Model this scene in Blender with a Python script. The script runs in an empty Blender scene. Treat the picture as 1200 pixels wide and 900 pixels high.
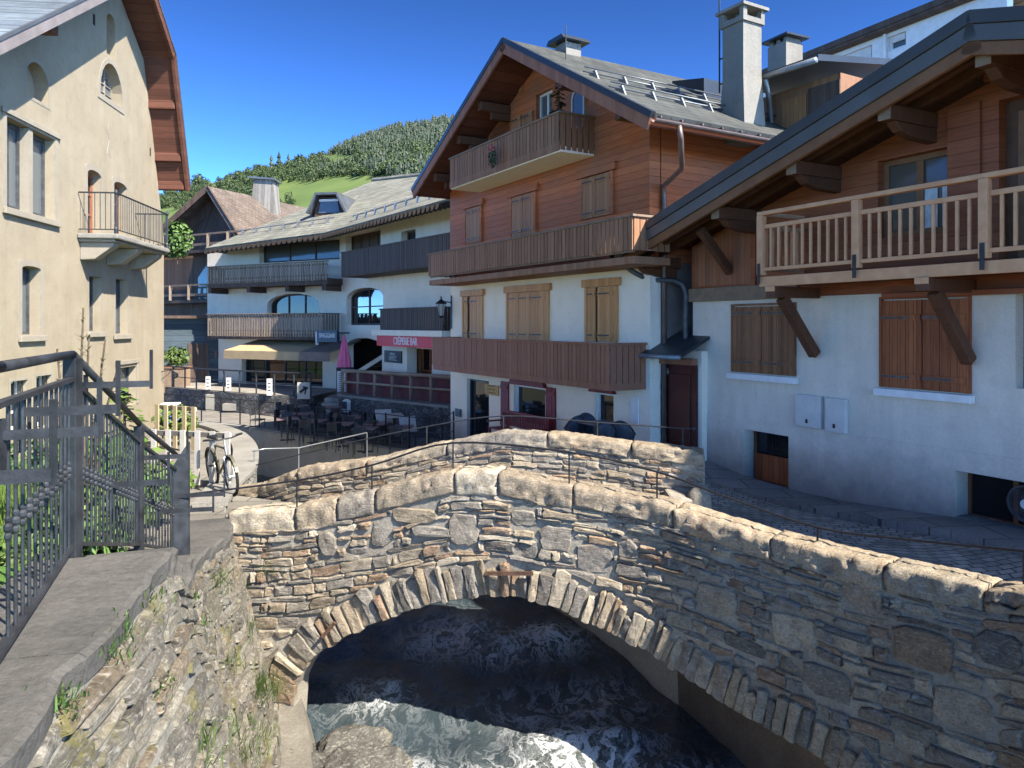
import bpy, bmesh, math, random
from mathutils import Vector, Matrix, noise
from mathutils.geometry import tessellate_polygon
R = math.radians
SC = bpy.context.scene
COL = SC.collection
# ------------------------------------------------------------------ camera, sky, sun, exposure
F, CX, HY, EZ = 880.0, 600.0, 380.0, 3.9          # focal length in photo pixels, horizon row, eye height (m)
cam_d = bpy.data.cameras.new('camera'); cam = bpy.data.objects.new('camera', cam_d); COL.objects.link(cam)
cam.location = (0, 0, EZ); cam.rotation_euler = (R(90), 0, 0)
cam_d.sensor_width = 36; cam_d.lens = F/1200*36; cam_d.shift_y = -70/1200
cam_d.clip_start = .05; cam_d.clip_end = 6000
SC.camera = cam
SKYPIV, SKYGAM = 6.0, 1.86
SUN = Vector((1.0, -.8, 1.25)).normalized()
w = bpy.data.worlds.new('World'); SC.world = w; w.use_nodes = True
wn = w.node_tree.nodes; bg = wn['Background']
sky = wn.new('ShaderNodeTexSky'); sky.sky_type = 'NISHITA'; sky.sun_disc = False
sky.sun_elevation = math.asin(SUN.z); sky.sun_rotation = math.atan2(SUN.x, SUN.y)
sky.altitude = 2500; sky.air_density = 0.42; sky.dust_density = 2.5; sky.ozone_density = 1.0
# deepen the sky a little: contrast about a mid brightness
_a=wn.new('ShaderNodeVectorMath'); _a.operation='SCALE'; _a.inputs['Scale'].default_value=1/SKYPIV
_g=wn.new('ShaderNodeGamma'); _g.inputs[1].default_value=SKYGAM
_b=wn.new('ShaderNodeVectorMath'); _b.operation='SCALE'; _b.inputs['Scale'].default_value=SKYPIV
_l=w.node_tree.links.new; _l(sky.outputs[0],_a.inputs[0]); _l(_a.outputs[0],_g.inputs[0]); _l(_g.outputs[0],_b.inputs[0]); _m=wn.new('ShaderNodeVectorMath'); _m.operation='MULTIPLY'; _m.inputs[1].default_value=(.80,1.06,1.0); _l(_b.outputs[0],_m.inputs[0]); _l(_m.outputs[0],bg.inputs[0]); bg.inputs[1].default_value = .15
sl = bpy.data.lights.new('sun', 'SUN'); sl.energy = 2.0; sl.angle = R(.5); sl.color = (1, .93, .82)
so = bpy.data.objects.new('sun', sl); COL.objects.link(so)
so.rotation_euler = (-SUN).to_track_quat('-Z', 'Y').to_euler()
SC.view_settings.view_transform = 'Standard'; SC.view_settings.look = 'None'
SC.view_settings.exposure = 2.9; SC.view_settings.gamma = 1
SC.cycles.max_bounces = 7; SC.cycles.diffuse_bounces = 5
# ------------------------------------------------------------------ helpers
def uu(px): return (px-CX)/F
def W(px, py, d): return Vector((uu(px)*d, d, EZ-(py-HY)/F*d))
def zz(py, d): return EZ-(py-HY)/F*d
class Fr:
    """A vertical facade plane d*(u+a)=C; local x along it, y inwards, z up."""
    def __init__(s, a, C, px0, flip=False):
        s.a, s.C = a, C; n = math.sqrt(1+a*a)
        d = C/(uu(px0)+a); s.o = Vector((uu(px0)*d, d, 0))
        s.ex = Vector((a, -1, 0))/n
        if flip: s.ex = -s.ex
        s.ey = Vector((-s.ex.y, s.ex.x, 0)); s.rz = math.atan2(s.ex.y, s.ex.x)
    def ray(s, px, y=0):
        o = s.o + s.ey*y; u = uu(px)
        d = (o.x*s.ey.x+o.y*s.ey.y)/(u*s.ey.x+s.ey.y)
        return d, (u*d-o.x)*s.ex.x+(d-o.y)*s.ex.y
    def x(s, px, y=0): return s.ray(px, y)[1]
    def at(s, px, py, y=0):
        d, x = s.ray(px, y); return x, EZ-(py-HY)/F*d
    def loc(s, wx, wy):
        v = Vector((wx, wy, 0))-s.o; return v.dot(s.ex), v.dot(s.ey)
    def world(s, x, y, z=0):
        v = s.o+s.ex*x+s.ey*y; return Vector((v.x, v.y, z))
MATW = {}
def root(name, loc=(0,0,0), rz=0, label=None, cat=None, group=None):
    o = bpy.data.objects.new(name, None); COL.objects.link(o); o.empty_display_size = .2
    o.location = loc; o.rotation_euler = (0,0,rz)
    MATW[o] = Matrix.Translation(Vector(loc)) @ Matrix.Rotation(rz, 4, 'Z')
    if label: o['label'] = label
    if cat: o['category'] = cat
    if group: o['group'] = group
    return o
def tag(o, label=None, cat=None, group=None, kind=None):
    if label: o['label'] = label
    if cat: o['category'] = cat
    if group: o['group'] = group
    if kind: o['kind'] = kind
    return o
class MB:
    def __init__(s): s.v=[]; s.f=[]; s.c=[]; s.col=(1,1,1)
    def vert(s, p): s.v.append(Vector(p)); s.c.append(s.col); return len(s.v)-1
    def poly(s, pts): s.f.append([s.vert(p) for p in pts]); return s
    def hexa(s, P):   # 8 points: bottom 4, top 4
        i=[s.vert(p) for p in P]
        for q in ((3,2,1,0),(4,5,6,7),(0,1,5,4),(1,2,6,5),(2,3,7,6),(3,0,4,7)): s.f.append([i[k] for k in q])
        return s
    def box(s, x0,x1,y0,y1,z0,z1):
        return s.hexa([(x0,y0,z0),(x1,y0,z0),(x1,y1,z0),(x0,y1,z0),(x0,y0,z1),(x1,y0,z1),(x1,y1,z1),(x0,y1,z1)])
    def bar(s, a, b, w, h, up=(0,0,1)):
        a=Vector(a); b=Vector(b); d=(b-a).normalized(); up=Vector(up)
        if abs(d.dot(up))>.98: up=Vector((0,1,0))
        r=d.cross(up).normalized()*w/2; t=r.cross(d).normalized()*h/2
        return s.hexa([a-r-t,a+r-t,a+r+t,a-r+t,b-r-t,b+r-t,b+r+t,b-r+t])
    def tube(s, pts, r, n=8, caps=True):
        pts=[Vector(p) for p in pts]; rings=[]; m=len(pts)
        rr = r if isinstance(r,(list,tuple)) else [r]*m
        prev=None
        for k,p in enumerate(pts):
            d=(pts[min(k+1,m-1)]-pts[max(k-1,0)]).normalized()
            if prev is None:
                a=Vector((0,0,1)) if abs(d.z)<.9 else Vector((1,0,0))
                x=d.cross(a).normalized()
            else: x=(prev-d*prev.dot(d)).normalized()
            prev=x; y=d.cross(x)
            rings.append([s.vert(p+(x*math.cos(2*math.pi*j/n)+y*math.sin(2*math.pi*j/n))*rr[k]) for j in range(n)])
        for k in range(m-1):
            for j in range(n):
                s.f.append([rings[k][j],rings[k][(j+1)%n],rings[k+1][(j+1)%n],rings[k+1][j]])
        if caps: s.f.append(rings[0][::-1]); s.f.append(rings[-1][:])
        return s
    def lathe(s, c, prof, n=10):
        c=Vector(c); rings=[[s.vert(c+Vector((r*math.cos(2*math.pi*j/n),r*math.sin(2*math.pi*j/n),z))) for j in range(n)] for r,z in prof]
        for k in range(len(prof)-1):
            for j in range(n): s.f.append([rings[k][j],rings[k][(j+1)%n],rings[k+1][(j+1)%n],rings[k+1][j]])
        return s
    def prism(s, pts, vec):
        pts=[Vector(p) for p in pts]; v=Vector(vec); n=len(pts)
        a=[s.vert(p) for p in pts]; b=[s.vert(p+v) for p in pts]
        s.f.append(a[::-1]); s.f.append(b)
        for k in range(n): s.f.append([a[k],a[(k+1)%n],b[(k+1)%n],b[k]])
        return s
    def torus(s, c, R0, r, axis='y', n=24, m=8):
        c=Vector(c); rings=[]
        for i in range(n):
            a=2*math.pi*i/n; ring=[]
            for j in range(m):
                b=2*math.pi*j/m; q=R0+r*math.cos(b); h=r*math.sin(b)
                x,y=q*math.cos(a),q*math.sin(a)
                ring.append(s.vert(c+Vector((x,h,y) if axis=='y' else ((h,x,y) if axis=='x' else (x,y,h)))))
            rings.append(ring)
        for i in range(n):
            for j in range(m): s.f.append([rings[i][j],rings[(i+1)%n][j],rings[(i+1)%n][(j+1)%m],rings[i][(j+1)%m]])
        return s
    def build(s, name, mat, parent=None, world=False, smooth=False, bevel=0, col=False, loc=None):
        vs=s.v
        if world and parent is not None:
            q=parent
            while q is not None and q not in MATW: q=q.parent
            M=MATW[q].inverted() if q is not None else Matrix()
            vs=[M@p for p in vs]
        if loc is not None: vs=[p-Vector(loc) for p in vs]
        me=bpy.data.meshes.new(name); me.from_pydata([tuple(p) for p in vs],[],s.f)
        if col:
            at=me.color_attributes.new('col','FLOAT_COLOR','POINT')
            flat=[]
            for c in s.c: flat += [c[0],c[1],c[2],1]
            at.data.foreach_set('color',flat)
        if mat is not None: me.materials.append(mat)
        me.validate(); 
        bm=bmesh.new(); bm.from_mesh(me); bmesh.ops.recalc_face_normals(bm, faces=bm.faces); bm.to_mesh(me); bm.free()
        if smooth: me.polygons.foreach_set('use_smooth',[True]*len(me.polygons))
        o=bpy.data.objects.new(name,me); COL.objects.link(o)
        if loc is not None: o.location=loc
        if parent is not None: o.parent=parent
        if bevel:
            b=o.modifiers.new('bevel','BEVEL'); b.width=bevel; b.segments=2; b.limit_method='ANGLE'
        return o
def copy_tree(o, parent=None):
    c=o.copy(); COL.objects.link(c); c.parent=parent
    for ch in list(o.children): copy_tree(ch, c)
    return c
def text(body, parent, mat, size, loc, rot, ext=.004, name='lettering', sx=1, bold=0):
    cu=bpy.data.curves.new(name,'FONT'); cu.body=body; cu.size=size; cu.extrude=ext; cu.offset=bold
    cu.align_x='CENTER'; cu.align_y='CENTER'
    t=bpy.data.objects.new('tmp',cu); COL.objects.link(t)
    dg=bpy.context.evaluated_depsgraph_get()
    me=bpy.data.meshes.new_from_object(t.evaluated_get(dg)); bpy.data.objects.remove(t)
    me.name=name; me.materials.clear(); me.materials.append(mat)
    o=bpy.data.objects.new(name,me); COL.objects.link(o); o.parent=parent
    o.location=loc; o.rotation_euler=rot; o.scale=(sx,1,1)
    return o
# ------------------------------------------------------------------ materials
class Mt:
    def __init__(s, name):
        s.m=bpy.data.materials.new(name); s.m.use_nodes=True; s.t=s.m.node_tree
        s.b=s.t.nodes['Principled BSDF']; s.b.inputs['Roughness'].default_value=.8
        s.b.inputs['Specular IOR Level'].default_value=.3
    def n(s, ty, props=None, **inp):
        q=s.t.nodes.new('ShaderNode'+ty)
        for k,v in (props or {}).items(): setattr(q,k,v)
        for k,v in inp.items(): s.set(q.inputs[int(k[1:]) if k[0]=='i' and k[1:].isdigit() else k.replace('_',' ')], v)
        return q
    def set(s, sock, v):
        if hasattr(v,'is_output'): s.t.links.new(v, sock)
        elif isinstance(v,tuple) and len(v)==3 and sock.type=='RGBA': sock.default_value=(*v,1)
        else: sock.default_value=v
    def out(s, **kw):
        for k,v in kw.items(): s.set(s.b.inputs[k.replace('_',' ')], v)
        return s.m
    def math(s, op, a, b=0.0, c=None):
        q=s.n('Math',{'operation':op},i0=a,i1=b)
        if c is not None: s.set(q.inputs[2],c)
        return q.outputs[0]
    def mix(s, f, a, b, mode='MIX'):
        q=s.n('MixRGB',{'blend_type':mode},i0=f,i1=a,i2=b); return q.outputs[0]
    def coord(s): return s.n('TexCoord').outputs['Object']
    def mapped(s, sc, vec=None): return s.n('Mapping',None,i0=vec or s.coord(),Scale=sc).outputs[0]
    def noise(s, scale, vec=None, det=4, rough=.55, dist=0):
        return s.n('TexNoise',None,Vector=vec or s.coord(),Scale=scale,Detail=det,Roughness=rough,Distortion=dist).outputs[0]
    def ramp(s, f, stops):
        q=s.n('ValToRGB',None,i0=f); e=q.color_ramp.elements
        while len(e)<len(stops): e.new(.5)
        for k,(p,c) in enumerate(stops): e[k].position=p; e[k].color=(*c,1) if isinstance(c,tuple) else (c,c,c,1)
        return q.outputs[0]
    def bump(s, h, st=.3, dist=.02, nrm=None):
        q=s.n('Bump',None,Height=h,Strength=st,Distance=dist)
        if nrm is not None: s.set(q.inputs['Normal'],nrm)
        return q.outputs[0]
def C(r,g,b): return (r,g,b)
def mul(c,k): return tuple(x*k for x in c)
def m_plain(name, c, rough=.7, metal=0, var=.25, sc=6, bump=.1):
    m=Mt(name); f=m.noise(sc)
    return m.out(Base_Color=m.mix(m.ramp(f,[(.3,0.),(.7,1.)]),mul(c,1-var),mul(c,1+var)),Roughness=rough,Metallic=metal,Normal=m.bump(m.noise(sc*8),bump,.01))
def m_planks(name, c1, c2, axis='Z', pitch=.16, gap=.05, rough=.65, bump=.5, weather=None):
    """Boards stacked along `axis` in local space, grain running across it."""
    m=Mt(name); co=m.coord(); sp=m.n('SeparateXYZ',None,i0=co)
    w_=m.math('DIVIDE',sp.outputs[axis],pitch); fr=m.math('FRACT',w_); idn=m.math('FLOOR',w_)
    rnd=m.n('TexWhiteNoise',{'noise_dimensions':'1D'},W=idn).outputs[0]
    sc=(1.1,1.1,14) if axis=='Z' else ((14,14,1.1) if axis=='X' else (2.,14,2.))
    off=m.n('CombineXYZ',None,i0=m.math('MULTIPLY',rnd,37.),i1=m.math('MULTIPLY',rnd,11.),i2=m.math('MULTIPLY',rnd,5.)).outputs[0]
    vec=m.n('VectorMath',{'operation':'ADD'},i0=m.mapped(sc,co),i1=off).outputs[0]
    grain=m.noise(2.2,vec,6,.65,.6)
    f=m.math('ADD',m.math('MULTIPLY',m.math('SUBTRACT',rnd,.5),.35),grain)
    col=m.mix(m.ramp(f,[(.25,0.),(.75,1.)]),c1,c2)
    blot=m.ramp(m.noise(.7,co,4,.6),[(.35,0.),(.75,1.)])
    if weather: col=m.mix(m.math('MULTIPLY',blot,.6),col,weather)
    edge=m.ramp(fr,[(0,0.),(gap,1.),(1-gap*.5,1.),(1,0.)])
    col=m.mix(edge,mul(c1,.25),col)
    h=m.math('ADD',m.math('MULTIPLY',edge,1.),m.math('MULTIPLY',grain,.25))
    return m.out(Base_Color=col,Roughness=rough,Normal=m.bump(h,bump,.015))
def m_plaster(name, c, stain, streak=.5, bump=.25, grime=None, gz=.4):
    m=Mt(name); co=m.coord()
    f1=m.ramp(m.noise(.8,co,6,.62),[(.32,0.),(.7,1.)])
    f2=m.ramp(m.noise(1.3,m.mapped((2.2,2.2,.22),co),5,.6),[(.42,0.),(.75,1.)])
    f3=m.ramp(m.noise(2.7,co,7,.7),[(.5,0.),(.62,1.)])
    col=m.mix(m.math('MULTIPLY',f1,.6),c,stain); col=m.mix(m.math('MULTIPLY',f3,.22),col,mul(stain,.8))
    col=m.mix(m.math('MULTIPLY',f2,streak),col,mul(stain,.82))
    spk=m.ramp(m.noise(26,co,3,.6),[(.35,.94),(.65,1.03)])
    col=m.mix(1.,col,spk,'MULTIPLY')
    if grime:
        z=m.n('SeparateXYZ',None,i0=co).outputs['Z']
        g=m.math('ADD',z,m.math('MULTIPLY',m.noise(2.,co,5,.65),1.1))
        g=m.n('MapRange',None,i0=g,i1=gz+1.25,i2=gz+.35,i3=0.,i4=.8).outputs[0]
        col=m.mix(g,col,grime)
    h=m.math('ADD',m.noise(9,co,6,.7),m.math('MULTIPLY',m.noise(45,co,3),.4))
    return m.out(Base_Color=col,Roughness=.9,Normal=m.bump(h,bump,.03))
def m_slate(name, c1, c2, mortar, ax='x', bw=.3, rh=.18, k=1.0, bump=.6):
    m=Mt(name); sp=m.n('SeparateXYZ',None,i0=m.coord())
    a=sp.outputs['Y' if ax=='y' else 'X']; b=m.math('MULTIPLY',sp.outputs['Z'],k)
    vec=m.n('CombineXYZ',None,i0=a,i1=b,i2=0.).outputs[0]
    br=m.n('TexBrick',{'offset':.5},Vector=vec,Color1=c1,Color2=c2,Mortar=mortar,Scale=1.,Mortar_Size=.012,Bias=0.,Brick_Width=bw,Row_Height=rh)
    st=m.ramp(m.noise(1.1,None,5,.65),[(.35,.7),(.7,1.25)])
    col=m.mix(1.,br.outputs[0],st,'MULTIPLY')
    fr=m.math('FRACT',m.math('DIVIDE',b,rh))
    h=m.math('ADD',m.math('MULTIPLY',fr,-.5),m.math('MULTIPLY',br.outputs[1],-.6))
    h=m.math('ADD',h,m.math('MULTIPLY',m.noise(14),.3))
    return m.out(Base_Color=col,Roughness=.72,Normal=m.bump(h,bump,.03))
def m_stone(name, bump=.7, moss=0):
    """Stones carry their own colour in the 'col' attribute; veins, pits and lichen come on top."""
    m=Mt(name); a=m.n('Attribute',{'attribute_name':'col'}).outputs['Color']; co=m.coord()
    n1=m.noise(7,co,8,.68,.4); n2=m.noise(38,co,5,.7)
    v=m.noise(4,m.mapped((3,3,14),co),6,.65,1.2)
    col=m.mix(1.,a,m.ramp(n1,[(.28,.55),(.5,1.),(.75,1.4)]),'MULTIPLY')
    col=m.mix(m.math('MULTIPLY',m.ramp(v,[(.52,0.),(.62,1.)]),.35),col,mul((.55,.5,.42),.75))
    lich=m.ramp(m.noise(3.1,co,8,.72),[(.58,0.),(.68,1.)])
    col=m.mix(m.math('MULTIPLY',lich,.4),col,(.30,.275,.20))
    rust=m.ramp(m.noise(1.7,co,6,.7),[(.62,0.),(.72,1.)])
    col=m.mix(m.math('MULTIPLY',rust,.5),col,(.26,.13,.05))
    dark=m.ramp(n2,[(.3,.6),(.55,1.1)])
    col=m.mix(1.,col,dark,'MULTIPLY')
    if moss:
        gm=m.ramp(m.noise(2.3,co,7,.7),[(.56,0.),(.64,1.)]); col=m.mix(m.math('MULTIPLY',gm,moss),col,m.mix(n2,(.06,.065,.015),(.17,.14,.03)))
        wm=m.ramp(m.noise(3.7,m.mapped((1,1,.5),co),6,.7),[(.60,0.),(.66,1.)]); col=m.mix(m.math('MULTIPLY',wm,.3),col,(.30,.285,.24))
    h=m.math('ADD',m.math('MULTIPLY',n1,.8),m.math('ADD',m.math('MULTIPLY',n2,.35),m.math('MULTIPLY',v,.5)))
    return m.out(Base_Color=col,Roughness=.88,Normal=m.bump(h,bump,.035))
def m_rubble(name, c1, c2, mortar, scale=3.2):
    m=Mt(name); vec=m.mapped((1,1,1.7)); wv=m.n('VectorMath',{'operation':'ADD'},i0=vec,i1=m.n('TexNoise',None,Vector=vec,Scale=4.,Detail=3.).outputs[1]).outputs[0]
    vo=m.n('TexVoronoi',{'feature':'DISTANCE_TO_EDGE'},Vector=wv,Scale=scale); vc=m.n('TexVoronoi',None,Vector=wv,Scale=scale)
    e=m.ramp(vo.outputs[0],[(.02,0.),(.09,1.)])
    r=m.n('SeparateColor',None,i0=vc.outputs[1]).outputs[0]
    col=m.mix(e,mortar,m.mix(r,c1,c2)); col=m.mix(1.,col,m.ramp(m.noise(15,None,5),[(.3,.65),(.7,1.25)]),'MULTIPLY')
    h=m.math('ADD',m.ramp(vo.outputs[0],[(0,0.),(.2,1.)]),m.math('MULTIPLY',m.noise(20),.3))
    return m.out(Base_Color=col,Roughness=.9,Normal=m.bump(h,.8,.06))
def m_glass(name, c=(.012,.014,.016), rough=.04, wob=.02):
    m=Mt(name); 
    return m.out(Base_Color=c,Roughness=rough,Specular_IOR_Level=.55,Normal=m.bump(m.noise(1.6,None,2),wob,.1))
def m_leaf(name, c1, c2):
    m=Mt(name); a=m.n('Attribute',{'attribute_name':'col'}).outputs['Color']
    g=m.n('SeparateColor',None,i0=a).outputs[0]
    m.b.inputs['Subsurface Weight'].default_value=0
    return m.out(Base_Color=m.mix(g,c1,c2),Roughness=.6)
def m_cobble(name):
    m=Mt(name); co=m.coord(); sp=m.n('SeparateXYZ',None,i0=co)
    # fan-like rows: bend brick rows with a sine
    xx=m.math('ADD',sp.outputs[0],m.math('MULTIPLY',m.math('SINE',m.math('MULTIPLY',sp.outputs[1],2.6)),.16))
    yy=m.math('ADD',sp.outputs[1],m.math('MULTIPLY',m.math('SINE',m.math('MULTIPLY',sp.outputs[0],2.6)),.14))
    vec=m.n('CombineXYZ',None,i0=xx,i1=yy,i2=0.).outputs[0]
    wv=m.n('VectorMath',{'operation':'ADD'},i0=vec,i1=m.n('VectorMath',{'operation':'SCALE'},i0=m.n('TexNoise',None,Vector=co,Scale=5.).outputs[1],Scale=.05).outputs[0]).outputs[0]
    br=m.n('TexBrick',{'offset':.5},Vector=wv,Color1=(.46,.405,.33),Color2=(.25,.22,.18),Mortar=(.075,.066,.055),Scale=1.,Mortar_Size=.014,Mortar_Smooth=.6,Bias=-.2,Brick_Width=.2,Row_Height=.15)
    col=m.mix(1.,br.outputs[0],m.ramp(m.noise(1.4,co,6,.65),[(.3,.6),(.7,1.4)]),'MULTIPLY')
    h=m.math('ADD',m.math('MULTIPLY',br.outputs[1],-1.),m.math('MULTIPLY',m.noise(25,co,4),.35))
    return m.out(Base_Color=col,Roughness=.7,Normal=m.bump(h,.8,.03))
def m_ground(name, c1, c2, sc=1.5, rough=.9, joint=None):
    m=Mt(name); co=m.coord(); f=m.ramp(m.noise(sc,co,8,.65),[(.3,0.),(.7,1.)])
    col=m.mix(f,c1,c2); col=m.mix(1.,col,m.ramp(m.noise(30,co,4,.7),[(.3,.75),(.7,1.2)]),'MULTIPLY')
    h=m.noise(18,co,6,.7)
    if joint:
        br=m.n('TexBrick',{'offset':.5},Vector=co,Color1=(1,1,1),Color2=(.75,.75,.75),Mortar=(.3,.3,.3),Scale=1.,Mortar_Size=.012,Brick_Width=joint,Row_Height=joint*.6)
        col=m.mix(1.,col,br.outputs[0],'MULTIPLY'); h=m.math('SUBTRACT',m.math('MULTIPLY',h,.4),br.outputs[1])
    return m.out(Base_Color=col,Roughness=rough,Normal=m.bump(h,.5,.03))
M={}
M['stone']=m_stone('weathered_stone')
M['mossstone']=m_stone('mossy_stone',.8,.75)
M['mortar']=m_ground('lime_mortar',(.18,.158,.125),(.30,.268,.21),3)
M['concrete']=m_ground('concrete',(0.172,0.161,0.139),(0.264,0.250,0.221),1.2)
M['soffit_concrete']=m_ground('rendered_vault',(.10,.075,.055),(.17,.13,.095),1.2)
M['path']=m_ground('pale_paving',(0.157,0.143,0.118),(0.243,0.221,0.185),1.1,.9,.9)
M['slateflag']=m_ground('slate_flag',(0.060,0.057,0.050),(0.111,0.102,0.089),1.6,.7)
M['asphalt']=m_ground('plaza_setts',(.19,.17,.145),(.29,.265,.225),1.2,.85,.35)
M['sidewalk']=m_ground('sidewalk_slabs',(.25,.225,.19),(.36,.325,.28),1.3,.85,1.1)
M['cobble']=m_cobble('cobbles')
M['earth']=m_ground('earth',(.06,.07,.03),(.12,.11,.06),.6)
M['lawn']=m_ground('lawn',(.05,.11,.015),(.10,.19,.03),2.)
M['railiron']=m_plain('dark_railing_iron',(.032,.034,.037),.5,.3,.5,7,.2)
M['iron']=m_plain('painted_iron',(.035,.038,.042),.45,.3,.35,5,.15)
M['irongrey']=m_plain('weathered_iron',(.085,.087,.09),.5,.4,.4,7,.2)
M['black']=m_plain('black_paint',(.012,.012,.014),.45,0,.2)
M['white']=m_plain('white_paint',(.72,.71,.69),.6,0,.08)
M['paint']=m_plain('thin_dark_rail',(.03,.032,.035),.45,.2,.2)
M['verge']=m_plain('sky_lit_verge_metal',(.095,.093,.088),.5,.1,.12,2,.03)  # paler than the upper band: reflected sky put into the colour
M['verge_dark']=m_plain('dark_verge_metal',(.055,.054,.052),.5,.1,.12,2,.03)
M['zinc']=m_plain('zinc',(.27,.28,.28),.42,.6,.2,3,.05)
M['copper']=m_plain('brown_gutter',(.17,.12,.10),.45,.5,.25,3,.05)
M['glass']=m_glass('window_glass')
M['glass2']=m_glass('pale_window_glass',(.10,.115,.12),.08,.03)  # pale base colour stands in for light grey reflections and curtains
# ------------------------------------------------------------------ terrain, river, banks
random.seed(7)
WATER=-1.45
def lerp(a,b,t): return a+(b-a)*t
def interp(xs,ys,x):
    if x<=xs[0]: return ys[0]
    for k in range(len(xs)-1):
        if x<=xs[k+1]: return lerp(ys[k],ys[k+1],(x-xs[k])/(xs[k+1]-xs[k]))
    return ys[-1]
def struct(name, mb, mat, smooth=False, kind='structure'):
    return tag(mb.build(name,mat,smooth=smooth),kind=kind)
g=MB(); N=48                                            # the ground: one sheet to the horizon, under everything
rs=[0,20,60,150,400,1000,2500,5000]
for a in range(N):
    t0,t1=2*math.pi*a/N,2*math.pi*(a+1)/N
    for r0,r1 in zip(rs[:-1],rs[1:]):
        g.poly([(r0*math.cos(t0),r0*math.sin(t0),-2.2),(r1*math.cos(t0),r1*math.sin(t0),-2.2),(r1*math.cos(t1),r1*math.sin(t1),-2.2),(r0*math.cos(t1),r0*math.sin(t1),-2.2)])
struct('ground',g,M['earth'])
# right bank edge line (river side) and the line it is stretched to
RB=[(10,-14,1.1),(7.4,-2,1.1),(6.3,3.4,1.0),(4.6,6.1,.97),(3.3,7.6,.97),(2.5,10.1,.95),(1.55,12.6,1.0),(.0,16,.97),(-1.7,19.4,.5),(-3.1,22.2,.02),(-6.6,25.0,0),(-10,27.6,0),(-15,30.5,-.05),(-24,34,-.1)]
RBK=[(30,-14,1.4),(18,-2,1.3),(12,3.4,1.2),(9.0,7.5,1.12),(7.2,10.6,.98),(5.3,14.2,.72),(4.2,16.4,.92),(3.3,17.6,1.0),(1.2,20.6,.62),(-1.,24.6,.05),(-2.,32,0),(-8,42,0),(-16,46,0),(-30,50,0)]
def strip(A,B,n):
    mb=MB(); rows=[]
    for a,b in zip(A,B): rows.append([Vector(a).lerp(Vector(b),k/n) for k in range(n+1)])
    for r0,r1 in zip(rows[:-1],rows[1:]):
        for k in range(n): mb.poly([r0[k],r0[k+1],r1[k+1],r1[k]])
    return mb
def smooth_line(L, m=4):
    out=[]
    for k in range(len(L)-1):
        p=[Vector(L[max(0,min(len(L)-1,k+j))]) for j in (-1,0,1,2)]
        for i in range(m):
            t=i/m
            out.append(.5*((2*p[1])+(p[2]-p[0])*t+(2*p[0]-5*p[1]+4*p[2]-p[3])*t*t+(-p[0]+3*p[1]-3*p[2]+p[3])*t**3))
    out.append(Vector(L[-1])); return out
A_,B_=smooth_line(RB),smooth_line(RBK)
k0=28
struct('plaza',strip(A_[k0-1:],B_[k0-1:],10),M['asphalt'],True)
struct('road',strip(A_[:k0],B_[:k0],12),M['cobble'],True)
# narrow slab pavement along the right-hand house, a low step above the cobbles
RHF=Fr(.534,12.55,812)
def road_z(x,y):
    best=None
    for a,b in zip(A_,B_):
        ab=Vector((b.x-a.x,b.y-a.y)); t=max(0,min(1,((x-a.x)*ab.x+(y-a.y)*ab.y)/ab.length_squared))
        q=a.lerp(b,t); d=(q.x-x)**2+(q.y-y)**2
        if best is None or d<best[0]: best=(d,q.z)
    return best[1]
pv=MB()
S_=[-.2+.8*k for k in range(18)]
for s0,s1 in zip(S_[:-1],S_[1:]):
    for y0,y1 in ((-.92,-.02),):
        P=[RHF.world(s,y) for s,y in ((s0+.012,y0),(s1,y0),(s1,y1),(s0+.012,y1))]
        zt=[max(road_z(*RHF.world(s,-.5)[:2])+.09,0) for s in (s0,s1,s1,s0)]
        pv.hexa([Vector((p.x,p.y,z-.3)) for p,z in zip(P,zt)]+[Vector((p.x,p.y,z)) for p,z in zip(P,zt)])
struct('pavement',pv,M['sidewalk'])
# left bank
LB=[(.6,-14,2.66),(-.8,-2,2.66),(-1.2,1.0,2.66),(-1.5,2.24,2.66),(-1.86,4.0,2.64),(-1.9,4.1,2.1),(-2.6,6.0,1.78),(-3.07,7.4,1.5),(-3.3,8.6,1.32),(-3.8,10.0,1.12),(-4.6,12.0,.98),(-4.9,13.3,.95),(-5.3,15.5,.98),(-6.7,19,.98),(-9.8,24,.7),(-14,27.2,.1),(-24,30,0)]
LBP=[(0.1,-14,2.66),(-1.3,-2,2.66),(-1.7,1.0,2.66),(-1.95,2.64,2.66),(-2.42,4.0,2.64),(-2.5,4.2,2.1),(-3.05,6.0,1.78),(-3.6,7.2,1.5),(-5.2,8.6,1.32),(-6.2,10.0,1.14),(-7.2,12.0,1.0),(-7.3,13.3,.98),(-7.6,15.5,1.0),(-9.2,19,1.0),(-11.6,23,.7),(-18,26,.1),(-28,29,0)]
LBG=[(-40,-14,2.4),(-40,-2,2.4),(-30,1.0,2.4),(-25,2.64,2.3),(-20,4.0,2.1),(-18,4.2,1.9),(-18,6.0,1.7),(-18,7.2,1.5),(-18,8.6,1.35),(-18,10.0,1.2),(-18,12.0,1.1),(-18,13.3,1.05),(-20,15.5,1.),(-20,19,1.),(-24,23,.7),(-34,26,.1),(-44,29,0)]
up=lambda L,dz: [(x,y,z+dz) for x,y,z in L]
struct('path',strip(LB[8:],LBP[8:],4),M['path'])
struct('garden_ground',strip(up(LBP,-.02),up(LBG,-.02),10),M['lawn'])
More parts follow.
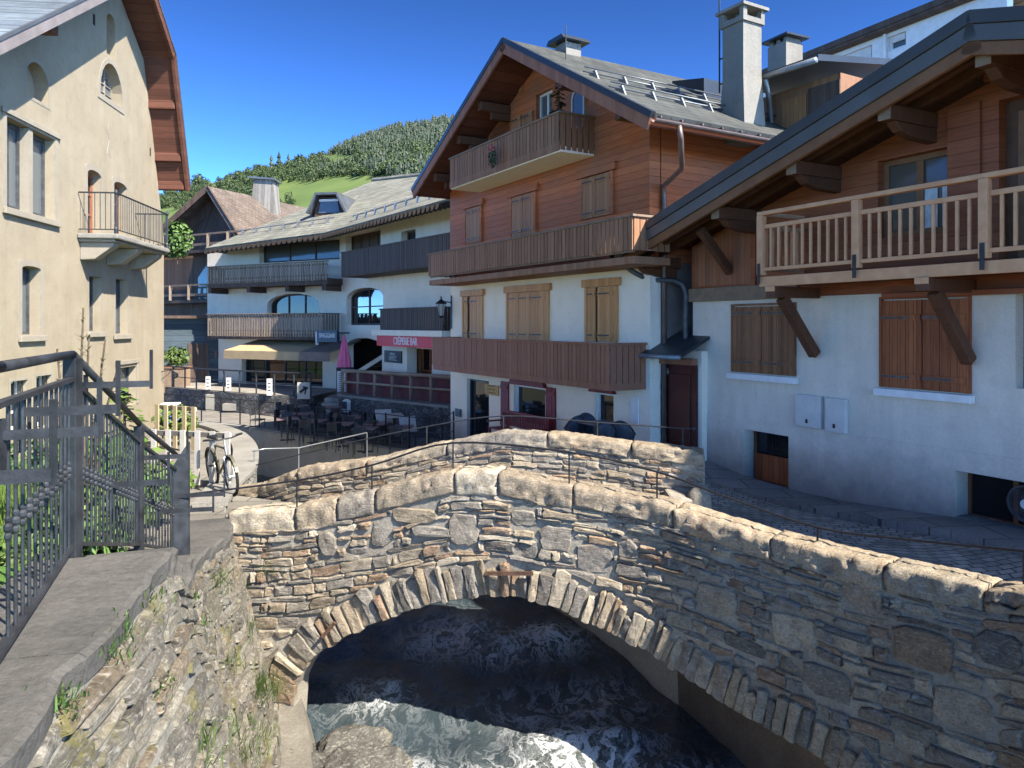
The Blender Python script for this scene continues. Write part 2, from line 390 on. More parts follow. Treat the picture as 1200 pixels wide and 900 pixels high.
# river bed and water
bed=MB()
for i in range(40):
    for j in range(40):
        x0,x1=-22+i*.9,-22+(i+1)*.9; y0,y1=-10+j*1.1,-10+(j+1)*1.1
        f=lambda x,y:(x,y,-1.95+.3*noise.noise(Vector((x*.8,y*.8,0))))
        bed.poly([f(x0,y0),f(x1,y0),f(x1,y1),f(x0,y1)])
struct('riverbed',bed,M['slateflag'])
def foam_at(x,y):
    # broken water: turbulence below the bridge and two standing waves beyond it
    f=0
    for (fx,fy,r,s) in ((-1.35,8.7,.5,.5),(-.1,8.2,.7,.8),(-.7,8.6,.4,.5),(-1.0,12.8,.7,.9),(-.2,12.3,.5,.8),(.55,12.7,.6,1.0),(1.1,10.6,.6,.7),(1.0,9.4,.7,.9),(.5,9.0,.5,.7),(1.9,8.0,.8,.8),(1.2,7.3,1.1,.8),(-1.9,10.8,.5,.6),(.1,10.4,.6,.45)):
        f=max(f,s*math.exp(-((x-fx)**2+(y-fy)**2)/(r*r)))
    return f
wt=MB(); nx,ny=250,330; X0,X1,Y0,Y1=-12,9,-6,33
idx={}
def wz(x,y):
    p=Vector((x*1.0,y*.6,0)); q=Vector((x*2.6+5,y*1.7,1.)); r_=Vector((x*6,y*4.4,2.))
    f=foam_at(x,y)
    h=.13*noise.noise(p)+.06*noise.noise(q)+.022*noise.noise(r_)
    return WATER+h*(1+1.2*f)+.10*f
for j in range(ny+1):
    for i in range(nx+1):
        x,y=lerp(X0,X1,i/nx),lerp(Y0,Y1,j/ny)
        f=foam_at(x,y); wt.col=(f,f,f)
        idx[i,j]=wt.vert((x,y,wz(x,y)))
for j in range(ny):
    for i in range(nx): wt.f.append([idx[i,j],idx[i+1,j],idx[i+1,j+1],idx[i,j+1]])
mw=Mt('river_water'); co=mw.coord()
fa=mw.n('SeparateColor',None,i0=mw.n('Attribute',{'attribute_name':'col'}).outputs['Color']).outputs[0]
wv=mw.n('VectorMath',{'operation':'ADD'},i0=mw.mapped((1.25,.62,1),co),i1=mw.n('VectorMath',{'operation':'SCALE'},i0=mw.n('TexNoise',None,Vector=co,Scale=1.6,Detail=5.).outputs[1],Scale=.6).outputs[0]).outputs[0]
r1=mw.math('ABSOLUTE',mw.math('SUBTRACT',mw.noise(2.4,wv,9,.70,.8),.5))
ridge=mw.ramp(r1,[(0.0,1.),(.045,0.)])
r2=mw.math('ABSOLUTE',mw.math('SUBTRACT',mw.noise(6,wv,7,.7,.6),.5))
ridge2=mw.ramp(r2,[(0.0,1.),(.07,0.)])
blot=mw.ramp(mw.noise(5.,wv,9,.75),[(.52,0.),(.64,1.)])
fm=mw.math('ADD',mw.math('MULTIPLY',ridge,mw.math('ADD',mw.math('MULTIPLY',fa,1.8),.05)),mw.math('MULTIPLY',blot,mw.math('MULTIPLY',mw.math('POWER',fa,1.6),1.5)))
fm=mw.math('ADD',fm,mw.math('MULTIPLY',ridge2,mw.math('MULTIPLY',fa,.35)))
fm=mw.n('Clamp',None,i0=fm).outputs[0]
hh=mw.math('ADD',mw.noise(5,wv,6,.65),mw.math('ADD',mw.math('MULTIPLY',mw.noise(16,wv,4),.3),mw.math('MULTIPLY',fm,.5)))
mw.out(Base_Color=mw.mix(fm,mw.mix(fa,(.030,.043,.050),(.085,.095,.084)),(.70,.72,.72)),Roughness=mw.n('MapRange',None,i0=fm,i1=0.,i2=1.,i3=.12,i4=.75).outputs[0],Specular_IOR_Level=.5,Normal=mw.bump(hh,.6,.05))
tag(wt.build('river',mw.m,smooth=True,col=True),kind='structure')
# ------------------------------------------------------------------ masonry
PAL=[(0.249,0.193,0.127),(0.217,0.170,0.115),(0.190,0.162,0.127),(0.277,0.227,0.158),(0.161,0.143,0.118),(0.230,0.154,0.092),(0.323,0.269,0.191),(0.190,0.124,0.077),(0.245,0.193,0.130),(0.134,0.115,0.093),(0.175,0.154,0.127),(0.212,0.184,0.141)]
def stone(mb,P,loop,prot,rnd,b=.016,tilt=.012):
    n=len(loop); cx=sum(p[0] for p in loop)/n; cz=sum(p[1] for p in loop)/n
    w_=max(p[0] for p in loop)-min(p[0] for p in loop); h_=max(p[1] for p in loop)-min(p[1] for p in loop)
    if w_<.02 or h_<.02: return
    fx=max(.4,1-2*b/w_); fz=max(.35,1-2*b/h_); tx,tz=rnd.uniform(-tilt,tilt),rnd.uniform(-tilt,tilt)
    k=rnd.uniform(.72,1.12); c=rnd.choice(PAL); mb.col=(c[0]*k,c[1]*k,c[2]*k)
    sd=rnd.uniform(0,99); rings=[]
    for (sx,sz,nn) in ((1.0,1.0,-.05),(1.0,1.0,prot*.35),(.5+.5*fx,.5+.5*fz,prot*.8),(fx,fz,prot),(fx*.55,fz*.55,prot*1.08)):
        ring=[]
        for (t,z) in loop:
            tt,z2=cx+(t-cx)*sx,cz+(z-cz)*sz
            nj=nn+((t-cx)/w_*tx+(z-cz)/h_*tz)*2+(.016*noise.noise(Vector((tt*9+sd,z2*9,nn))) if nn>0 else 0)
            ring.append(mb.vert(P(tt,z2,nj)))
        rings.append(ring)
    for r0,r1 in zip(rings[:-1],rings[1:]):
        for j in range(n): mb.f.append([r0[j],r0[(j+1)%n],r1[(j+1)%n],r1[j]])
    ce=mb.vert(P(cx,cz,prot*1.1)); q=rings[-1]
    for j in range(n): mb.f.append([q[j],q[(j+1)%n],ce])
def rect_loop(t0,t1,z0,z1,rnd,jit=.012,cut=.03):
    w_,h_=t1-t0,z1-z0; c=min(cut,w_*.3,h_*.3)
    J=lambda s=1:rnd.uniform(-jit,jit)*s
    cc=[rnd.uniform(.3,1.5)*c for _ in range(8)]
    L=[(t0+cc[0],z0),(t0+w_*.5,z0),(t1-cc[1],z0),(t1,z0+cc[2]),(t1,z0+h_*.5),(t1,z1-cc[3]),(t1-cc[4],z1),(t0+w_*.5,z1),(t0+cc[5],z1),(t0,z1-cc[6]),(t0,z0+h_*.5),(t0,z0+cc[7])]
    return [(a+J(),b_+J(.8)) for a,b_ in L]
def rubble(mb,P,t0,t1,top,bot,rnd,hr=(.045,.16),wr=(.09,.46),prot=(.014,.05),gap=.013,big=(),slope=.02):
    """Irregular courses measured down from the top line; `big` = (t, h, w, hh) stones spanning several courses."""
    for (bt,bh,bw,bb) in big:
        stone(mb,P,rect_loop(bt+gap/2,bt+bw-gap/2,top(bt+bw/2)-bh-bb+gap/2,top(bt+bw/2)-bh-gap/2,rnd,.022,.07),rnd.uniform(*prot)*1.1,rnd)
    maxh=max(top(lerp(t0,t1,k/30))-bot(lerp(t0,t1,k/30)) for k in range(31))
    h=0
    while h<maxh:
        ch=rnd.uniform(*hr); t=t0-rnd.uniform(0,.3)
        while t<t1:
            w_=rnd.uniform(*wr)*(1 if ch>.1 else 1.15); a,b_=max(t,t0),min(t+w_,t1); t+=w_
            if b_-a<.06: continue
            hit=False
            for (bt,bh,bw,bb) in big:
                if bh<h+ch-.02 and bh+bb>h+.02 and a<bt+bw and b_>bt:
                    if a<bt-.06: b_=bt
                    elif b_>bt+bw+.06: a=bt+bw
                    else: hit=True
            if hit or b_-a<.05: continue
            zs=[]
            wob=.03*noise.noise(Vector((t*1.3,h*3,7)))
            ztop=lambda q:top(q)-h-gap/2+.03*noise.noise(Vector((q*1.6,h*4,3)))
            zbot=lambda q:max(top(q)-h-ch+gap/2+.03*noise.noise(Vector((q*1.6,(h+ch)*4,3))),bot(q)+.01)
            L=rect_loop(a+gap/2,b_-gap/2,0,1,rnd,.0,.0)
            cut=min(.035,(b_-a)*.25); c2=[rnd.uniform(.2,1.) for _ in range(8)]
            m_=(a+b_)/2; a1,b1=a+gap/2,b_-gap/2
            if ztop(m_)-zbot(m_)<.035 or ztop(m_)<bot(m_)+.03: continue
            def pt(q,f): 
                za,zb=zbot(q),max(ztop(q),zbot(q)+.01); return (q+rnd.uniform(-.02,.02),lerp(za,zb,f)+rnd.uniform(-.013,.013))
            L=[pt(a1+cut*c2[0],0),pt(m_,0),pt(b1-cut*c2[1],0),pt(b1,.25*c2[2]),pt(b1,.55),pt(b1,1-.25*c2[3]),pt(b1-cut*c2[4],1),pt(m_,1),pt(a1+cut*c2[5],1),pt(a1,1-.25*c2[6]),pt(a1,.5),pt(a1,.25*c2[7])]
            stone(mb,P,L,rnd.uniform(*prot),rnd)
        h+=ch
class Path:
    def __init__(s,pts,m=8):
        s.p=smooth_line([(*q[:2],0) for q in pts],m); s.t=[0]
        for a,b in zip(s.p[:-1],s.p[1:]): s.t.append(s.t[-1]+(b-a).length)
        s.L=s.t[-1]; s.m=m
        s.key=[s.t[k*m] for k in range(len(pts))]      # arc length at each control point
    def at(s,t):
        t=max(0,min(s.L-1e-6,t)); lo,hi=0,len(s.t)-1
        while hi-lo>1:
            mid=(lo+hi)//2
            if s.t[mid]<=t: lo=mid
            else: hi=mid
        f=(t-s.t[lo])/(s.t[hi]-s.t[lo]); p=s.p[lo].lerp(s.p[hi],f)
        a=s.p[max(lo-2,0)]; b=s.p[min(hi+2,len(s.p)-1)]; d=(b-a).normalized()
        return p,d
    def P(s,t,z,n,side=1):     # n outward: to the right of the direction of travel when side=1
        p,d=s.at(t); return Vector((p.x+d.y*n*side,p.y-d.x*n*side,z))
def coping(mb,path,t0,t1,ztop,thick_,n0,n1,rnd,wr=(.55,1.1),side=1,gap=.012,cuts=None):
    """Long rough blocks lying along the wall top."""
    t=t0; edges=[t0]
    if cuts: edges=cuts
    else:
        while t<t1: t=min(t1,t+rnd.uniform(*wr)); edges.append(t)
    for a,b in zip(edges[:-1],edges[1:]):
        if b-a<.1: continue
        c=rnd.choice(PAL[:4]+PAL[6:7]+PAL[8:9]); k=rnd.uniform(.9,1.12); mb.col=(c[0]*k,c[1]*k,c[2]*k)
        thick=thick_((a+b)/2) if callable(thick_) else thick_; nt=max(6,int((b-a)/.04)); sd=rnd.uniform(0,99); off=rnd.uniform(-.025,.025); dth=rnd.uniform(-.03,.03)
        hm_=lambda f:-.07+(-thick+.13)*f
        prof=[(n1-.03,-thick),(n1-.005,-thick+.012),(n1,-thick+.035)]+[(n1+.006,hm_(f)) for f in (.75,.5,.25)]+[(n1,-.045),(n1-.008,-.014),(n1-.035,-.002)]+[(lerp(n0+.06,n1-.06,f),.004) for f in (.83,.66,.5,.33,.17)]+[(n0+.06,-.015),(n0+.015,-.04),(n0,-.09),(n0,-thick*.5),(n0,-thick+.07),(n0+.06,-thick)]
        rings=[]
        for i in range(nt+1):
            tt=lerp(a+gap,b-gap,i/nt); sh=.955 if i in (0,nt) else (.99 if i in (1,nt-1) else 1)
            zt=ztop(tt)+off; nm=(n0+n1)/2; ring=[]
            for (n_,z_) in prof:
                zz_=-thick/2+(z_+thick/2)*sh+(-dth if z_<-thick*.6 else 0); nn=nm+(n_-nm)*(.985 if sh<.96 else 1)
                v=Vector((tt*4+sd,nn*6,zz_*6)); j=.022*noise.noise(v)+.018*noise.noise(v*2.7)+.014*noise.noise(v*6)+.007*noise.noise(v*14)-.07*max(0,noise.noise(v*1.9+Vector((3,1,7)))-.22)
                ring.append(mb.vert(path.P(tt,zt+zz_+j,nn+j*1.2,side)))
            rings.append(ring)
        m=len(prof)
        for r0,r1 in zip(rings[:-1],rings[1:]):
            for j in range(m): mb.f.append([r0[j],r0[(j+1)%m],r1[(j+1)%m],r1[j]])
        mb.f.append(rings[0][::-1]); mb.f.append(rings[-1][:])
# ------------------------------------------------------------------ the stone bridge
rnd=random.Random(11)
NP=[(265,10.0,598),(347,9.85,593),(440,9.63,575),(533,9.4,552),(587,9.25,552),(660,9.05,567),(730,8.85,581),(800,8.5,596),(913,7.8,632),(1000,7.25,655),(1153,6.4,687),(1215,6.05,692),(1400,5.1,760)]
near=Path([(uu(p)*d,d) for p,d,y in NP])
KT=near.key; KZ=[zz(y,d) for p,d,y in NP]
ztop=lambda t: interp(KT,KZ,t)
pxt=lambda px: interp([q[0] for q in NP],KT,px)
THK=.30
thk=lambda t: interp([0,pxt(560),pxt(760),near.L],[.31,.33,.25,.22],t)
bridge=root('stone_bridge',(0,10,0),0,'low humpbacked stone footbridge arching over the rushing river','bridge')
IN=[(343,812),(352,790),(368,769),(385,757),(420,738),(460,721),(500,708),(545,699),(575,696),(600,697),(640,706),(667,717),(700,731),(733,748),(800,789),(867,832),(933,869),(983,902),(1010,922)]
intr=[]
for px,py in IN:
    t=pxt(px); p,_=near.at(t); intr.append(Vector((t,zz(py,p.y))))
tL,tR=intr[0].x,intr[-1].x
intr=[Vector((tL-.02,WATER-.3))]+intr+[Vector((tR+.05,WATER-.3))]
fine=[]
for a,b in zip(intr[:-1],intr[1:]):
    n=max(1,int((b-a).length/.03))
    for k in range(n): fine.append(a.lerp(b,k/n))
fine.append(intr[-1])
for _ in range(30): fine=[fine[0]]+[(fine[k-1]+2*fine[k]+fine[k+1])/4 for k in range(1,len(fine)-1)]+[fine[-1]]
def nrm(k):
    d=(fine[min(k+3,len(fine)-1)]-fine[max(k-3,0)]).normalized(); return Vector((-d.y,d.x))
RING=.42
ext=[fine[k]+nrm(k)*RING for k in range(len(fine))]
def zext(t):
    best=-9
    for a,b in zip(ext[:-1],ext[1:]):
        if min(a.x,b.x)<=t<=max(a.x,b.x) and abs(b.x-a.x)>1e-6: best=max(best,lerp(a.y,b.y,(t-a.x)/(b.x-a.x)))
    return best
ZE={}
def bot(t):
    k=round(t,2)
    if k not in ZE: ZE[k]=max(zext(k),WATER-.25)
    return ZE[k]
def zin(t):
    best=None
    for a,b in zip(fine[:-1],fine[1:]):
        if min(a.x,b.x)<=t<=max(a.x,b.x) and abs(b.x-a.x)>1e-6:
            q=lerp(a.y,b.y,(t-a.x)/(b.x-a.x)); best=q if best is None else max(best,q)
    return best if best is not None else WATER-.3
# mortar backing sheet (a slab with thickness) behind the stones
bk=MB(); Tn=160
for k in range(Tn):
    a,b=lerp(0,near.L,k/Tn),lerp(0,near.L,(k+1)/Tn)
    za,zb=zin(a)+.0,zin(b)+.0
    bk.hexa([near.P(a,za,.006),near.P(b,zb,.006),near.P(b,zb,-.42),near.P(a,za,-.42),near.P(a,ztop(a)-.1,.006),near.P(b,ztop(b)-.1,.006),near.P(b,ztop(b)-.1,-.42),near.P(a,ztop(a)-.1,-.42)])
bk.build('spandrel_core',M['mortar'],bridge,world=True)
st=MB()
ctop=lambda t: ztop(t)-thk(t)+.03
def bigpx(px,py,w_,h_):
    t=pxt(px); p,_=near.at(t); s=p.y/F; return (t-w_*s/2, ctop(t)-zz(py-h_/2,p.y), w_*s*1.06, h_*s)
BIG=[bigpx(*q) for q in ((485,604,52,20),(547,592,30,25),(543,620,33,38),(651,630,38,30),(697,654,40,34),(447,627,26,27),(385,637,22,28),(505,623,45,14),(613,607,30,20),(735,643,24,22),(840,700,46,34),(930,740,50,40),(1010,700,44,36),(1085,760,60,46),(1130,830,60,45),(1170,760,50,42),(970,800,56,40),(585,647,34,20))]
big2=[]
for q in BIG:
    if q[1]>0 and ctop(q[0]+q[2]/2)-q[1]-q[3]>bot(q[0]+q[2]/2)+.02: big2.append(q)
rubble(st,near.P,0.02,near.L,ctop,bot,rnd,big=big2)
st.build('spandrel_stones',M['stone'],bridge,world=True,col=True)
vs=MB()       # voussoirs: thin slabs set on edge round the arch
acc=0; k=0; seg=[0]
Lk=[0]
for a,b in zip(fine[:-1],fine[1:]): Lk.append(Lk[-1]+(b-a).length)
s=0.1
def onring(s_):
    kk=min(range(len(Lk)),key=lambda q:abs(Lk[q]-s_)); return fine[kk],nrm(kk)
while s<Lk[-1]-.1:
    p0,_=onring(s)
    w_=rnd.uniform(.075,.17) if 0.9<s else rnd.uniform(.2,.34)
    a,na=onring(s+.006); b,nb=onring(min(s+w_-.006,Lk[-1]))
    r0=rnd.uniform(-.02,.015); r1=RING+rnd.uniform(-.07,.03)
    if rnd.random()<.15: r1*=.72
    la=[a+na*r0,a.lerp(b,.5)+(na+nb)/2*(r0-rnd.uniform(0,.02)),b+nb*r0]
    L=[(q.x,q.y) for q in la]
    for f in (.33,.66,1.):
        q=b+nb*lerp(r0,r1,f); L.append((q.x+rnd.uniform(-.012,.012),q.y))
    q=a.lerp(b,.5)+(na+nb)/2*(r1+rnd.uniform(0,.03)); L.append((q.x,q.y))
    for f in (1.,.66,.33):
        q=a+na*lerp(r0,r1,f); L.append((q.x+rnd.uniform(-.012,.012),q.y))
    stone(vs,near.P,L,rnd.uniform(.03,.085),rnd,b=.012,tilt=.02)
    s+=w_
vs.build('arch_ring',M['stone'],bridge,world=True,col=True)
cp=MB()
cuts=[pxt(q) for q in (268,347,396,440,533,584,672,790,905,1040,1155,1290,1395)]
coping(cp,near,0,near.L,ztop,thk,-.44,.045,rnd,cuts=cuts)
cp.build('parapet_coping',M['stone'],bridge,world=True,col=True,smooth=True)
# vault: smooth rendered barrel from face to face
FP=[(250,13.5,575),(300,13.1,569),(350,12.7,549),(430,12.3,540),(510,12.05,521),(590,11.8,505),(660,11.65,509),(740,11.4,520),(826,11.15,531)]
far=Path([(uu(p)*d,d) for p,d,y in FP]); FT=far.key; FZ=[zz(y,d) for p,d,y in FP]
zft=lambda t: interp(FT,FZ,t)
DIR=Vector((-.3,.954,0))
va=MB(); fs=fine[::4]+[fine[-1]]
for a,b in zip(fs[:-1],fs[1:]):
    A=near.P(a.x,a.y,-.02); B=near.P(b.x,b.y,-.02)
    for (k0_,k1_) in ((0,.5),(.5,1)):
        va.poly([A+DIR*3.5*k0_,B+DIR*3.5*k0_,B+DIR*3.5*k1_,A+DIR*3.5*k1_])
    A2=near.P(a.x,a.y+.35,-.02); B2=near.P(b.x,b.y+.35,-.02)
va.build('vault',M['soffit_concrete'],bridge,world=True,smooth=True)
# deck between the parapets and far parapet
dk=MB(); n=40; dz=lambda t:ztop(t)-.82
rows=[]
for k in range(n+1):
    f=k/n; tn=lerp(pxt(285),pxt(905),f); tf=lerp(0,far.L+.0,f)
    a=near.P(tn,max(ztop(tn)-.85,.92),-.1); b=far.P(tf,max(zft(tf)-.88,.90),.1); rows.append((a,b))
for (a,b),(c,d) in zip(rows[:-1],rows[1:]):
    dk.hexa([a-Vector((0,0,.3)),c-Vector((0,0,.3)),d-Vector((0,0,.3)),b-Vector((0,0,.3)),a,c,d,b])
dk.build('deck',M['path'],bridge,world=True)
fb=MB(); T2=80
for k in range(T2):
    a,b=lerp(0,far.L,k/T2),lerp(0,far.L,(k+1)/T2)
    za,zb=(.4,.4)
    fb.hexa([far.P(a,za,.006),far.P(b,zb,.006),far.P(b,zb,-.42),far.P(a,za,-.42),far.P(a,zft(a)-.1,.006),far.P(b,zft(b)-.1,.006),far.P(b,zft(b)-.1,-.42),far.P(a,zft(a)-.1,-.42)])
fb.build('rear_parapet_core',M['mortar'],bridge,world=True)
f2=MB(); rubble(f2,far.P,0,far.L,lambda t:zft(t)-.2,lambda t:max(.3,zft(t)-1.1),rnd,hr=(.06,.13),wr=(.12,.42),prot=(.012,.035))
f2.build('rear_parapet_stones',M['stone'],bridge,world=True,col=True)
f3=MB(); coping(f3,far,0,far.L,zft,.23,-.46,.04,rnd,wr=(.8,1.9),cuts=[0,FT[2],FT[3],FT[4]+.2,FT[6]-.25,FT[7],FT[8]])
f3.build('rear_parapet_coping',M['stone'],bridge,world=True,col=True,smooth=True)
# stone bollards closing the parapet end
for px,d,y0,y1,r in ((819,10.9,535,600,.19),):
    b=MB(); p=W(px,y1,d); b.col=(.23,.205,.16)
    b.lathe((p.x,p.y,.7),[(r,0),(r*1.03,.3),(r*.96,.6),(r*.8,.76),(r*.4,.83),(.01,.85)],12)
    for v in b.v: v+=Vector((1,1,1))*.02*noise.noise(v*5)
    b.build('end_stone',M['stone'],bridge,world=True,smooth=True,col=True)
p=W(803,560,11.0); b=MB(); b.col=(.24,.21,.165)
b.hexa([(p.x-.3,p.y-.25,.6),(p.x+.32,p.y-.25,.6),(p.x+.34,p.y+.3,.6),(p.x-.3,p.y+.3,.6),(p.x-.27,p.y-.22,1.42),(p.x+.26,p.y-.22,1.36),(p.x+.26,p.y+.25,1.38),(p.x-.27,p.y+.25,1.45)])
b.build('end_stone',M['stone'],bridge,world=True,col=True,bevel=.04)
# handrails
def rail_along(parent,path,zt,pts,posts,hgt,name,nn=-.2):
    hb=MB(); tt=[interp([q[0] for q in pts],[q[1] for q in pts],0)]
hr=MB()
rp=[(215,9.6,580),(348,9.7,563),(436,9.55,545),(531,9.35,519),(667,8.95,530),(770,8.6,553),(850,8.15,582),(958,7.55,618),(1060,7.0,632),(1200,6.2,646),(1330,5.45,664)]
fix=lambda q:Vector((uu(q[0])*(q[1]+.15),q[1]+.15,zz(q[2],q[1]+.15)))
rpts=smooth_line([fix(q) for q in rp],5); hr.tube(rpts,.013,6)
hr.build('handrail',M['black'],bridge,world=True,smooth=True)
for px in (348,436,531,667,770,958,1200):
    q=[z for z in rp if z[0]==px][0]; v=fix(q); t=pxt(px); b=MB()
    b.tube([v,(v.x,v.y,ztop(t)-.03)],.011,6)
    b.build('handrail_post',M['black'],bridge,world=True)
h2=MB(); rq=[(300,13.0,545),(400,12.45,521),(500,12.1,500),(590,11.85,487.5),(700,11.55,495),(813,11.2,503)]
fix2=lambda q:Vector((uu(q[0])*(q[1]+.4),q[1]+.4,zz(q[2],q[1]+.4)))
h2.tube(smooth_line([fix2(q) for q in rq],5),.011,6); h2.lathe(fix2(rq[-1])-Vector((0,0,.03)),[(.005,0),(.035,.02),(.035,.05),(.005,.07)],8)
h2.build('handrail',M['paint'],bridge,world=True,smooth=True)
for px in (400,500,590,700,800):
    v=fix2((px,interp([q[0] for q in rq],[q[1] for q in rq],px),interp([q[0] for q in rq],[q[2] for q in rq],px))); b=MB()
    t=interp([q[0] for q in FP],FT,px); b.tube([v,(v.x,v.y,zft(t)-.3)],.012,6); b.build('handrail_post',M['paint'],bridge,world=True)
# ------------------------------------------------------------------ left river wall
lw=Path([q[:2] for q in LB[:3]]+[(-1.5,2.24),(-1.88,4.05),(-2.6,6.0),(-3.07,7.4),(-3.3,8.6),(-3.8,10.05)])
wallr=root('river_wall',(-2.5,5,-1.5),0,'sunlit old stone retaining wall tufted with moss dropping from the railing to the river','wall')
LK=lw.key
lz=lambda t: interp([LK[4]-.05,LK[4]+1.0,LK[5],LK[6],LK[7],LK[8]],[2.62,2.2,1.82,1.56,1.38,1.2],t)
def PL(t,z,n):
    bat=max(0,lz(t)-z)*.24; return lw.P(t,z,n+bat)
lb=MB(); nT=90; tA=LK[2]-.3
for k in range(nT):
    a,b=lerp(tA,lw.L,k/nT),lerp(tA,lw.L,(k+1)/nT)
    zs=[-1.9,-1.,0,.8,2.7]
    for i in range(4):
        f=lambda t,i=i:min(zs[i],lz(t)-.03)
        g_=lambda t,i=i:min(zs[i+1],lz(t)-.03)
        lb.poly([PL(a,f(a),.004),PL(b,f(b),.004),PL(b,g_(b),.004),PL(a,g_(a),.004)])
    lb.poly([PL(a,lz(a)-.03,.004),PL(b,lz(b)-.03,.004),lw.P(b,lz(b)-.03,-.5),lw.P(a,lz(a)-.03,-.5)])
lb.build('core',m_ground('grey_mortar',(.12,.11,.09),(.22,.205,.17),3),wallr,world=True)
rnd=random.Random(5); ls=MB(); PAL_KEEP=list(PAL)
PAL[:]=[(0.147,0.130,0.096),(0.120,0.108,0.085),(0.171,0.150,0.114),(0.134,0.118,0.088),(0.107,0.097,0.078),(0.143,0.122,0.088),(0.198,0.177,0.137),(0.127,0.099,0.067),(0.155,0.135,0.102),(0.096,0.086,0.069)]
rubble(ls,PL,tA,lw.L,lambda t:lz(t)-.05,lambda t:-1.75,rnd,hr=(.04,.115),wr=(.16,.7),prot=(.022,.05),gap=.016)
PAL[:]=PAL_KEEP
ls.build('facing_stones',M['mossstone'],wallr,world=True,col=True)
# slate coping slabs stepping down to the bridge, and the long slab beside the railing
def lslab(mb,ta,tb,z,n0,n1,th=.09):
    nn=max(2,int((tb-ta)/.12)); rr=[]
    for i in range(nn+1):
        t=lerp(ta,tb,i/nn); j=.05*noise.noise(Vector((t*2.3,z,0)))+.03*noise.noise(Vector((t*7,z,4)))
        rr.append([lw.P(t,z-th,n0),lw.P(t,z-th,n1+j),lw.P(t,z-.015,n1+j+.01),lw.P(t,z+.012*noise.noise(Vector((t*5,1,z))),n1+j-.02),lw.P(t,z,n0)])
    base=[[mb.vert(p) for p in r_] for r_ in rr]
    for r0,r1 in zip(base[:-1],base[1:]):
        for j in range(5): mb.f.append([r0[j],r0[(j+1)%5],r1[(j+1)%5],r1[j]])
    mb.f.append(base[0]); mb.f.append(base[-1][::-1])
for a_,b_ in zip((.1,LK[3]-.9,LK[3]+.55),(LK[3]-.912,LK[3]+.54,LK[4])):
    sl_=MB(); lslab(sl_,a_,b_,2.68,-.62,.02,.11); sl_.build('coping_slab',M['slateflag'],wallr,world=True)
e=[LK[4]+.02,LK[4]+.55,LK[4]+1.1,LK[5],LK[5]+.55,LK[6]-.3,LK[6]+.35,LK[7]-.2,LK[7]+.5,LK[8]-.02]
for a,b in zip(e[:-1],e[1:]):
    q=MB(); lslab(q,a,b-.015,lz((a+b)/2)+.06,-.6,.03,.1); q.build('coping_slab',M['slateflag'],wallr,world=True)
# ledge at the wall foot
q=MB(); nn=20
for k in range(nn):
    a,b=lerp(LK[5],lw.L-.25,k/nn),lerp(LK[5],lw.L-.25,(k+1)/nn)
    q.hexa([PL(a,-1.9,-.1),PL(b,-1.9,-.1),PL(b,-1.9,.42),PL(a,-1.9,.42),PL(a,-1.12,-.1),PL(b,-1.12,-.1),PL(b,-1.12,.36),PL(a,-1.12,.36)])
q.build('footing',m_ground('footing_concrete',(.12,.105,.085),(.20,.18,.145),1.5),wallr,world=True)
# right-hand and upstream bank walls
def bank_wall(name,pts,mat,zt,th,label,off=0):
    pa=Path([p[:2] for p in pts]); zt=zt or (lambda t:interp(pa.key,[p[2]+.1 for p in pts],t)); r_=root(name,(pts[0][0],pts[0][1],0),0,label,'wall'); mb=MB(); n=int(pa.L/.4)
    for k in range(n):
        a,b=pa.L*k/n,pa.L*(k+1)/n
        mb.hexa([pa.P(a,-1.9,off),pa.P(b,-1.9,off),pa.P(b,-1.9,off-th),pa.P(a,-1.9,off-th),pa.P(a,zt(a),off),pa.P(b,zt(b),off),pa.P(b,zt(b),off-th),pa.P(a,zt(a),off-th)])
    mb.build('body',mat,r_,world=True); mb=MB()
    for k in range(n):
        a,b=pa.L*k/n,pa.L*(k+1)/n
        mb.hexa([pa.P(a,zt(a)+.002,off+.04),pa.P(b,zt(b)+.002,off+.04),pa.P(b,zt(b)+.002,off-th),pa.P(a,zt(a)+.002,off-th),pa.P(a,zt(a)+.07,off+.04),pa.P(b,zt(b)+.07,off+.04),pa.P(b,zt(b)+.07,off-th),pa.P(a,zt(a)+.07,off-th)])
    mb.build('coping',M['concrete'],r_,world=True); return pa,r_
M['rub']=m_rubble('rubble_wall',(.22,.21,.19),(.36,.34,.30),(.16,.15,.13),3.4)
M['rubdark']=m_rubble('dark_rubble',(.07,.07,.07),(.20,.19,.18),(.035,.035,.035),3.6)
bank_wall('quay_wall',[RB[k] for k in (5,6,7,8,9,10,11,12)][::-1],m_ground('tan_concrete',(.36,.31,.23),(.50,.44,.34),1.2),None,.5,'low pale concrete quay wall under the black terrace fence')
bank_wall('channel_wall',LB[10:17],M['rub'],lambda t:interp([0,4,8,13,17],[.99,1.0,1.0,.72,.2],t),.5,'stone channel wall curving beside the left bank path',.02)
bank_wall('abutment_wall',[(8,-8,1.),(7.3,-2,1.),(6.2,3.4,1.),(4.9,5.3,1.)][::-1],M['rubdark'],lambda t:1.3,.5,'dark stone river wall continuing beyond the bridge on the right')
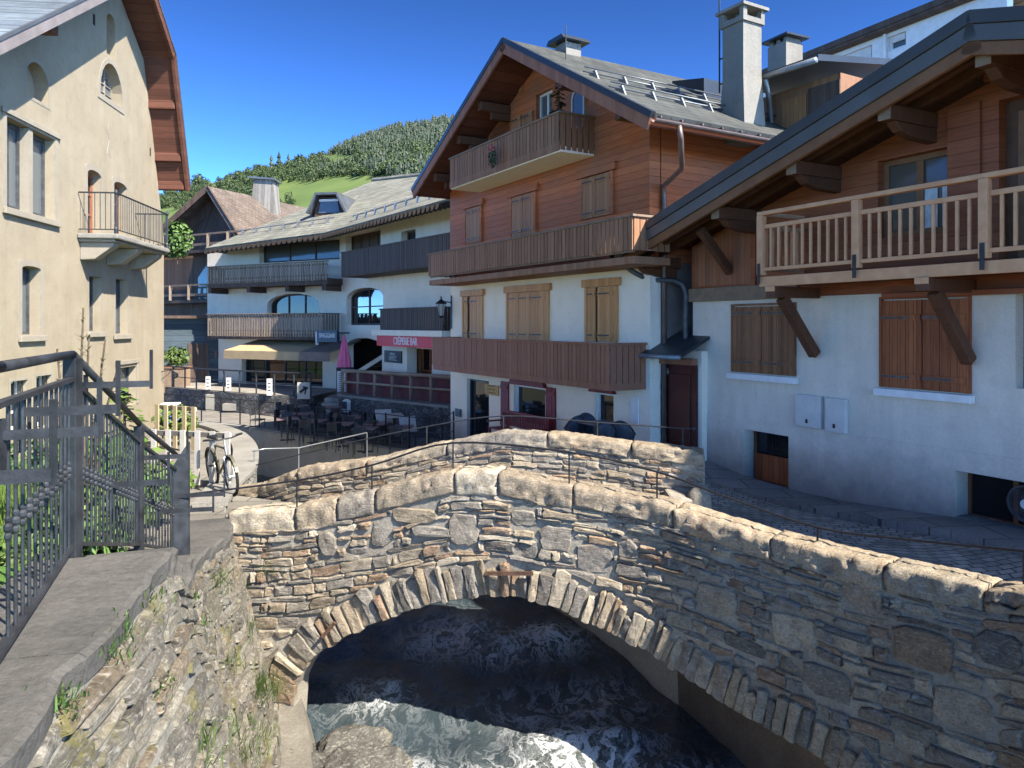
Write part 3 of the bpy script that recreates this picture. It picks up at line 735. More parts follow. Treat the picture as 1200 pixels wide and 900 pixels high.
# ------------------------------------------------------------------ building helpers (local x along facade, y inwards, z up)
def W3(p): return (p[0],p[1])
def rect(x0,x1,z0,z1): return [(x0,z0),(x1,z0),(x1,z1),(x0,z1)]
def arch(x0,x1,z0,z1,rise,n=10):
    """Rectangle with a segmental or elliptical head; z1 is the crown."""
    c=(x0+x1)/2; r=(x1-x0)/2
    return [(x0,z0),(x1,z0)]+[(c+r*math.cos(math.pi*k/n),z1-rise+rise*math.sin(math.pi*k/n)) for k in range(n+1)]
def wall(parent,name,outline,holes,mat,y=0,depth=.18,back=None):
    """A wall face with real openings: reveals run `depth` inwards from each hole."""
    mb=MB(); loops=[outline]+holes
    tri=tessellate_polygon([[Vector((x,z,0)) for x,z in L] for L in loops])
    flat=[p for L in loops for p in L]; base=[mb.vert((x,y,z)) for x,z in flat]
    for t in tri: mb.f.append([base[k] for k in t])
    for L in holes:
        n=len(L)
        for k in range(n):
            (a,b),(c,d)=L[k],L[(k+1)%n]
            mb.poly([(a,y,b),(c,y,d),(c,y+depth,d),(a,y+depth,b)])
    n=len(outline); th=.3
    for k in range(n):
        (a,b),(c,d)=outline[k],outline[(k+1)%n]
        mb.poly([(a,y,b),(c,y,d),(c,y+th,d),(a,y+th,b)])
    me=mb.build(name,mat,parent); return me
def ring(mb,loop,fw,y0,y1):
    xs=[p[0] for p in loop]; zs=[p[1] for p in loop]; cx,cz=(min(xs)+max(xs))/2,(min(zs)+max(zs))/2
    w_,h_=max(xs)-min(xs),max(zs)-min(zs); sx,sz=(w_-2*fw)/w_,(h_-2*fw)/h_
    inn=[(cx+(x-cx)*sx,cz+(z-cz)*sz) for x,z in loop]; n=len(loop)
    for k in range(n):
        a,b=loop[k],loop[(k+1)%n]; c,d=inn[(k+1)%n],inn[k]
        mb.poly([(a[0],y0,a[1]),(b[0],y0,b[1]),(c[0],y0,c[1]),(d[0],y0,d[1])])
        mb.poly([(d[0],y0,d[1]),(c[0],y0,c[1]),(c[0],y1,c[1]),(d[0],y1,d[1])])
        mb.poly([(a[0],y0,a[1]),(b[0],y0,b[1]),(b[0],y1,b[1]),(a[0],y1,a[1])])
    return inn
def window(parent,loop,fm,gm,y=.13,fw=.06,nv=1,nh=0,name='window',bars=.035):
    mb=MB(); inn=ring(mb,loop,fw,y,y+.06)
    xs=[p[0] for p in inn]; zs=[p[1] for p in inn]; x0,x1,z0,z1=min(xs),max(xs),min(zs),max(zs)
    for k in range(nv):
        x=lerp(x0,x1,(k+1)/(nv+1)); mb.box(x-bars,x+bars,y+.004,y+.055,z0-.005,z1-(.002 if len(loop)==4 else .03))
    for k in range(nh):
        z=lerp(z0,z1,(k+1)/(nh+1)); mb.box(x0-.005,x1+.005,y+.01,y+.05,z-bars*.7,z+bars*.7)
    o=mb.build(name,fm,parent)
    g_=MB(); g_.prism([(x,y+.045,z) for x,z in inn],(0,.012,0)); g_.build('pane',gm,o)
    return o
def shutter(parent,x0,x1,z0,z1,mat,y=-.01,th=.045,hinges=True,battens=(.12,.88),hm=None):
    mb=MB(); n=max(2,int(round((x1-x0)/.13))); rr=random.Random(int(x0*100)+int(z0*10))
    for k in range(n):
        a,b=lerp(x0,x1,k/n)+.003,lerp(x0,x1,(k+1)/n)-.003; d=rr.uniform(-.004,.004)
        mb.box(a,b,y-th+d,y,z0+rr.uniform(0,.004),z1-rr.uniform(0,.004))
    for f in battens:
        z=lerp(z0,z1,f); mb.box(x0+.01,x1-.01,y-th-.022,y-th-.0,z-.05,z+.05)
    o=mb.build('shutter',mat,parent,bevel=.004)
    if hinges:
        for f in battens:
            h=MB(); z=lerp(z0,z1,f); h.box(x0+.01,lerp(x0,x1,.72),y-th-.03,y-th-.023,z-.016,z+.016); h.build('hinge',hm or M['black'],o)
    return o
def slats(mb,x0,x1,y0,y1,z0,z1,pitch=.13,gap=.02,th=.025,rr=random.Random(2),pick=0):
    L=math.hypot(x1-x0,y1-y0); n=max(1,int(L/pitch)); dx,dy=(x1-x0)/L,(y1-y0)/L; nx_,ny_=dy,-dx
    for k in range(n):
        a,b=L*k/n+gap/2,L*(k+1)/n-gap/2; o=rr.uniform(-.004,.004)
        P=[(x0+dx*a+nx_*o,y0+dy*a+ny_*o),(x0+dx*b+nx_*o,y0+dy*b+ny_*o),(x0+dx*b+nx_*(th+o),y0+dy*b+ny_*(th+o)),(x0+dx*a+nx_*(th+o),y0+dy*a+ny_*(th+o))]
        za=z0+rr.uniform(-.006,.006); zb=z1
        mb.hexa([(p[0],p[1],za) for p in P]+[(p[0],p[1],zb) for p in P])
def slat_balcony(parent,x0,x1,zf,zr,dep,mslat,mrail,mfloor,y0=0,pitch=.13,gap=.02,left=True,right=True,zs=None,fth=.16,name='balcony'):
    """Balcony with a closed front of upright boards: floor slab > front, side, rail."""
    fl=MB(); fl.box(x0,x1,y0-dep,y0-.003,zf,zf+fth); b=fl.build(name,mfloor,parent,bevel=.01)
    zs=zs if zs is not None else zf+.04
    f=MB(); slats(f,x0,x1,y0-dep-.004,y0-dep-.004,zs,zr,pitch,gap); f.build('balustrade',mslat,b)
    if right:
        f=MB(); slats(f,x1+.004,x1+.004,y0-dep,y0-.01,zs,zr,pitch,gap,-.025); f.build('side_balustrade',mslat,b)
    if left:
        f=MB(); slats(f,x0-.004,x0-.004,y0-.01,y0-dep,zs,zr,pitch,gap,-.025); f.build('side_balustrade',mslat,b)
    r_=MB(); r_.box(x0-.05,x1+.05,y0-dep-.06,y0-dep+.05,zr,zr+.05)
    if right: r_.box(x1-.05,x1+.05,y0-dep+.052,y0-.005,zr,zr+.05)
    if left: r_.box(x0-.05,x0+.05,y0-dep+.052,y0-.005,zr,zr+.05)
    r_.build('rail',mrail,b,bevel=.008)
    i=MB(); i.box(x0+.02,x1-.02,y0-dep+.024,y0-dep+.06,zr-.16,zr-.06); i.box(x0+.02,x1-.02,y0-dep+.024,y0-dep+.06,zf+fth+.08,zf+fth+.18); i.build('rail_batten',mrail,b)
    return b
def roof_slab(parent,name,a,b,y0,y1,t0,t1,mat,bevel=0):
    """A roof plane whose section runs from a=(x,z) to b=(x,z), between depths y0,y1, from t0 to t1 below the surface line."""
    d=Vector((b[0]-a[0],b[1]-a[1])).normalized(); n=Vector((d.y,-d.x)); n=n if n.y<0 else -n
    P=[Vector(a)+n*t0,Vector(b)+n*t0,Vector(b)+n*t1,Vector(a)+n*t1]
    mb=MB(); mb.prism([(p.x,y0,p.y) for p in P],(0,y1-y0,0)); return mb.build(name,mat,parent,bevel=bevel)
# timber and wall materials
M['chalet']=m_planks('chalet_boards',(.34,.086,.024),(.60,.172,.05),'Z',.17,.045,.65,.5,(.20,.135,.09))
M['chalet_v']=m_planks('chalet_upright_boards',(.28,.125,.05),(.44,.21,.09),'X',.12,.05,.6,.5)
M['slat']=m_planks('brown_slats',(.19,.09,.045),(.33,.17,.09),'X',.13,.0,.7,.2)
M['slat_red']=m_planks('red_brown_slats',(.215,.085,.046),(.33,.14,.078),'X',.13,.0,.65,.2)
M['slat_dark']=m_planks('dark_slats',(.06,.038,.028),(.115,.078,.058),'X',.13,.0,.7,.2)
M['slat_grey']=m_planks('grey_slats',(.17,.125,.09),(.36,.285,.215),'X',.1,.0,.8,.2)
M['rail']=m_planks('weathered_rail',(.18,.125,.085),(.30,.215,.15),'Y',.5,.0,.75,.2)
M['honey']=m_planks('honey_shutter',(.45,.195,.055),(.64,.32,.115),'X',.13,.04,.55,.4)
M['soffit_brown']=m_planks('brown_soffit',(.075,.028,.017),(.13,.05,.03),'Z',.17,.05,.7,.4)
M['rwood_v']=m_planks('dark_red_upright_boards',(.22,.065,.026),(.40,.135,.055),'X',.11,.05,.6,.5,(.22,.14,.09))
M['greybeam']=m_planks('weathered_beam',(.20,.135,.085),(.32,.23,.15),'Y',.6,.0,.8,.3)
M['sidegrey']=m_plaster('dark_grey_render',(.20,.17,.15),(.14,.12,.105),.4,.3)  # dark grey-brown render, the side wall's own colour
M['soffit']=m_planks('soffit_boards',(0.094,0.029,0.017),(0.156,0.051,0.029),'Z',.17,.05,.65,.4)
M['rwood']=m_planks('dark_red_boards',(.21,.055,.021),(.365,.108,.040),'Z',.2,.035,.55,.4)
M['rbeam']=m_planks('dark_red_beam',(.085,.034,.017),(.17,.072,.033),'Y',.6,.0,.6,.2)
M['rfascia']=m_planks('rafter_wood',(.17,.075,.032),(.27,.125,.055),'Y',.6,.0,.6,.2)
M['rshut']=m_planks('rust_shutter',(.20,.052,.017),(.38,.118,.038),'X',.135,.05,.55,.5)
M['rshut2']=m_planks('grey_brown_shutter',(.16,.07,.032),(.29,.135,.062),'X',.12,.05,.65,.5)
M['newwood']=m_planks('new_larch',(.55,.28,.14),(.71,.41,.215),'Y',.6,.0,.6,.15)
M['bwhite']=m_plaster('cream_render',(.90,.79,.63),(.80,.70,.56),.15,.08,(.34,.32,.30),.5)
M['bluewhite']=m_plaster('blue_white_render',(.78,.685,.565),(.58,.51,.42),.4,.08,(.22,.205,.18),1.15)
M['lwall']=m_plaster('old_beige_render',(.315,.27,.195),(.215,.175,.118),.25,.16,(.225,.185,.12),.5)
M['ltrim']=m_plaster('pale_trim',(0.289,0.255,0.202),(0.229,0.202,0.158),.4,.2)
M['hwhite']=m_plaster('grey_white_render',(.88,.78,.63),(.74,.655,.53),.2,.1)
M['roofc']=m_slate('grey_green_shingles',(0.075,0.078,0.070),(0.057,0.060,0.054),(0.029,0.030,0.029),'y',.35,.16,1.)
M['roofh']=m_slate('grey_shingles',(.225,.22,.18),(.165,.165,.135),(.085,.083,.07),'x',.4,.17,1.)
M['roofb']=m_slate('brown_shingles',(0.168,0.130,0.101),(0.122,0.094,0.076),(0.063,0.049,0.040),'y',.3,.14,1.)
M['roofl']=m_slate('blue_slates',(.16,.19,.215),(.095,.115,.135),(.04,.045,.05),'x',.4,.3,1.)
M['sheet']=m_plain('dark_sheet_metal',(.040,.047,.055),.38,.35,.15,2,.03)
M['sheet2']=m_plain('grey_sheet_metal',(.13,.14,.15),.4,.5,.2,2,.03)
M['chim']=m_plaster('chimney_render',(0.223,0.208,0.180),(0.155,0.146,0.127),.5,.5)
M['red']=m_plain('dark_red_paint',(.20,.018,.022),.5,0,.2)
M['redsign']=m_plain('red_fascia',(.62,.004,.010),.5,0,.06)
M['doordark']=m_plain('dark_red_door',(.075,.016,.014),.45,0,.25,3)
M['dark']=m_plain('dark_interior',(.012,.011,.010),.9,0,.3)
# ================================================================== central chalet
CHF=Fr(.591,12.7,528)
ch=root('chalet_house',CHF.o,CHF.rz,'tall central chalet, white below and brown boards above, with three slatted balconies','house')
LC=CHF.x(762)
xa,za=CHF.at(590,45,-1.2); xl,zl=CHF.at(483,222,-1.2); xr,zr=CHF.at(765,132,-1.2)
zroof=lambda x: lerp(zl,za,(x-xl)/(xa-xl)) if x<xa else lerp(za,zr,(x-xa)/(xr-xa))
def cat(px,py,y=0): return CHF.at(px,py,y)
def crect(p0,p1,y0,y1):   # pixel box on the facade plane -> local rectangle
    x0=CHF.x(p0); x1=CHF.x(p1); xm=(p0+p1)/2
    return x0,x1,cat(xm,y1)[1],cat(xm,y0)[1]
door=crect(547,573,445,508); win=crect(602,639,453,499); wsm=crect(697,719,461,501)
ap1=crect(577,598,127,166); ap2=crect(629,648,107,152)
wall(ch,'ground_wall',rect(0,LC,-.5,5.25),[rect(door[0],door[1],-.2,door[3]),rect(*win),rect(*wsm)],M['bwhite'],depth=.25)
wall(ch,'gable_wall',[(0,5.25),(LC,5.25),(LC,zroof(LC)-.26),(xa,za-.3),(0,zroof(0)-.26)],[rect(*ap1),rect(*ap2)],M['chalet'],y=-.02,depth=.2)
DEP=7.2
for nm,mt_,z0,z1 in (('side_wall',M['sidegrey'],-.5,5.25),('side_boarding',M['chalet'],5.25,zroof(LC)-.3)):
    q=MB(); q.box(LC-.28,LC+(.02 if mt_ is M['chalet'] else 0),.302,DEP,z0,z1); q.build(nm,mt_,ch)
q=MB(); q.box(0.,.28,.302,DEP,-.5,zroof(0)-.3); q.build('side_wall',M['bwhite'],ch)
q=MB(); q.prism([(0,DEP,-.5),(LC,DEP,-.5),(LC,DEP,zroof(LC)-.3),(xa,DEP,za-.3),(0,DEP,zroof(0)-.3)],(0,.3,0)); q.build('rear_wall',M['bwhite'],ch)
for a,b,ss in (((xl,zl),(xa,za),-1),((xa,za),(xr,zr),1)):
    roof_slab(ch,'roof',a,b,-1.2,DEP+.9,0,.07,M['roofc'])
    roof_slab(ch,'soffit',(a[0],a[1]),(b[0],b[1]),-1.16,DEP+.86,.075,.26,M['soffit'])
    roof_slab(ch,'bargeboard',a,b,-1.225,-1.165,.07,.34,M['slat_red'])
    roof_slab(ch,'verge_flashing',a,b,-1.245,-1.13,-.03,.1,M['sheet'])
for px,py in ((540,168),(512,205),(565,112)):   # purlin ends under the left slope
    x,z=cat(px,py,-.9); zt=zroof(x)-.3; q=MB(); q.box(x-.1,x+.1,-1.0,0.1,zt-.26,zt-.01); q.box(x-.08,x+.08,-.62,0.1,zt-.46,zt-.262); q.build('purlin',M['rbeam'],ch,bevel=.02)
for px,py in ((728,122),(660,86)):
    x,z=cat(px,py,-.9); zt=zroof(x)-.3; q=MB(); q.box(x-.1,x+.1,-1.0,0.1,zt-.26,zt-.01); q.build('purlin',M['rbeam'],ch,bevel=.02)
# gutter on the right eave
q=MB(); gx,gz=xr+.03,zr-.12
prof=[(gx+.07*math.cos(a),gz+.07*math.sin(a)) for a in [math.pi*k/8 for k in range(8,17)]]
for (a,b),(c,d) in zip(prof[:-1],prof[1:]): q.poly([(a,-1.2,b),(c,-1.2,d),(c,DEP+.8,d),(a,DEP+.8,b)])
q.build('gutter',M['copper'],ch,smooth=True)
q=MB(); q.tube([(gx,-.55,gz-.05),(gx,-.5,gz-.3),(gx-.5,.0,gz-.75),(LC+.09,.3,gz-.95),(LC+.09,.32,gz-1.2),(LC+.09,.32,.9)],.055,8); q.build('downpipe',M['copper'],ch,smooth=True)
for k in range(14): q=MB(); q.box(gx-.02,gx+.09,-1.1+k*.55,-1.07+k*.55,gz+.01,gz+.05); q.build('gutter_bracket',M['copper'],ch)
# snow guards on the right slope
nx_=Vector((zr-za,-(xr-xa))).normalized(); nx_=nx_ if nx_.y>0 else -nx_
for f,y0,n in ((.50,-.55,6),(.72,-.8,8)):
    bx,bz=lerp(xa,xr,f),lerp(za,zr,f)
    for k in range(n):
        y=y0+k*.85; q=MB(); h=.24
        h=.15; q.prism([(bx-.12,y,bz+.04),(bx+.32,y,bz-.22),(bx+.1+nx_.x*h,y,bz-.06+nx_.y*h)],(0,.04,0)); q.build('snow_guard',M['zinc'],ch)
    for hh in (.07,.17):
        q=MB(); q.tube([(bx+.1+nx_.x*hh,y0-.3,bz-.06+nx_.y*hh),(bx+.1+nx_.x*hh,y0+n*.85,bz-.06+nx_.y*hh)],.018,6); q.build('snow_pole',M['sheet2'],ch,smooth=True)
# ridge chimney with broad cap, antenna rod
q=MB(); q.box(xa-.24,xa+.24,.6,1.1,za-.3,za+.2); o=q.build('chimney',M['chim'],ch)
q=MB(); q.prism([(xa-.42,.4,za+.22),(xa+.42,.4,za+.22),(xa+.32,.4,za+.34),(xa-.32,.4,za+.34)],(0,.9,0)); q.build('cowl',M['sheet'],o)
q=MB()
for sx in (-.2,.2):
    for y in (.65,1.05): q.box(xa+sx-.03,xa+sx+.03,y-.03,y+.03,za+.2,za+.225)
q.build('cowl_leg',M['sheet2'],o)
ax,ay=CHF.loc(uu(663)*19,19); q=MB(); q.tube([(ax,ay,zroof(ax)-.05),(ax,ay,zroof(ax)+.85)],.015,6); q.build('aerial_rod',M['iron'],ch)
# tall rendered chimney with aerial
cx_,cy_=CHF.loc(uu(870)*17.5,17.5); q=MB(); zb=zroof(cx_)-.6; zt=zz(26,17.5)
q.hexa([(cx_-.42,cy_-.36,zb),(cx_+.4,cy_-.36,zb),(cx_+.4,cy_+.36,zb),(cx_-.42,cy_+.36,zb),(cx_-.33,cy_-.3,zt-1.3),(cx_+.3,cy_-.3,zt-1.3),(cx_+.3,cy_+.3,zt-1.3),(cx_-.33,cy_+.3,zt-1.3)])
q.box(cx_-.33,cx_+.3,cy_-.3,cy_+.3,zt-1.3,zt-.12); q.box(cx_-.38,cx_+.35,cy_-.35,cy_+.35,zt-.118,zt)
o=q.build('chimney',M['chim'],ch)
q=MB(); q.box(cx_-.45,cx_+.42,cy_-.42,cy_+.42,zt+.2,zt+.27); q.build('chimney_cap',M['concrete'],o)
q=MB()
for sx in (-.32,.29):
    for sy in (-.29,.29): q=MB(); q.box(cx_+sx-.06,cx_+sx+.06,cy_+sy-.06,cy_+sy+.06,zt+.002,zt+.198); q.build('chimney_pier',M['chim'],o)
q=MB(); q.box(cx_-.12,cx_+.1,cy_-.1,cy_+.1,zt+.002,zt+.19); q.build('flue',M['chim'],o)
ae=root('television_aerial',CHF.world(cx_-.62,cy_-.1,zt-1.0),CHF.rz,'thin dark television aerial pole bracketed to the tall rendered chimney','aerial')
q=MB(); q.tube([(0,0,-.5),(0,0,3.0)],.02,6); q.tube([(0,0,-.3),(.32,0,-.3)],.018,6); q.tube([(0,0,.3),(.32,0,.3)],.018,6); q.build('mast',M['iron'],ae)
q=MB(); q.tube([(-.5,0,2.5),(.5,0,2.5)],.012,5)
for k in range(7): q.tube([(-.45+k*.15,-.25,2.5),(-.45+k*.15,.25,2.5)],.008,4)
q.build('crossbar',M['iron'],ae)
# small dark shed roof behind the ridge line
for (px0,px1,py0,py1,d) in ((800,852,88,108,20.5),):
    a=CHF.loc(*W(px0,py0,d)[:2]); zb_=zz(py1+6,d); zt_=zz(py0+6,d); q=MB()
    x0,x1=a[0]-.2,a[0]+1.0; y0,y1=a[1]-.2,a[1]+1.4
    q.hexa([(x0,y0,zb_-.5),(x1,y0,zb_-.9),(x1,y1,zb_-.9),(x0,y1,zb_-.5),(x0,y0,zt_),(x1,y0,zt_-.25),(x1,y1,zt_-.25),(x0,y1,zt_)]); q.build('roof_hatch',M['sheet'],ch)
# balconies
xb0=CHF.x(503,-1.0); xb1=CHF.x(752,-1.0)
slat_balcony(ch,xb0,xb1-.25,5.14,6.1,1.0,M['slat'],M['rail'],M['slat'],pitch=.15,gap=.025,zs=5.42)
xc0=CHF.x(507,-1.0); xc1=CHF.x(715,-1.0)
slat_balcony(ch,xc0,xc1,2.47,3.45,1.0,M['slat_red'],M['slat_red'],M['slat_red'],pitch=.15,gap=.02,zs=2.62,y0=0)
xd0=CHF.x(529,-1.0); xd1=CHF.x(657,-1.0)
slat_balcony(ch,xd0,xd1,7.95,8.85,1.0,M['slat'],M['rail'],M['bwhite'],y0=-.02,pitch=.16,gap=.03,zs=8.0,fth=.14)
q=MB(); q.box(xd0-.02,xd1+.02,-1.055,-1.028,7.98,8.16); q.build('balcony_edge',M['slat'],ch)
# middle-storey shutters in honey wood, each in its frame
def framed_shutter(px0,px1,py0,py1,split=(.5,),mat='honey',y=0,frame='honey',lint=True,miss=None):
    x0,x1,z0,z1=crect(px0,px1,py0,py1); fr=MB()
    fr.box(x0-.1,x0-.0,y-.07,y+.0,z0,z1); fr.box(x1,x1+.1,y-.07,y,z0,z1)
    if lint: fr.box(x0-.2,x1+.2,y-.09,y,z1+.003,z1+.19)
    fr.build('shutter_frame',M[frame],ch,bevel=.008)
    xs=[x0]+[lerp(x0,x1,s) for s in split]+[x1]
    for k,(a,b) in enumerate(zip(xs[:-1],xs[1:])):
        if miss==k:
            q=MB(); q.box(a+.005,b-.005,y-.018,y-.004,z0,z1); q.build('gap_shade_panel',M['dark'],ch); continue  # flat black panel paints the darkness between the leaves
        shutter(ch,a+.006,b-.006,z0+.01,z1-.01,M[mat],y=y-.004)
framed_shutter(545,565,347,397,(.22,.34),miss=1)
framed_shutter(597,642,342,399,(.3,.6))
framed_shutter(690,722,336,401,(.3,.38),miss=1)
for q_ in ((548,565,243,285),(602,628,228,276),(685,718,205,255)):
    framed_shutter(*q_,(.5,),'chalet_v',-.02,'chalet',True)
for q_ in ((601,613,137,158),(614,626,132,154)):
    x0,x1,z0,z1=crect(*q_); shutter(ch,x0,x1,z0-.3,z1,M['chalet_v'],y=-.024)
x0,x1,z0,z1=crect(610,614,68,108); q=MB(); q.box(x0,x1,-.05,-.022,z0,z1); q.build('gable_post',M['chalet_v'],ch)
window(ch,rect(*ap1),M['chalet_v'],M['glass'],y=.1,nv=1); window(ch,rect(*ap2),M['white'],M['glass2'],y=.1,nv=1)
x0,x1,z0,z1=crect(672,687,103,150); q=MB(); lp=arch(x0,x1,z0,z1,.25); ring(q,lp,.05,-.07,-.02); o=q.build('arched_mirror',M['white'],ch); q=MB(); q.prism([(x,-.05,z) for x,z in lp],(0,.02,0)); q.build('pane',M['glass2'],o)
# ground floor openings
window(ch,rect(door[0],door[1],-.2,door[3]),M['iron'],M['glass'],y=.12,nv=0,fw=.07,name='door')
window(ch,rect(*win),M['white'],M['glass'],y=.1,nv=0,fw=.05); window(ch,rect(*wsm),M['white'],M['glass'],y=.1,nv=0,fw=.05)
for (p0,p1,y0,y1) in ((588,597,447,503),(641,652,454,515)):
    x0,x1,z0,z1=crect(p0,p1,y0,y1); shutter(ch,x0,x1,z0,z1,M['red'],y=-.004,hinges=False)
for b in (win,wsm):
    q=MB(); q.prism([(b[0]-.12,-.12,b[3]+.02),(b[1]+.12,-.12,b[3]+.02),(b[1]+.0,-.12,b[3]+.17),((b[0]+b[1])/2,-.12,b[3]+.24),(b[0],-.12,b[3]+.17)],(0,.118,0)); q.build('lintel',M['red'],ch)
x0,x1,z0,z1=crect(740,749,466,497); q=MB(); q.box(x0,x1,-.03,-.004,z0,z1); q.build('meter_hatch',M['white'],ch,bevel=.006)
x0,x1,z0,z1=crect(535,541,479,488); q=MB(); q.box(x0,x1,-.06,-.004,z0,z1); q.build('intercom',M['irongrey'],ch,bevel=.01)
# black lantern beside the corner
la=root('wall_lantern',CHF.world(.12,-.02,4.3),CHF.rz,'black iron wall lantern on the left corner of the central chalet','lantern')
q=MB(); q.box(-.02,.02,-.03,-.001,-.55,.55); q.tube([(0,-.03,.32),(0,-.35,.36)],.018,6); q.build('bracket',M['black'],la)
q=MB(); q.lathe((0,-.38,0),[(.02,.52),(.03,.42),(.19,.3),(.2,.27),(.14,.27)],8); q.lathe((0,-.38,0),[(.1,-.14),(.11,-.12),(.02,-.2)],8)
for k in range(6):
    a=2*math.pi*k/6; q.tube([(.15*math.cos(a),-.38+.15*math.sin(a),.27),(.1*math.cos(a),-.38+.1*math.sin(a),-.13)],.01,4)
q.build('cage',M['black'],la)
q=MB(); q.lathe((0,-.38,0),[(.0,-.12),(.085,-.12),(.13,.25),(0,.25)],8); q.build('lamp_glass',m_glass('lantern_glass',(.35,.36,.34),.2),la)
# yellow notice by the door
x0,x1,z0,z1=crect(569,585,451,463); sgn=root('notice_board',CHF.world((x0+x1)/2,0,(z0+z1)/2),CHF.rz,'small yellow notice on the white wall right of the glass door','sign')
q=MB(); q.box(-(x1-x0)/2,(x1-x0)/2,-.03,-.002,-(z1-z0)/2,(z1-z0)/2); q.build('panel',m_plain('yellow_panel',(.50,.30,.08),.6,0,.15),sgn)
q=MB()
for k,zf in enumerate((.12,.02,-.08)):
    xx=-.24
    while xx<.22:
        l=random.uniform(.03,.1); q.box(xx,min(xx+l,.25),-.034,-.031,zf-.018,zf+.018); xx+=l+.02
q.build('printed_lines',m_plain('brown_ink',(.2,.09,.02),.6),sgn)
# balcony greenery
M['leaf']=m_leaf('leaves',(.035,.075,.015),(.10,.17,.04)); M['leafdark']=m_leaf('dark_leaves',(.012,.035,.014),(.04,.08,.03))
M['leafbright']=m_leaf('bright_leaves',(.045,.078,.014),(.115,.165,.036)); M['bark']=m_plain('bark',(.10,.07,.045),.9,0,.4,9,.4)
M['terracotta']=m_plain('terracotta',(.36,.14,.07),.8,0,.2)
def leafblob(mb,c,rad,n,size,rr,flat=.6):
    c=Vector(c); rad=Vector(rad) if not isinstance(rad,(int,float)) else Vector((rad,)*3)
    for _ in range(n):
        d=Vector((rr.gauss(0,1),rr.gauss(0,1),rr.gauss(0,1))).normalized()*rr.uniform(.25,1)**.5
        p=c+Vector((d.x*rad.x,d.y*rad.y,d.z*rad.z)); k=rr.uniform(0,1); mb.col=(k,k,k)
        n_=(d+Vector((rr.uniform(-1,1),rr.uniform(-1,1),rr.uniform(-.3,1)))*.9).normalized()
        a=n_.orthogonal().normalized(); a.rotate(Matrix.Rotation(rr.uniform(0,6.28),3,n_)); b=n_.cross(a)
        s=size*rr.uniform(.6,1.4)
        mb.poly([p-a*s*.5,p-b*s*.32+a*s*.05,p+a*s*.6+n_*s*.1,p+b*s*.32+a*s*.05])
def bush(name,loc,rad,n,size,mat,label,cat='plant',group=None,pot=None,seed=1,stem=.1):
    r_=root(name,loc,0,label,cat,group); rr=random.Random(seed); q=MB()
    z0=0
    if pot:
        p=MB(); p.lathe((0,0,0),[(.0,0),(pot*.7,0),(pot,pot*1.5),(pot*1.08,pot*1.5),(pot*.9,pot*1.4),(0,pot*1.4)],12); p.build('pot',M['terracotta'],r_,smooth=False); z0=pot*1.4
    st_=MB(); st_.tube([(0,0,z0-.05),(.01,.01,z0+stem),(0,.02,z0+stem+rad[2]*1.2)],[.02,.018,.006],6)
    for k in range(5):
        a=rr.uniform(0,6.28); st_.tube([(0,.01,z0+stem),(rad[0]*.6*math.cos(a),rad[1]*.6*math.sin(a),z0+stem+rad[2]*rr.uniform(.5,1.5))],[.012,.004],4)
    st_.build('stem',M['bark'],r_)
    leafblob(q,(0,0,z0+stem+rad[2]),rad,n,size,rr); q.build('foliage',mat,r_,col=True)
    return r_
def conifer(name,loc,h,r0,label,mat,cat='tree',group=None,n=9,seed=1,pot=None,dens=16,ls=.12):
    r_=root(name,loc,0,label,cat,group); rr=random.Random(seed); q=MB(); t=MB()
    t.tube([(0,0,0),(0,0,h*.5),(0,0,h*.98)],[h*.022,h*.014,h*.004],6); t.build('trunk',M['bark'],r_)
    for k in range(n):
        f=(k+.5)/n; z=h*(.1+.88*f); rad=r0*(1-f)**.8+.03
        for j in range(dens):
            a=rr.uniform(0,6.28); l=rad*rr.uniform(.6,1.1); p0=Vector((0,0,z+rr.uniform(-.05,.05)*h)); p1=p0+Vector((l*math.cos(a),l*math.sin(a),-l*.25))
            m_=int(max(2,l/ls*1.4))
            for i in range(m_):
                p=p0.lerp(p1,(i+.6)/m_); c=rr.uniform(0,1); q.col=(c,c,c); s=ls*rr.uniform(.6,1.3)
                d=(p1-p0).normalized(); sd=Vector((-d.y,d.x,rr.uniform(-.4,.4))).normalized()
                q.poly([p-d*s*.4,p-sd*s*.5+d*s*.1,p+d*s*.8,p+sd*s*.5+d*s*.1])
    q.build('foliage',mat,r_,col=True); return r_
p=CHF.world(CHF.x(653,-.6),-.55,8.1); conifer('potted_fir',p,1.95,.42,'small dark fir tree standing on the top balcony of the central chalet',M['leafdark'],'tree',seed=4,ls=.09)
p=CHF.world(CHF.x(548,-.6),-.6,8.3); bush('balcony_plant',p,(.3,.25,.3),240,.1,M['leafdark'],'dark bushy plant at the left end of the top balcony of the central chalet',seed=6,stem=.15)
p=CHF.world(CHF.x(581,-1.1),-1.12,8.45); fl=root('hanging_basket',p,CHF.rz,'green hanging plant with pink blooms on the front of the top balcony','plant'); rr=random.Random(3)
q=MB(); leafblob(q,(0,-.08,-.1),(.16,.1,.28),160,.07,rr); q.build('foliage',M['leafdark'],fl,col=True)
q=MB(); leafblob(q,(0,-.12,.14),(.1,.06,.08),26,.07,rr); q.build('blooms',m_plain('pink_petals',(.55,.12,.14),.6),fl)
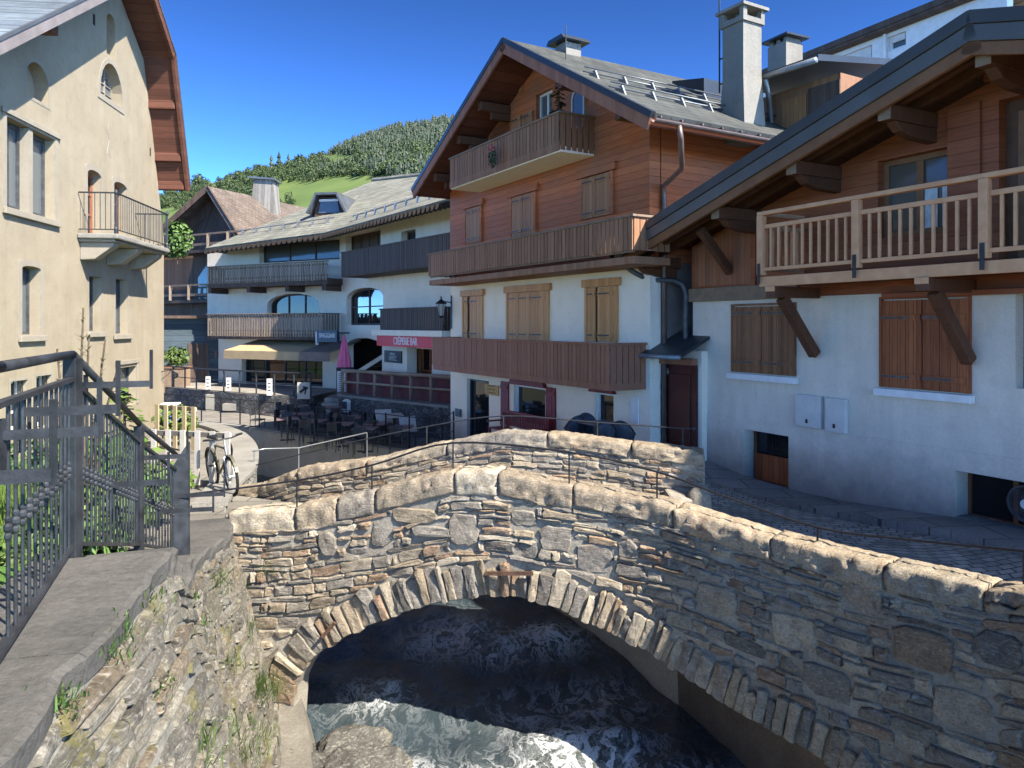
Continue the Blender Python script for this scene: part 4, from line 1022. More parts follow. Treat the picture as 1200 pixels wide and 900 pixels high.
# ================================================================== entrance porch between the two houses
po=root('entrance_porch',(3.55,16.6,0),CHF.rz,'small dark-roofed porch with a dark red door between the two nearest houses','porch')
pb=lambda x,y,z:(x,y,z)
pd=17.0
PF=Fr(.591,CHF.C+.35*1.161,765); po.location=PF.o; po.rotation_euler.z=PF.rz; MATW[po]=Matrix.Translation(PF.o)@Matrix.Rotation(PF.rz,4,'Z')
x0,z1=PF.at(762,425); x1,_=PF.at(813,425); z0=.3
q=MB(); q.box(x0,x1,.05,.12,z0,z1); o=q.build('door',M['doordark'],po)
q=MB(); q.box(x0+.12,x0+.45,.02,.05,z0+.12,z0+.9); q.box(x0+.12,x0+.45,.02,.05,z0+1.05,z1-.2); q.box(x0+.57,x1-.15,.02,.05,z0+.12,z0+.9); q.box(x0+.57,x1-.15,.02,.05,z0+1.05,z1-.2); q.build('door_panel',M['doordark'],o,bevel=.01)
q=MB(); q.box(x0-.17,x0-.02,-.12,.1,-.3,z1+.12); q.build('post',M['bluewhite'],po,bevel=.01)
a,b=PF.at(747,417),PF.at(820,417)
q=MB(); q.box(x0-.2,x1+.05,-.1,.05,z1+.005,z1+.14); q.build('lintel',M['slat_red'],po)
zt_=PF.at(770,378)[1]
q=MB(); q.hexa([(a[0]-.05,-.5,z1+.18),(b[0],-.5,z1+.18),(b[0],.9,zt_-.06),(a[0]-.05,.5,z1+.62),(a[0]-.05,-.5,z1+.24),(b[0],-.5,z1+.24),(b[0],.9,zt_),(a[0]-.05,.5,z1+.68)]); q.build('roof',M['sheet'],po)
q=MB(); q.tube([(a[0]-.1,-.55,z1+.18),(b[0],-.55,z1+.18)],.05,8); q.build('gutter',M['zinc'],po,smooth=True)
q=MB(); q.tube([(a[0]-.02,-.5,z1+.15),(a[0]-.02,-.3,z1-.2),(a[0]-.02,-.25,.3)],.04,8); q.build('downpipe',M['irongrey'],po,smooth=True)
q=MB(); q.box(x0-.2,x1+.1,.13,.3,-.3,z1+.3); q.build('back_wall',M['bwhite'],po)
xs_,zs_=PF.at(777,435); q=MB()
q.lathe((0,0,0),[(0,0),(.14,0),(.14,.012),(0,.012)],20)
for k,v in enumerate(q.v): q.v[k]=Vector((xs_+v.x,.045-v.z,zs_+v.y*.62))
q.build('door_plaque',m_plain('grey_plaque',(.30,.29,.28),.6,0,.5,30),po)
q=MB(); q.tube([(x0+.05,-.05,z0+1.0),(x1-.1,-.05,z0+1.0)],.018,6); q.tube([(x1-.25,-.05,z0+1.0),(x1-.25,-.05,0)],.018,6); q.build('handrail',M['zinc'],po)
# ================================================================== right-hand blue-white house
rh=root('timber_house',RHF.o,RHF.rz,'nearby blue-white house with dark red timber gable and a new larch balcony','house')
def rat(px,py,y=0): return RHF.at(px,py,y)
def rrect(p0,p1,y0,y1,y=0):
    xm=(p0+p1)/2; return RHF.x(p0,y),RHF.x(p1,y),rat(xm,y1,y)[1],rat(xm,y0,y)[1]
OV=-1.3
rxa,rza=rat(1137,14,OV); rxl,rzl=rat(718,287,OV)
rxr=rxa+(rxa-rxl); rzr=rzl
rzroof=lambda x: lerp(rzl,rza,(x-rxl)/(rxa-rxl)) if x<rxa else lerp(rza,rzr,(x-rxa)/(rxr-rxa))
LR=2*rxa; ZW=4.4
s1=rrect(861,931,359,438); s2=rrect(1036,1135,351,457); w3=(RHF.x(1190),RHF.x(1190)+1.15,rat(1190,455)[1],rat(1190,345)[1])
c1=rrect(872,925,507,571); c2_=(RHF.x(1120),RHF.x(1120)+1.35,rat(1120,607)[1],rat(1120,551)[1])
uw=rrect(1030,1118,180,283); gd=(RHF.x(1172),RHF.x(1172)+1.25,ZW+.3,rat(1172,118)[1])
wall(rh,'rendered_wall',rect(0,LR,-.3,ZW),[rect(*w3),rect(*c1),rect(*c2_)],M['bluewhite'],depth=.35)
wall(rh,'timber_wall',[(0,ZW),(LR,ZW),(LR,rzroof(LR)-.42),(rxa,rza-.45),(0,rzroof(0)-.42)],[rect(uw[0],uw[1],ZW+.9,uw[3]),rect(*gd)],M['rwood'],y=-.03,depth=.3)
q=MB(); q.box(0,.3,.302,9,-.3,rzroof(0)-.45); q.build('side_wall',M['bluewhite'],rh)
q=MB(); q.box(LR-.3,LR,.302,9,-.3,rzroof(LR)-.45); q.build('side_wall',M['bluewhite'],rh)
q=MB(); q.prism([(0,9,-.3),(LR,9,-.3),(LR,9,rzroof(LR)-.5),(rxa,9,rza-.5),(0,9,rzroof(0)-.5)],(0,.3,0)); q.build('rear_wall',M['bluewhite'],rh)
for a,b in (((rxl,rzl),(rxa,rza)),((rxa,rza),(rxr,rzr))):
    roof_slab(rh,'roof',a,b,OV,9.6,0,.06,M['sheet'])
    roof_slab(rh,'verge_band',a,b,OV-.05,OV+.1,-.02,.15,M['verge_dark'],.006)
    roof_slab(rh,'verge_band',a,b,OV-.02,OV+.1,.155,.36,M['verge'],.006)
    roof_slab(rh,'bargeboard',a,b,OV+.02,OV+.1,.363,.53,M['rfascia'],.01)
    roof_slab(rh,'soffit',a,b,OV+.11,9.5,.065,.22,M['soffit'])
    roof_slab(rh,'rafter',a,b,OV+.42,OV+.54,.225,.42,M['rbeam'],.01)
    roof_slab(rh,'rafter',a,b,OV+.85,OV+.97,.225,.42,M['rbeam'],.01)
q=MB()
for k in range(5):     # standing seams near the verge
    pass
for px,py in ((742,290),(838,250),(927,196),(1036,133),(1152,48)):     # purlin ends with shaped brackets
    x,z=rat(px,py,OV+.15); zt=rzroof(x)-.44; q=MB()
    q.box(x-.1,x+.1,OV+.16,.1,zt-.23,zt-.005); pu=q.build('purlin',M['rbeam'],rh,bevel=.015)
    q=MB(); q.box(x-.098,x+.098,OV+.145,OV+.158,zt-.228,zt-.007); q.build('end_grain',M['greybeam'],pu)
    q=MB(); q.prism([(x-.085,OV+.3,zt-.233),(x-.085,.0,zt-.233),(x-.085,.0,zt-.45),(x-.085,-.55,zt-.43),(x-.085,OV+.45,zt-.36)],(.17,0,0)); q.build('corbel',M['rbeam'],rh,bevel=.015)
for px,py in ((880,300),):
    x0,z0=rat(880,295); zt=rzroof(RHF.x(838,OV+.15))-.5
x_=RHF.x(858); q=MB(); q.bar((x_,-.05,ZW+.55),(x_,OV+.45,rzroof(x_)-.55),.14,.16); q.build('brace',M['rbeam'],rh,bevel=.012)
# boarded triangle and posts of the upper wall
for px in (1112,):
    x=RHF.x(px); q=MB(); q.box(x+.02,x+.5,-.085,-.033,ZW+.2,rzroof(x)-.5); q.build('post',M['rwood'],rh,bevel=.01)
xk=RHF.x(882); q=MB(); q.prism([(.1,-.052,ZW+.3),(xk-.02,-.052,ZW+.3),(xk-.02,-.052,rzroof(xk)-.5),(.1,-.052,rzroof(.1)-.5)],(0,.02,0)); q.build('upright_boarding',M['rwood_v'],rh)
q=MB(); q.box(-.05,RHF.x(938),-.09,-.033,ZW-.02,ZW+.26); q.build('wall_beam',M['greybeam'],rh,bevel=.015)
x=RHF.x(882); q=MB(); q.box(x,x+.14,-.08,-.033,ZW+.05,rzroof(x)-.5); q.build('post',M['rwood'],rh,bevel=.01)
x0,x1=RHF.x(1112)+.55,LR*.75; zz_=rat(1150,98)[1]; q=MB(); q.box(x0,x1,-.09,-.033,zz_-.02,zz_+.26); q.build('lintel_beam',M['rwood'],rh,bevel=.015)
# windows
window(rh,rect(uw[0],uw[1],ZW+.9,uw[3]),M['rfascia'],m_glass('warm_reflection_tint_glass',(.11,.09,.07),.12,.03),y=.12,nv=1,fw=.09,bars=.06)  # warm pane colour stands in for the reflection of houses
M['curtain']=m_plain('net_curtain',(.62,.62,.58),.9,0,.15)
for f0,f1 in ((.5,.72),(.78,.97)):
    q=MB(); xa_,xb_=lerp(uw[0],uw[1],f0),lerp(uw[0],uw[1],f1); 
    n=14
    for k in range(n):
        a,b=lerp(xa_,xb_,k/n),lerp(xa_,xb_,(k+1)/n); ya,yb=.150+.008*(k%2),.150+.008*((k+1)%2)
        q.poly([(a,ya,ZW+1.0),(b,yb,ZW+1.0),(b,yb,ZW+1.62),(a,ya,ZW+1.62)])
    q.build('curtain',M['curtain'],rh)
M['glassdoor']=m_glass('sky_tinted_glass',(.09,.115,.15),.05,.01)  # sky reflection put into the blue base colour
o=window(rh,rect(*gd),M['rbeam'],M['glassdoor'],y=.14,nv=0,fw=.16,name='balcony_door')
q=MB(); q.box(gd[0]+.17,gd[0]+.30,.125,.16,gd[2]+.1,gd[3]-.17); q.build('door_stile',M['rfascia'],rh)
window(rh,rect(*w3),M['iron'],M['glass'],y=.2,nv=0,fw=.07)
for s,mt_,nm in ((s1,'rshut2',0),(s2,'rshut',1)):
    xm=(s[0]+s[1])/2
    shutter(rh,s[0],xm-.006,s[2],s[3],M[mt_],y=-.004,th=.05,battens=(.13,.8) if nm else (.16,.9),hm=M['irongrey'])
    shutter(rh,xm+.006,s[1],s[2],s[3],M[mt_],y=-.004,th=.05,battens=(.13,.8) if nm else (.16,.9),hm=M['irongrey'])
    q=MB(); q.box(s[0]-.05,s[0]-.004,-.06,-.002,s[2],s[3]+.02); q.box(s[1]+.004,s[1]+.05,-.06,-.002,s[2],s[3]+.02); q.box(s[0]-.05,s[1]+.05,-.06,-.002,s[3]+.02,s[3]+.06); q.build('shutter_frame',M[mt_],rh)
    q=MB(); q.box(s[0]-.1,s[1]+.1,-.14,-.002,s[2]-.14,s[2]-.02); q.build('sill',M['white'],rh,bevel=.008)
for c_,ac in ((c1,0),(c2_,1)):
    if not ac:
        zm=lerp(c_[2],c_[3],.5)
        window(rh,rect(*c_),M['rshut2'],M['glass'],y=.26,nv=0,fw=.05,name='basement_window')
        q=MB(); q.box(c_[0]+.06,c_[1]-.06,.22,.258,c_[2]+.06,zm); q.box(c_[0]+.06,c_[1]-.06,.215,.26,zm,zm+.05); q.build('shutter_board',M['rshut'],rh)
    else:
        window(rh,rect(*c_),M['rshut2'],M['dark'],y=.3,nv=1,fw=.04,name='basement_window')
    q=MB(); q.box(c_[0]+.003,c_[1]-.003,.0,.24,c_[2]+.002,c_[2]+.03); q.build('sill',M['concrete'],rh)
acu=root('ventilation_fan',RHF.world(RHF.x(1190)+.06,.16,(c2_[2]+c2_[3])/2+.02),RHF.rz,'round ribbed fan unit set in the basement opening at the far right','fan')
q=MB(); r0=.245; q.torus((0,0,0),r0,.022,'y',28,8); q.build('casing',M['irongrey'],acu,smooth=True)
q=MB()
for k in range(40):
    a=2*math.pi*k/40; q.bar((.07*math.cos(a),.0,.07*math.sin(a)),(r0*math.cos(a+.12),.0,r0*math.sin(a+.12)),.008,.008)
for k in range(3): q.torus((0,0,0),.11+.05*k,.006,'y',24,5)
q.build('grille',M['irongrey'],acu)
q=MB(); q.lathe((0,0,0),[(0,-.03),(.07,-.03),(.07,.02),(0,.02)],16)
for k,v in enumerate(q.v): q.v[k]=Vector((v.x,v.z,v.y))
q.build('hub',M['white'],acu)
# meter boxes, vent
M['greywhite']=m_plain('grey_white_enamel',(.60,.57,.53),.45,0,.08)
for (p0,p1,y0,y1),lab in (((932,962,463,501),'square white meter box with a black latch on the blue-white wall'),((967,991,467,507),'narrow white meter box right of the larger one')):
    x0,x1,z0,z1=rrect(p0,p1,y0,y1,-.08); mx=root('meter_box',RHF.world((x0+x1)/2,0,(z0+z1)/2),RHF.rz,lab,'meter box'); hw,hh=(x1-x0)/2,(z1-z0)/2
    q=MB(); q.box(-hw,hw,-.1,-.002,-hh,hh); q.build('case',M['greywhite'],mx,bevel=.012)
    q=MB(); q.box(-hw+.025,hw-(.12 if hw>.2 else .03),-.112,-.1,-hh+.03,hh-.03); q.build('lid',M['greywhite'],mx,bevel=.008)
    q=MB(); q.box(-.02,.02,-.125,-.112,-hh+.08,-hh+.15); q.build('latch',M['black'],mx)
x0,x1,z0,z1=rrect(838,847,496,507); q=MB()
for k in range(5): q.box(x0,x1,-.015,-.002,lerp(z0,z1,k/5)+.01,lerp(z0,z1,(k+1)/5)-.005)
q.build('air_vent',M['bluewhite'],rh)
zpl=rat(870,490)[1]; q=MB(); q.box(.0,LR,-.022,-.002,-.3,zpl); q2=q
# rendered plinth, with gaps at the basement openings
q=MB(); xs=[0,c1[0],c1[1],c2_[0],c2_[1],LR]
for k in range(0,5,2): q.box(xs[k],xs[k+1],-.022,-.002,-.3,zpl)
for c_ in (c1,c2_):
    q.box(c_[0],c_[1],-.022,-.002,-.3,c_[2])
    if c_[3]<zpl-.02: q.box(c_[0],c_[1],-.022,-.002,c_[3],zpl)
q.build('plinth',M['bluewhite'],rh)
# eave gutter and down pipe at the left corner
q=MB(); gx,gz=rxl-.02,rzl-.2
prof=[(gx+.08*math.cos(a),gz+.08*math.sin(a)) for a in [math.pi*k/8 for k in range(8,17)]]
for (a,b),(c,d) in zip(prof[:-1],prof[1:]): q.poly([(a,OV-.03,b),(c,OV-.03,d),(c,9.4,d),(a,9.4,b)])
q.build('gutter',M['sheet'],rh,smooth=True)
q=MB(); q.tube(smooth_line([(gx,OV+.3,gz-.05),(gx+.1,OV+.35,gz-.3),(-.75,-.6,gz-.55),(-.25,-.25,gz-.62),(-.1,-.12,gz-.85),(-.1,-.12,gz-1.4),(-.1,-.12,2.5),(-.1,-.12,.4)],4),.055,10); q.build('downpipe',M['irongrey'],rh,smooth=True)
# balcony in new larch: floor beam, deck, posts, rails, balusters, brackets
bd=-1.1; bx0=RHF.x(891,bd); bx1=bx0+7.2
q=MB(); q.box(bx0,bx1,bd-.03,bd+.05,4.55,4.72); bal=q.build('balcony',M['newwood'],rh,bevel=.008)
q=MB(); q.box(bx0+.02,bx1,bd+.052,-.04,4.60,4.70); q.build('balcony_deck',M['rbeam'],bal)
px_posts=[893,1005,1155]; xsp=[RHF.x(p,bd) for p in px_posts]; xsp.append(xsp[2]+1.55); xsp.append(xsp[3]+1.55)
q=MB(); q.box(bx0-.03,bx1,bd-.06,bd+.06,5.78,5.85); q.build('top_rail',M['newwood'],bal,bevel=.01)
for a,b in zip(xsp[:-1],xsp[1:]):
    q=MB(); q.box(a+.06,b-.06,bd-.022,bd+.022,5.55,5.62); q.build('middle_rail',M['newwood'],bal,bevel=.006)
    q=MB(); q.box(a+.06,b-.06,bd-.022,bd+.022,4.82,4.88); q.build('bottom_rail',M['newwood'],bal,bevel=.006)
    n=int(round((b-a-.1)/.165))
    for k in range(1,n):
        x=lerp(a+.04,b-.04,k/n); q=MB(); q.box(x-.021,x+.021,bd-.018,bd+.018,4.882,5.548); q.build('baluster',M['newwood'],bal,bevel=.003)
for x in xsp:
    q=MB(); q.box(x-.06,x+.06,bd-.075,bd+.045,4.75,5.779); o=q.build('post',M['newwood'],bal,bevel=.01)
    q=MB(); q.box(x-.03,x+.03,bd-.087,bd-.077,4.60,4.95); q.build('post_plate',M['iron'],bal)
# side return of the balustrade at the left end
q=MB(); q.box(bx0-.03,bx0+.05,bd+.065,-.04,5.78,5.85); q.box(bx0-.01,bx0+.03,bd+.065,-.04,4.82,4.88); q.box(bx0-.01,bx0+.03,bd+.065,-.04,5.55,5.62)
for k in range(6): q.box(bx0-.01,bx0+.03,bd+.15+k*.15,bd+.19+k*.15,4.882,5.548)
q.build('side_balustrade',M['newwood'],bal)
for px in (908,1086,1290):
    x=RHF.x(px,bd+.05); q=MB(); q.box(x-.1,x+.1,bd-.06,-.035,4.36,4.545); q.build('joist',M['rbeam'],bal,bevel=.012)
    q=MB(); q.bar((x,bd+.22,4.36),(x,-.06,3.36),.16,.17,(0,1,0)); q.build('strut',M['rbeam'],bal,bevel=.012)
    q=MB(); q.box(x-.102,x+.102,bd-.072,bd-.062,4.46,4.547); q.build('joist_cap',M['newwood'],bal)
q=MB(); q.box(RHF.x(1040),bx1,-.16,-.035,4.32,4.40); q.build('wall_plate',M['rwood'],rh,bevel=.01)
# ================================================================== left house
LHF=Fr(.114,-8.5,192,flip=True)
lh=root('rendered_house',LHF.o,LHF.rz,'tall sunlit beige rendered house with a steep gable, red-brown soffit and iron balcony','house')
lat=lambda px,py,y=0: LHF.at(px,py,y)
def lrect(p0,p1,y0,y1,y=0):
    xa_,xb_=LHF.x(p0,y),LHF.x(p1,y); xm=(p0+p1)/2
    return min(xa_,xb_),max(xa_,xb_),lat(xm,y1,y)[1],lat(xm,y0,y)[1]
OL=-.87
# gable outline in local x (0 at the far corner, negative towards the camera)
k2=lat(222,222,OL); k1=lat(205,65,OL); ka=lat(184,0,OL)
sl1=(ka[1]-k1[1])/(ka[0]-k1[0])
n1=lat(0,45,OL); n2=lat(95,0,OL); sn=(n2[1]-n1[1])/(n2[0]-n1[0])
xap=(ka[1]-n2[1]-sl1*ka[0]+sn*n2[0])/(sn-sl1); zap=n2[1]+sn*(xap-n2[0])
xn=n1[0]-3.2; zn=n1[1]-3.2*sn
WX0=xn+1.0
prof=[(xn,zn),(xap,zap),k1,k2]
def lroof(x):
    for a,b in zip(prof[:-1],prof[1:]):
        if a[0]<=x<=b[0]: return lerp(a[1],b[1],(x-a[0])/(b[0]-a[0]))
    return zn
W1=lrect(7,64,150,250); niche=lrect(30,57,74,117); awin=lrect(117,143,75,118); slit=lrect(125,135,17,66)
d1=lrect(102,118,200,282); d2=lrect(133,148,214,286)
m1=lrect(25,47,312,392); m2=lrect(104,119,324,388); m3=lrect(135,150,327,391)
b1=lrect(12,32,446,505); b2=lrect(42,60,440,500); b3=lrect(137,160,430,476)
fl_z=lat(132,283,0)[1]
H=[arch(*niche,(niche[1]-niche[0])*.45),arch(*awin,(awin[1]-awin[0])*.6),arch(*slit,.25),arch(*W1,.02) if False else rect(*W1),arch(d1[0],d1[1],fl_z,d1[3],.12),arch(d2[0],d2[1],fl_z,d2[3],.12),arch(*m1,.06),rect(*m2),rect(*m3),rect(*b1),rect(*b2),rect(*b3)]
wall(lh,'gable_wall',[(WX0,-.3),(0,-.3),(0,lroof(0)-.25),(k1[0],k1[1]-.25),(xap,zap-.3),(WX0,lroof(WX0)-.25)],H,M['lwall'],depth=.32)
q=MB(); q.box(-.3,0,.302,9,-.3,lroof(0)-.2); q.build('side_wall',M['lwall'],lh)
q=MB(); q.box(WX0,WX0+.3,.302,9,-.3,lroof(WX0)-.3); q.build('side_wall',M['lwall'],lh)
for a,b in zip(prof[:-1],prof[1:]):
    roof_slab(lh,'roof',a,b,OL,9.5,0,.08,M['roofl'])
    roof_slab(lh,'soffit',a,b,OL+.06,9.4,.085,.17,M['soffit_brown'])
    roof_slab(lh,'verge_board',a,b,OL-.03,OL+.055,-.01,.24,M['soffit_brown'] if a!=prof[0] else m_plain('mauve_fascia',(.19,.165,.16),.7,0,.15,3))
    roof_slab(lh,'verge_flashing',a,b,OL-.05,OL+.0,-.04,.02,M['sheet2'])
for (px,py) in ((196,76),(203,158),(0,0)):
    x=lat(px,py,OL+.35)[0] if px else k2[0]-.16; zt=lroof(x)-.2; q=MB(); q.box(x-.11,x+.11,OL+.1,.2,zt-.3,zt-.02); q.build('purlin',M['soffit_brown'],lh,bevel=.03)
x,z=lat(50,25,OL+.4); zt=lroof(x)-.2; q=MB(); q.box(x-.14,x+.14,OL+.15,.2,zt-.34,zt-.02); q.build('purlin',M['soffit_brown'],lh,bevel=.02)
def surround(loop,wd=.13,y=-.02,name='surround'):
    mb=MB(); xs=[p[0] for p in loop]; zs=[p[1] for p in loop]; cx,cz=(min(xs)+max(xs))/2,(min(zs)+max(zs))/2; w_,h_=max(xs)-min(xs),max(zs)-min(zs)
    big=[(cx+(x-cx)*(w_+2*wd)/w_,cz+(z-cz)*(h_+2*wd)/h_) for x,z in loop]; n=len(loop)
    for k in range(n):
        a,b=big[k],big[(k+1)%n]; c,d=loop[(k+1)%n],loop[k]
        mb.hexa([(a[0],-.003,a[1]),(b[0],-.003,b[1]),(c[0],-.003,c[1]),(d[0],-.003,d[1]),(a[0],y,a[1]),(b[0],y,b[1]),(c[0],y,c[1]),(d[0],y,d[1])])
    return mb.build(name,M['ltrim'],lh)
for k in (1,3,4,5,6): surround(H[k],.14)
for k in (7,8,9,10): surround(H[k],.06,-.012)
surround(H[0],.07,-.008)
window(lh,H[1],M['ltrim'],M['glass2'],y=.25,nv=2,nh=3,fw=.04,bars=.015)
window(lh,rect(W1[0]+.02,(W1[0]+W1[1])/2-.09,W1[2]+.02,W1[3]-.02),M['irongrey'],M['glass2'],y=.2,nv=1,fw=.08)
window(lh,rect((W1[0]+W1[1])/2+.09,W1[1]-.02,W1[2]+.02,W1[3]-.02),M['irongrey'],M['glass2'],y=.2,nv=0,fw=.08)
q=MB(); q.box((W1[0]+W1[1])/2-.088,(W1[0]+W1[1])/2+.088,.02,.3,W1[2],W1[3]); q.build('mullion',M['ltrim'],lh)
for b_ in (W1,m1,m2,m3):
    q=MB(); q.box(b_[0]-.15,b_[1]+.15,-.09,-.024,b_[2]-.15,b_[2]-.02); q.build('sill',M['ltrim'],lh,bevel=.01)
q=MB(); q.box(W1[0]-.2,W1[1]+.2,-.06,-.022,W1[3]+.05,W1[3]+.16); q.build('hood_moulding',M['ltrim'],lh,bevel=.01)
for k in (4,5): window(lh,H[k],M['slat_red'],M['glass'],y=.2,nv=1,nh=2,fw=.06,name='door')
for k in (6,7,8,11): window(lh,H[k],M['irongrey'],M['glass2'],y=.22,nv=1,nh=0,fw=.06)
for k in (9,10):
    o=window(lh,H[k],M['white'],M['glass'],y=.2,nv=1,nh=2,fw=.07)
    q=MB(); b_=(b1,b2)[k-9]
    for j in range(4): q.tube([(lerp(b_[0],b_[1],(j+.5)/4),.06,b_[2]),(lerp(b_[0],b_[1],(j+.5)/4),.06,b_[3])],.014,6)
    q.build('window_bars',M['iron'],o)
q=MB(); q.prism([(x,.3,z) for x,z in H[0]],(0,.02,0)); q.build('niche_back',M['lwall'],lh)
q=MB(); q.prism([(x,.3,z) for x,z in H[2]],(0,.02,0)); q.build('slit_back',M['lwall'],lh)
q=MB(); q.box(b3[0]-.14,b3[1]+.14,-.05,-.003,b3[3]+.08,b3[3]+.2); q.box(b3[0]-.1,b3[0],-.03,-.003,b3[2],b3[3]+.078); q.box(b3[1],b3[1]+.1,-.03,-.003,b3[2],b3[3]+.078); q.build('window_hood',M['ltrim'],lh,bevel=.01)
for px,py,w_,h_ in ((110,23,.12,.28),(176,178,.08,.25)):
    x,z=lat(px,py); q=MB(); q.box(x-w_/2,x+w_/2,-.008,-.002,z-h_/2,z+h_/2); q.build('wall_vent',M['dark'],lh)
x,z=lat(127,162); q=MB(); rr=random.Random(2); p=[(x,-.004,z+.4),(x-.05,-.004,z+.15),(x+.03,-.004,z-.05),(x-.02,-.004,z-.2)]
q.tube(p,.014,4); q.tube([p[3],(x-.12,-.004,z-.45)],.012,4); q.tube([p[3],(x+.1,-.004,z-.5)],.012,4); q.build('wall_crack',M['concrete'],lh)
# iron balcony on stone consoles
yb=-.95; xL,zs_=lat(138,283,yb); xR,_=lat(199,297,yb); zs_=fl_z-.02
q=MB(); q.box(xL,xR,yb,-.003,zs_-.13,zs_); bc=q.build('balcony',M['concrete'],lh,bevel=.03)
q=MB(); q.box(xL+.08,xR-.08,yb+.1,-.003,zs_-.2,zs_-.132); q.build('balcony_moulding',M['ltrim'],bc,bevel=.02)
for f in (.04,.5,.96):
    x=lerp(xL+.2,xR-.2,f); q=MB(); q.prism([(x-.17,-.003,zs_-.203),(x-.17,yb+.15,zs_-.203),(x-.17,yb+.18,zs_-.3),(x-.17,-.35,zs_-.62),(x-.17,-.003,zs_-.64)],(.34,0,0)); q.build('console',M['ltrim'],bc,bevel=.02)
zr_=zs_+1.0; pts=[(xL+.06,-.02),(xL+.06,yb+.06),(xR-.06,yb+.06),(xR-.06,-.02)]
q=MB(); q.tube([(x,y,zr_) for x,y in pts],.022,6); q.tube([(x,y,zs_+.1) for x,y in pts],.015,6); q.build('rail',M['iron'],bc)
q=MB()
for (a,b) in zip(pts[:-1],pts[1:]):
    L=math.hypot(b[0]-a[0],b[1]-a[1]); n=int(L/.12)
    for k in range(1,n): q.tube([(lerp(a[0],b[0],k/n),lerp(a[1],b[1],k/n),zs_+.1),(lerp(a[0],b[0],k/n),lerp(a[1],b[1],k/n),zr_)],.009,5)
q.build('bars',M['iron'],bc)
for x,y in pts[1:3]: 
    q=MB(); q.lathe((x,y,zs_+.001),[(.05,0),(.05,.12),(.035,.16),(.03,.95),(.05,1.0),(.04,1.06),(0,1.1)],8); q.build('newel',M['iron'],bc)
ll=root('wall_lamp',LHF.world(LHF.x(189),-.003,lat(186,436)[1]),LHF.rz,'little black iron lamp bracket on the corner of the beige rendered house','lamp')
q=MB(); q.tube([(0,0,0),(0,-.35,.05),(.0,-.42,-.02)],.014,6); q.tube([(0,0,-.25),(0,-.2,-.1),(0,-.3,.04)],.01,6); q.build('bracket',M['black'],ll)
q=MB(); q.lathe((0,-.42,-.22),[(.03,0),(.1,.04),(.1,.14),(.03,.2)],10); q.build('shade',M['black'],ll)
# ================================================================== restaurant house across the plaza (two facades meeting at an angle)
HA=Fr(1.9,60.0,243)
re=root('restaurant_house',HA.o,HA.rz,'white restaurant house with grey shingle roof, long brown balconies and a beige awning','house')
hat=lambda px,py,y=0: HA.at(px,py,y)
def hrect(p0,p1,y0,y1,y=0):
    xm=(p0+p1)/2; return HA.x(p0,y),HA.x(p1,y),hat(xm,y1,y)[1],hat(xm,y0,y)[1]
LA=HA.x(400); TZ=.85
HB=Fr(.75,18.7,400)
wa=hrect(313,374,344,372); dn=hrect(283,378,415,456)
hA=[arch(*wa,.55),rect(dn[0],dn[1],TZ,dn[3])]
wt1=hrect(304,398,283,306); hA.append(rect(*wt1))
wall(re,'front_wall',[(0,-.2),(LA,-.2),(LA,8.4),(0,7.95)],hA,M['hwhite'],depth=.4)
q=MB(); q.box(0,.3,.302,9,-.2,7.7); q.build('side_wall',M['hwhite'],re)
window(re,hA[0],M['slat_dark'],M['glass'],y=.3,nv=2,fw=.08)
o=window(re,hA[1],M['iron'],M['glass'],y=.3,nv=3,fw=.08,name='shopfront')
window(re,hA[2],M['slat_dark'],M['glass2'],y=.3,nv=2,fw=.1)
HB=Fr(.75,18.7,400)
hb=lambda px,py,y=0: HB.at(px,py,y)
def brect(p0,p1,y0,y1,y=0):
    xm=(p0+p1)/2; return HB.x(p0,y),HB.x(p1,y),hb(xm,y1,y)[1],hb(xm,y0,y)[1]
cr=root('creperie_house',HB.o,HB.rz,'white house with a red fascia over its bar beside the central chalet','house')
LBB=HB.x(545)
w1=brect(406,449,337,381); w2=brect(405,450,396,450); w3_=brect(452,506,408,470); t1=brect(405,446,272,300); t2=brect(470,487,270,300); t3=brect(492,520,262,290)
HBL=[arch(*w1,.45),arch(w2[0],w2[1],TZ,w2[3],.45),rect(w3_[0],w3_[1],TZ,w3_[3]),rect(*t1),rect(*t2)]
wall(cr,'front_wall',[(0,-.2),(LBB,-.2),(LBB,8.55),(0,8.5)],HBL,M['hwhite'],depth=.4)
window(cr,HBL[0],M['slat_dark'],M['glass'],y=.25,nv=1,nh=1,fw=.09)
window(cr,HBL[3],M['slat_dark'],M['slat_dark'],y=.3,nv=3,fw=.08); window(cr,HBL[4],M['slat_dark'],M['glass'],y=.3,nv=0,fw=.08)
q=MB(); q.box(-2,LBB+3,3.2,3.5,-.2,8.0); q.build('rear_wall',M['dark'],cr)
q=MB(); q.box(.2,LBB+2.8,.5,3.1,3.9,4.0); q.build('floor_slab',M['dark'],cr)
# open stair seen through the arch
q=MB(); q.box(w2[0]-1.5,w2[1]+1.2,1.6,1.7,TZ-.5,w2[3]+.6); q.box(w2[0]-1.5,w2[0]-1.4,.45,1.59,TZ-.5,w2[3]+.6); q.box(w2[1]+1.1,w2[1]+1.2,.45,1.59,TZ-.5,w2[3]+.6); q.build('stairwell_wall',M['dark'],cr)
q=MB(); n=9
for k in range(n):
    x=lerp(w2[0]+.1,w2[1]-.1,k/n); z=lerp(TZ+.9,w2[3]-.35,k/n); q.box(x,x+.3,.6,1.5,z,z+.05)
q.build('stair_tread',M['rail'],cr)
q=MB(); q.bar((w2[0]+.05,.58,TZ+.75),(w2[1]+.1,.58,w2[3]-.4),.06,.2); q.build('stair_string',M['hwhite'],cr)
